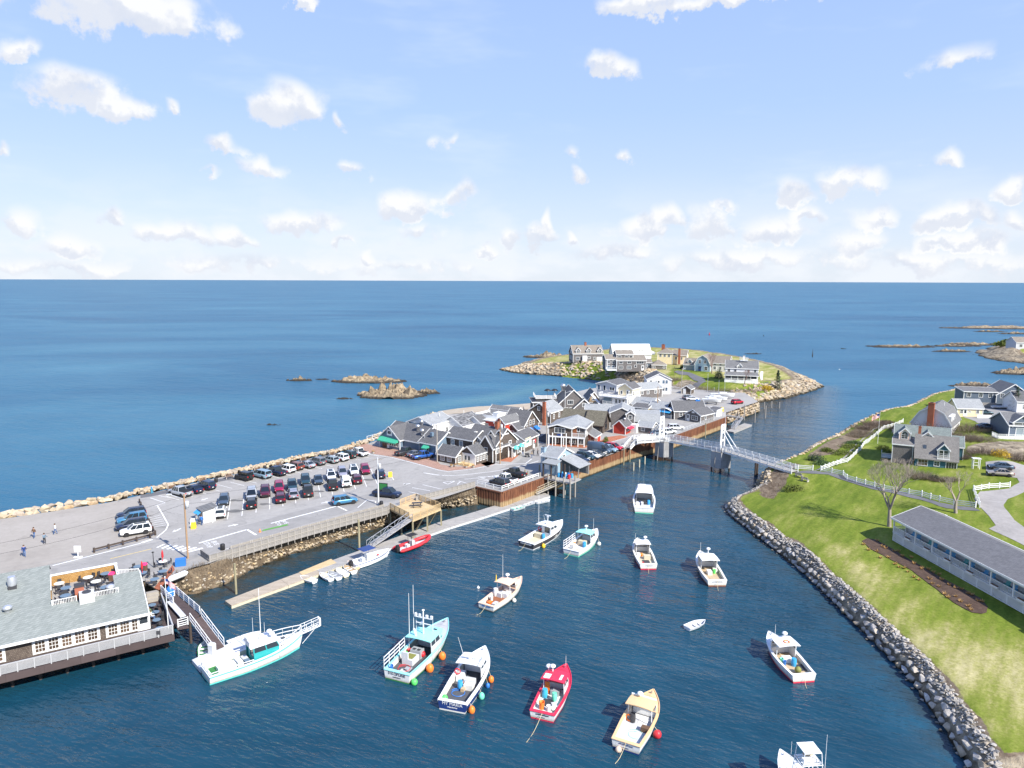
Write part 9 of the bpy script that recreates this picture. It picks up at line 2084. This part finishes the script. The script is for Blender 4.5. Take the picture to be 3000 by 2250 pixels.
# ------------------------------------------------------------------ ticket booth and car park furniture
o=ent('ticket_booth','pale blue ticket booth with bright blue awning in the car park','booth',P(*c3(592,1030),ZP),R(-48))
MB().box(-1.1,-.2,0,1.1,1.9,2.3).build('wall','clap_grey',o);MB().slab([(-1.4,-.5,2.3),(1.4,-.5,2.3),(1.4,2.2,2.7),(-1.4,2.2,2.7)],.12).build('roof','shingle_grey',o);MB().slab([(-1.05,-1.1,1.65),(1.05,-1.1,1.65),(1.05,-.22,2.2),(-1.05,-.22,2.2)],.05).build('awning','lblue',o);MB().box(-.9,-.23,1.,.9,-.2,1.7).build('hatch','glass',o);MB().box(-1.,-.5,.92,1.,-.2,1.).build('counter','white',o)
def sandwich(px,label,m='yellow',z=ZP,h=1.1,w=.8):
    o=ent('sandwich_board',label,'sign',P(*px,z),R(jit(20)));MB().slab([(-w/2,-.3,0),(w/2,-.3,0),(w/2,0,h),(-w/2,0,h)],.04).build('front_board',m,o);MB().slab([(-w/2,.3,0),(-w/2,0,h),(w/2,0,h),(w/2,.3,0)],.04).build('back_board',m,o)
sandwich(c3(488,1112),'yellow sandwich board in front of the ticket booth');sandwich(c4(1217,485),'yellow sandwich board by the exit lane');sandwich(c3(480,1062),'white and pink notice board beside the ticket booth','white')
p=P(229,1633,ZP);o=ent('sign_stand','white framed sign standing on the gravel lot','sign',p);MB().cbox(0,0,0,1.1,.5,.12).tube((0,0,.1),(0,0,.9),.07,6).build('stand','white',o);MB().box(-.5,-.05,.85,.5,.05,1.8).build('sign_board','white',o)
for px,lb in ((c3(760,552),'black litter bin on the seaside walk'),(c3(840,1372),'black litter bin at the start of the harbour walk'),(c4(1108,840),'black litter bin beside the deck entrance'),(c3(1352,400),'black litter bin among the seaside benches')):
    tag(MB().lathe((0,0,0),[(.3,0),(.36,.1),(.36,.85),(.3,.95),(.1,1.0)],12).build('litter_bin','black',None,P(*px,ZP)),lb,'litter bin','litter bins')
for k,px in enumerate([c5(240,1152),c5(1507,1375),c5(1567,1365),c5(1745,1385),c5(1862,1382)]):
    o=ent('barrel_planter',['barrel planter alone on the brick apron','barrel planter at the left of the brown shop','barrel planter under the brown shop window','barrel planter left of the yellow steps','barrel planter right of the yellow steps'][k],'planter',P(*px,ZP),0,'barrel planters')
    MB().lathe((0,0,0),[(.26,0),(.34,.22),(.32,.45)],10).build('tub','wood_grey',o);b=MB();leaf_cloud(b,(0,0,.5),.42,.42,.28,90,.14,random.Random(k));b.build('plant','straw',o)
o=ent('framed_sign','black framed board standing in the bed of the dark pickup','sign',P(*c4(1133,640),ZP+1.2),R(-16));MB().box(-.8,-.04,0,.8,.04,1.2).build('board','green',o);MB().box(-.86,-.06,1.2,.86,.06,1.3).box(-.86,-.06,-.1,.86,.06,0).box(-.9,-.06,-.1,-.8,.06,1.3).box(.8,-.06,-.1,.9,.06,1.3).build('frame','black',o)
tag(MB().lathe((0,0,0),[(.22,0),(.22,.04),(.14,.06),(.03,.6)],8).build('traffic_cone','orange',None,P(*c3(1293,1155),ZP)),'orange traffic cone at the end of the green mat','cone')
psheet('green_mat',[c3(1312,1150),c3(1330,1130),c3(1620,1062),c3(1640,1075)],.05,'turf',parent=ground)
# barrels under the bait shed lean-to
for k in range(8):
    m_=('lblue','blue','lblue','red','lblue','white','blue','lblue')[k]
    o=MB().lathe((0,0,0),[(.28,0),(.32,.3),(.32,.6),(.28,.92)],12).build('plastic_barrel',m_,None,BAIT.o.matrix_basis @ Vector((BAIT.w+.7+(k%4)*.85,-.4+(k//4)*1.1,-.1)))
    tag(o,['blue barrel first','dark blue barrel second','blue barrel third','red barrel fourth'][k%4]+(' in the front row' if k <4 else ' in the back row')+' at the bait shed' if m_ != 'white' else 'white barrel in the back row at the bait shed','barrel','barrels at the bait shed')
# ------------------------------------------------------------------ restaurant patio
pz=3.55
o=ent('patio_deck','weathered wooden patio beside the restaurant','deck');q=[P(408,1690,pz),P(452,1722,pz),P(512,1668,pz),P(505,1640,pz),P(400,1662,pz)];MB().slab(q,.2).build('floor','planks',o);MB().slab([P(512,1668,pz+.1),P(470,1722,pz+.1),P(466,1728,pz+.1),P(452,1722,pz+.1),P(505,1655,pz+.1)],.1).build('ramp','brick',o)
def table(p,label,top='grey',r_=.6,chairs=4,grp='patio tables',par=None):
    o=ent('patio_table',label,'table',p,R(random.uniform(0,90)),grp);MB().lathe((0,0,.7),[(r_,0),(r_,.04)],14).build('table_top',top,o);MB().tube((0,0,0),(0,0,.7),.05,6).lathe((0,0,0),[(.3,0),(.3,.03)],8).build('base','dark',o)
    for k in range(chairs):
        a=k*2*math.pi/chairs+.4;q=o.matrix_basis @ Vector((math.cos(a)*(r_+.35),math.sin(a)*(r_+.35),0));c=cached('pchair',lambda:MB().box(-.22,-.22,.42,.22,.22,.46).box(.18,-.22,.46,.22,.22,.88).box(-.2,-.2,0,-.16,-.16,.42).box(.16,-.2,0,.2,-.16,.42).box(-.2,.16,0,-.16,.2,.42).box(.16,.16,0,.2,.2,.42).mesh('patio_chair','dark'))
        tag(put('patio_chair',c,None,q,o.rotation_euler.z+a),'dark metal chair drawn up to '+label,'chair','patio chairs')
    if par:MB().lathe((0,0,.7),[(.05,0),(.05,.5),(.16,.7),(.14,1.3),(.03,1.75)],8).build('closed_parasol',par,o)
RM=RESTO.o.matrix_basis
for x,y,lb,tp in [(-8.6,11.2,'round white table nearest the amber terrace wall','offwhite'),(-7.9,9.2,'slate table by the terrace grill','slate'),(-5.4,11.4,'pale table beyond the terrace grill','offwhite'),(-4.6,9.4,'cream table in mid terrace','offwhite'),(-3.4,11.6,'slate table in the far terrace corner','slate'),(-8.,6.6,'slate table inside the terrace railing','slate'),(-3.7,6.8,'slate table by the front terrace railing','slate')]:table(RM @ Vector((x,y,3.15)),lb,'bluegrey' if tp == 'slate' else tp)
for x,y,lb in [(1.3,-2.,'round table at the deck corner'),(1.3,.6,'slate table behind the corner one on the side deck'),(1.4,3.,'table by the seated diners'),(1.3,5.4,'last table before the deck steps')]:table(RM @ Vector((x,y,0)),lb,'bluegrey',.5,3)
for px,lb,tp,pr in [((405,1673),'slate table at the patio edge','bluegrey',None),((418,1692),'patio table with closed red parasol','bluegrey','red'),((478,1658),'white patio table with closed red parasol','offwhite','red'),((478,1687),'slate table in mid patio','bluegrey',None),((454,1711),'slate table by the patio ramp','bluegrey',None)]:table(P(*px,pz),lb,tp,.6,4,par=pr)
for p,lb in ((P(424,1672,pz),'pink topped waste bin on the patio'),(RM @ Vector((-2.7,10.4,3.15)),'pink topped waste bin on the roof terrace')):o=ent('waste_bin',lb,'waste bin',p);MB().cbox(0,0,0,.6,.6,.9).build('cabinet','brown',o);MB().frus((-.35,-.35,.35,.35),(-.2,-.2,.2,.2),.9,1.2).build('lid','pink',o)
o=ent('lamp_post','slim black lamp post at the edge of the patio','lamp post',P(451,1664,pz));MB().tube((0,0,0),(0,0,2.3),.05,6).build('post','black',o);MB().lathe((0,0,2.3),[(.1,0),(.2,.08),(.05,.2)],8).build('lamp_head','black',o)
tag(MB().loft([[(x,math.cos(a)*r_,.45+math.sin(a)*r_) for a in [2*math.pi*i/10 for i in range(10)]] for x,r_ in ((-1.5,.15),(-1.2,.4),(1.2,.42),(1.6,.15))]).build('gas_tank','white',None,P(521,1697,3.2),R(62)),'long white tank lying beside the patio','tank')
tag(MB().box(-.7,-.5,0,.7,.5,1.1).build('blue_bin','blue',None,P(530,1658,3.5),R(20)),'blue lidded container at the top of the bank','container')
# ------------------------------------------------------------------ lawn things, marks in the water
for px,lb in ((r3(230,1205),'grey bench nearest the footbridge landing on the lawn'),(r3(325,1270),'second grey bench facing the harbour on the lawn')):bench(G(*px),R(120),lb,'lawn benches')
tag(put('adirondack_chair',cached(('adirondack','lgrey'),lambda:chair_me().mesh('adirondack_chair','lgrey')),None,G(2619,1269),R(30)),'pale lounge chair on the lawn beside the teal house','chair')
o=ent('garden_arbor','white garden arbor beside the teal house drive','arbor',G(2858,1373),R(-15));b=MB();[b.box(sx-.06,sy-.06,0,sx+.06,sy+.06,2.2) for sx in (-.6,.6) for sy in (-.4,.4)];b.build('frame','white',o);MB().box(-.8,-.55,2.2,.8,.55,2.3).box(-.66,-.42,1.,-.62,.42,1.1).box(-.66,-.42,1.5,-.62,.42,1.6).box(-.6,.36,.6,.6,.4,.7).box(-.6,.36,1.2,.6,.4,1.3).build('lattice','white',o)
o=dinghy((2930,1200),-12,'white motor boat on a trailer in the car yard',6.,2.2,'white_gloss','lgrey','navy',group='boats stored ashore');o.location=G(2905,1198)+Vector((0,0,.5));MB().box(1.,-.7,-.55,4.2,.7,-.05).build('trailer','dark',o)
for px,r_,h,m_,lb in [((2078,982),.5,2.4,'red','red channel buoy far out at sea'),((2380,1046),.28,4.6,'wood_dark','dark channel marker post beyond the island'),((2459,1083),.35,.4,'white','white mooring ball off the island tip'),((1401,1722),.22,.3,'white','white mooring ball left of the salmon decked boat'),((2237,985),.4,1.2,'dark','dark buoy on the far sea')]:
    tag(MB().lathe((0,0,-.4),[(r_*.6,0),(r_,.3),(r_,.4+h*.3),(r_*.5,.4+h*.7),(r_*.3,.4+h)],10).build('buoy',m_,None,P(*px,0)),lb,'buoy')
# ------------------------------------------------------------------ people
def body(pose):
    J={'pel':(0,0,.95),'chest':(.02,0,1.3),'neck':(.03,0,1.48),'head':(.05,0,1.62),'top':(.05,0,1.73)}
    E_=[('pel','chest'),('chest','neck'),('neck','head'),('head','top')];rad=dict(pel=.16,chest=.18,neck=.065,head=.105,top=.07)
    for s_,k in ((1,'l'),(-1,'r')):
        st=pose.get('stride',.1)*s_
        if pose.get('sit'):J.update({'hip'+k:(0,.1*s_,.5),'knee'+k:(.42,.12*s_,.52),'ank'+k:(.44,.12*s_,.08),'toe'+k:(.6,.13*s_,.05)})
        else:J.update({'hip'+k:(0,.1*s_,.88),'knee'+k:(st*.6+.04,.11*s_,.5),'ank'+k:(st-.02,.11*s_,.09),'toe'+k:(st+.14,.13*s_,.05)})
        ar=pose.get('arm',0.);J.update({'sho'+k:(.02,.19*s_,1.4),'elb'+k:(-st*.5+.03+ar*.1,.25*s_,1.13),'wri'+k:(-st*.9+.1+ar*.35,.24*s_,.9+ar*.3),'fin'+k:(-st*.9+.14+ar*.42,.23*s_,.82+ar*.36)})
        E_ += [('pel','hip'+k),('hip'+k,'knee'+k),('knee'+k,'ank'+k),('ank'+k,'toe'+k),('chest','sho'+k),('sho'+k,'elb'+k),('elb'+k,'wri'+k),('wri'+k,'fin'+k)]
        rad.update({'hip'+k:.11,'knee'+k:.075,'ank'+k:.05,'toe'+k:.045,'sho'+k:.085,'elb'+k:.055,'wri'+k:.04,'fin'+k:.035})
    if pose.get('sit'):
        for k in J:
            if k[:3] in ('pel','che','nec','hea','top','sho','elb','wri','fin'):a=J[k];J[k] =(a[0],a[1],a[2]-.42)
    nm=list(J);me=bpy.data.meshes.new('person');me.from_pydata([J[k] for k in nm],[(nm.index(a),nm.index(c)) for a,c in E_],[])
    ob=bpy.data.objects.new('person',me);C.objects.link(ob);sk=ob.modifiers.new('s','SKIN');ob.modifiers.new('u','SUBSURF').levels=1
    for i,k in enumerate(nm):v=me.skin_vertices[0].data[i];v.radius=(rad[k],)*2;v.use_root=k == 'pel'
    out=bpy.data.meshes.new_from_object(ob.evaluated_get(bpy.context.evaluated_depsgraph_get()));bpy.data.objects.remove(ob)
    out.name='person';out.materials.clear();[out.materials.append(M(m)) for m in ('blue','denim','skin','dark')];dz=.42 if pose.get('sit') else 0
    for f in out.polygons:
        c=f.center;z=c.z+dz;f.use_smooth=True
        f.material_index=2 if z >1.47 or (abs(c.y) >.19 and z <.93 and c.z >.6) else (0 if z >.97 else (3 if c.z <.09 else 1))
    return out
POSE=[body({'stride':.22}),body({'stride':.04,'arm':.9}),body({'stride':.12}),body({'sit':1,'arm':.8})]
hair=MB().ball((.03,0,1.67),.125,10,0,.95).mesh('hair','hair')
def person(p,hd,pose,shirt,pants,label,sz=1.,hm='hair'):
    o=put('person',POSE[pose],None,p,R(hd),sz);tag(o,label,'person','people')
    for i,m_ in ((0,shirt),(1,pants)):o.material_slots[i].link='OBJECT';o.material_slots[i].material=M(m_)
    h_=put('hair',hair,o,(-.01,0,-.42 if pose == 3 else 0));paint(h_,hm)
PG=lambda x,y,z=ZP:P(x,y,z)
for px,hd,ps,sh,pa,lb in [((72,1631),-60,0,'navy','denim','person in dark blue jacket and jeans walking on the gravel lot'),((101,1576),-100,0,'brown','denim','person in brown jacket and pink top on the gravel lot'),((131,1593),-20,1,'bluegrey','dark','person in grey jacket holding a bag on the gravel lot'),((163,1565),-160,0,'white','denim','person in white jacket and jeans on the gravel lot'),
    (c3(525,1062),60,2,'grey','denim','person in grey jacket at the ticket booth hatch'),(c3(585,1072),80,2,'blue','denim','person in blue jacket at the ticket booth'),((445,1446),30,2,'lblue','cyan','person in turquoise by the sea wall'),
    (c6(500,1032),-90,2,'dark','dark','person in dark clothes outside the gift shop'),(c6(580,1038),-70,2,'dark','denim','person in black jacket on the brick pavement'),(c6(655,958),60,0,'blue','denim','person in blue and white up the lane'),(c6(684,915),60,2,'dark','dark','person in dark coat farthest up the lane'),(c6(718,1032),-60,1,'dark','dark','person in dark jacket in the street group'),(c6(775,1046),-30,2,'dark','dark','person in dark coat at the right of the street group'),(c6(700,1070),200,1,'tan','denim','person in tan bending over a pram'),
    (cD(210,548),-90,2,'white','denim','person in white near the bend'),(cD(250,530),-90,2,'yellow','dark','person in yellow jacket near the bend'),(cD(1122,480),-90,2,'dark','dark','person in dark clothes by the yellow bin'),(cD(200,440),-90,2,'lgrey','dark','person in grey outside the teal shop')]:person(PG(*px),hd,ps,sh,pa,lb,random.uniform(.96,1.06))
person(RM @ Vector((.75,3.4,.02)),-40,3,'green','dark','seated diner in green on the restaurant side deck');person(RM @ Vector((.8,2.4,.02)),10,3,'offwhite','denim','seated diner in cream on the restaurant side deck');person(P(2160,1221,3.4),-60,2,'dark','dark','person in dark clothes at the head of the channel gangway')
o=ent('pram','dark pushchair in the street group','pram',P(*c6(640,1055),ZP),R(20));MB().frus((-.4,-.25,.3,.25),(-.5,-.28,.4,.28),.4,.9).build('seat','dark',o);[MB().lathe((0,0,0),[(.16,-.03),(.16,.03)],10).build('wheel','rubber',o,(x_,y_,.16),(R(90),0,0)) for x_ in (-.4,.4) for y_ in (-.25,.25)]
tag(MB().box(-.45,-.4,0,.45,.4,1.2).frus((-.48,-.43,.48,.43),(-.4,-.3,.4,.3),1.2,1.35).build('yellow_bin','yellow',None,P(*cD(1172,465),ZP)),'bright yellow bin beside the stone pier','bin')
# white banner posts in front of the porch shop
for k,(x,y,h_) in enumerate([(c6(920,935)[0],c6(920,935)[1],3.2),(c6(967,930)[0],c6(967,930)[1],3.6),(c6(1080,965)[0],c6(1080,965)[1],4.),(c6(1143,950)[0],c6(1143,950)[1],3.8)]):tag(MB().box(-.1,-.1,0,.1,.1,h_).frus((-.13,-.13,.13,.13),(-.02,-.02,.02,.02),h_,h_+.15).build('white_post','white',None,P(x,y,ZP)),['first','second','third','fourth'][k]+' white post in front of the columned porch shop','post','white posts')
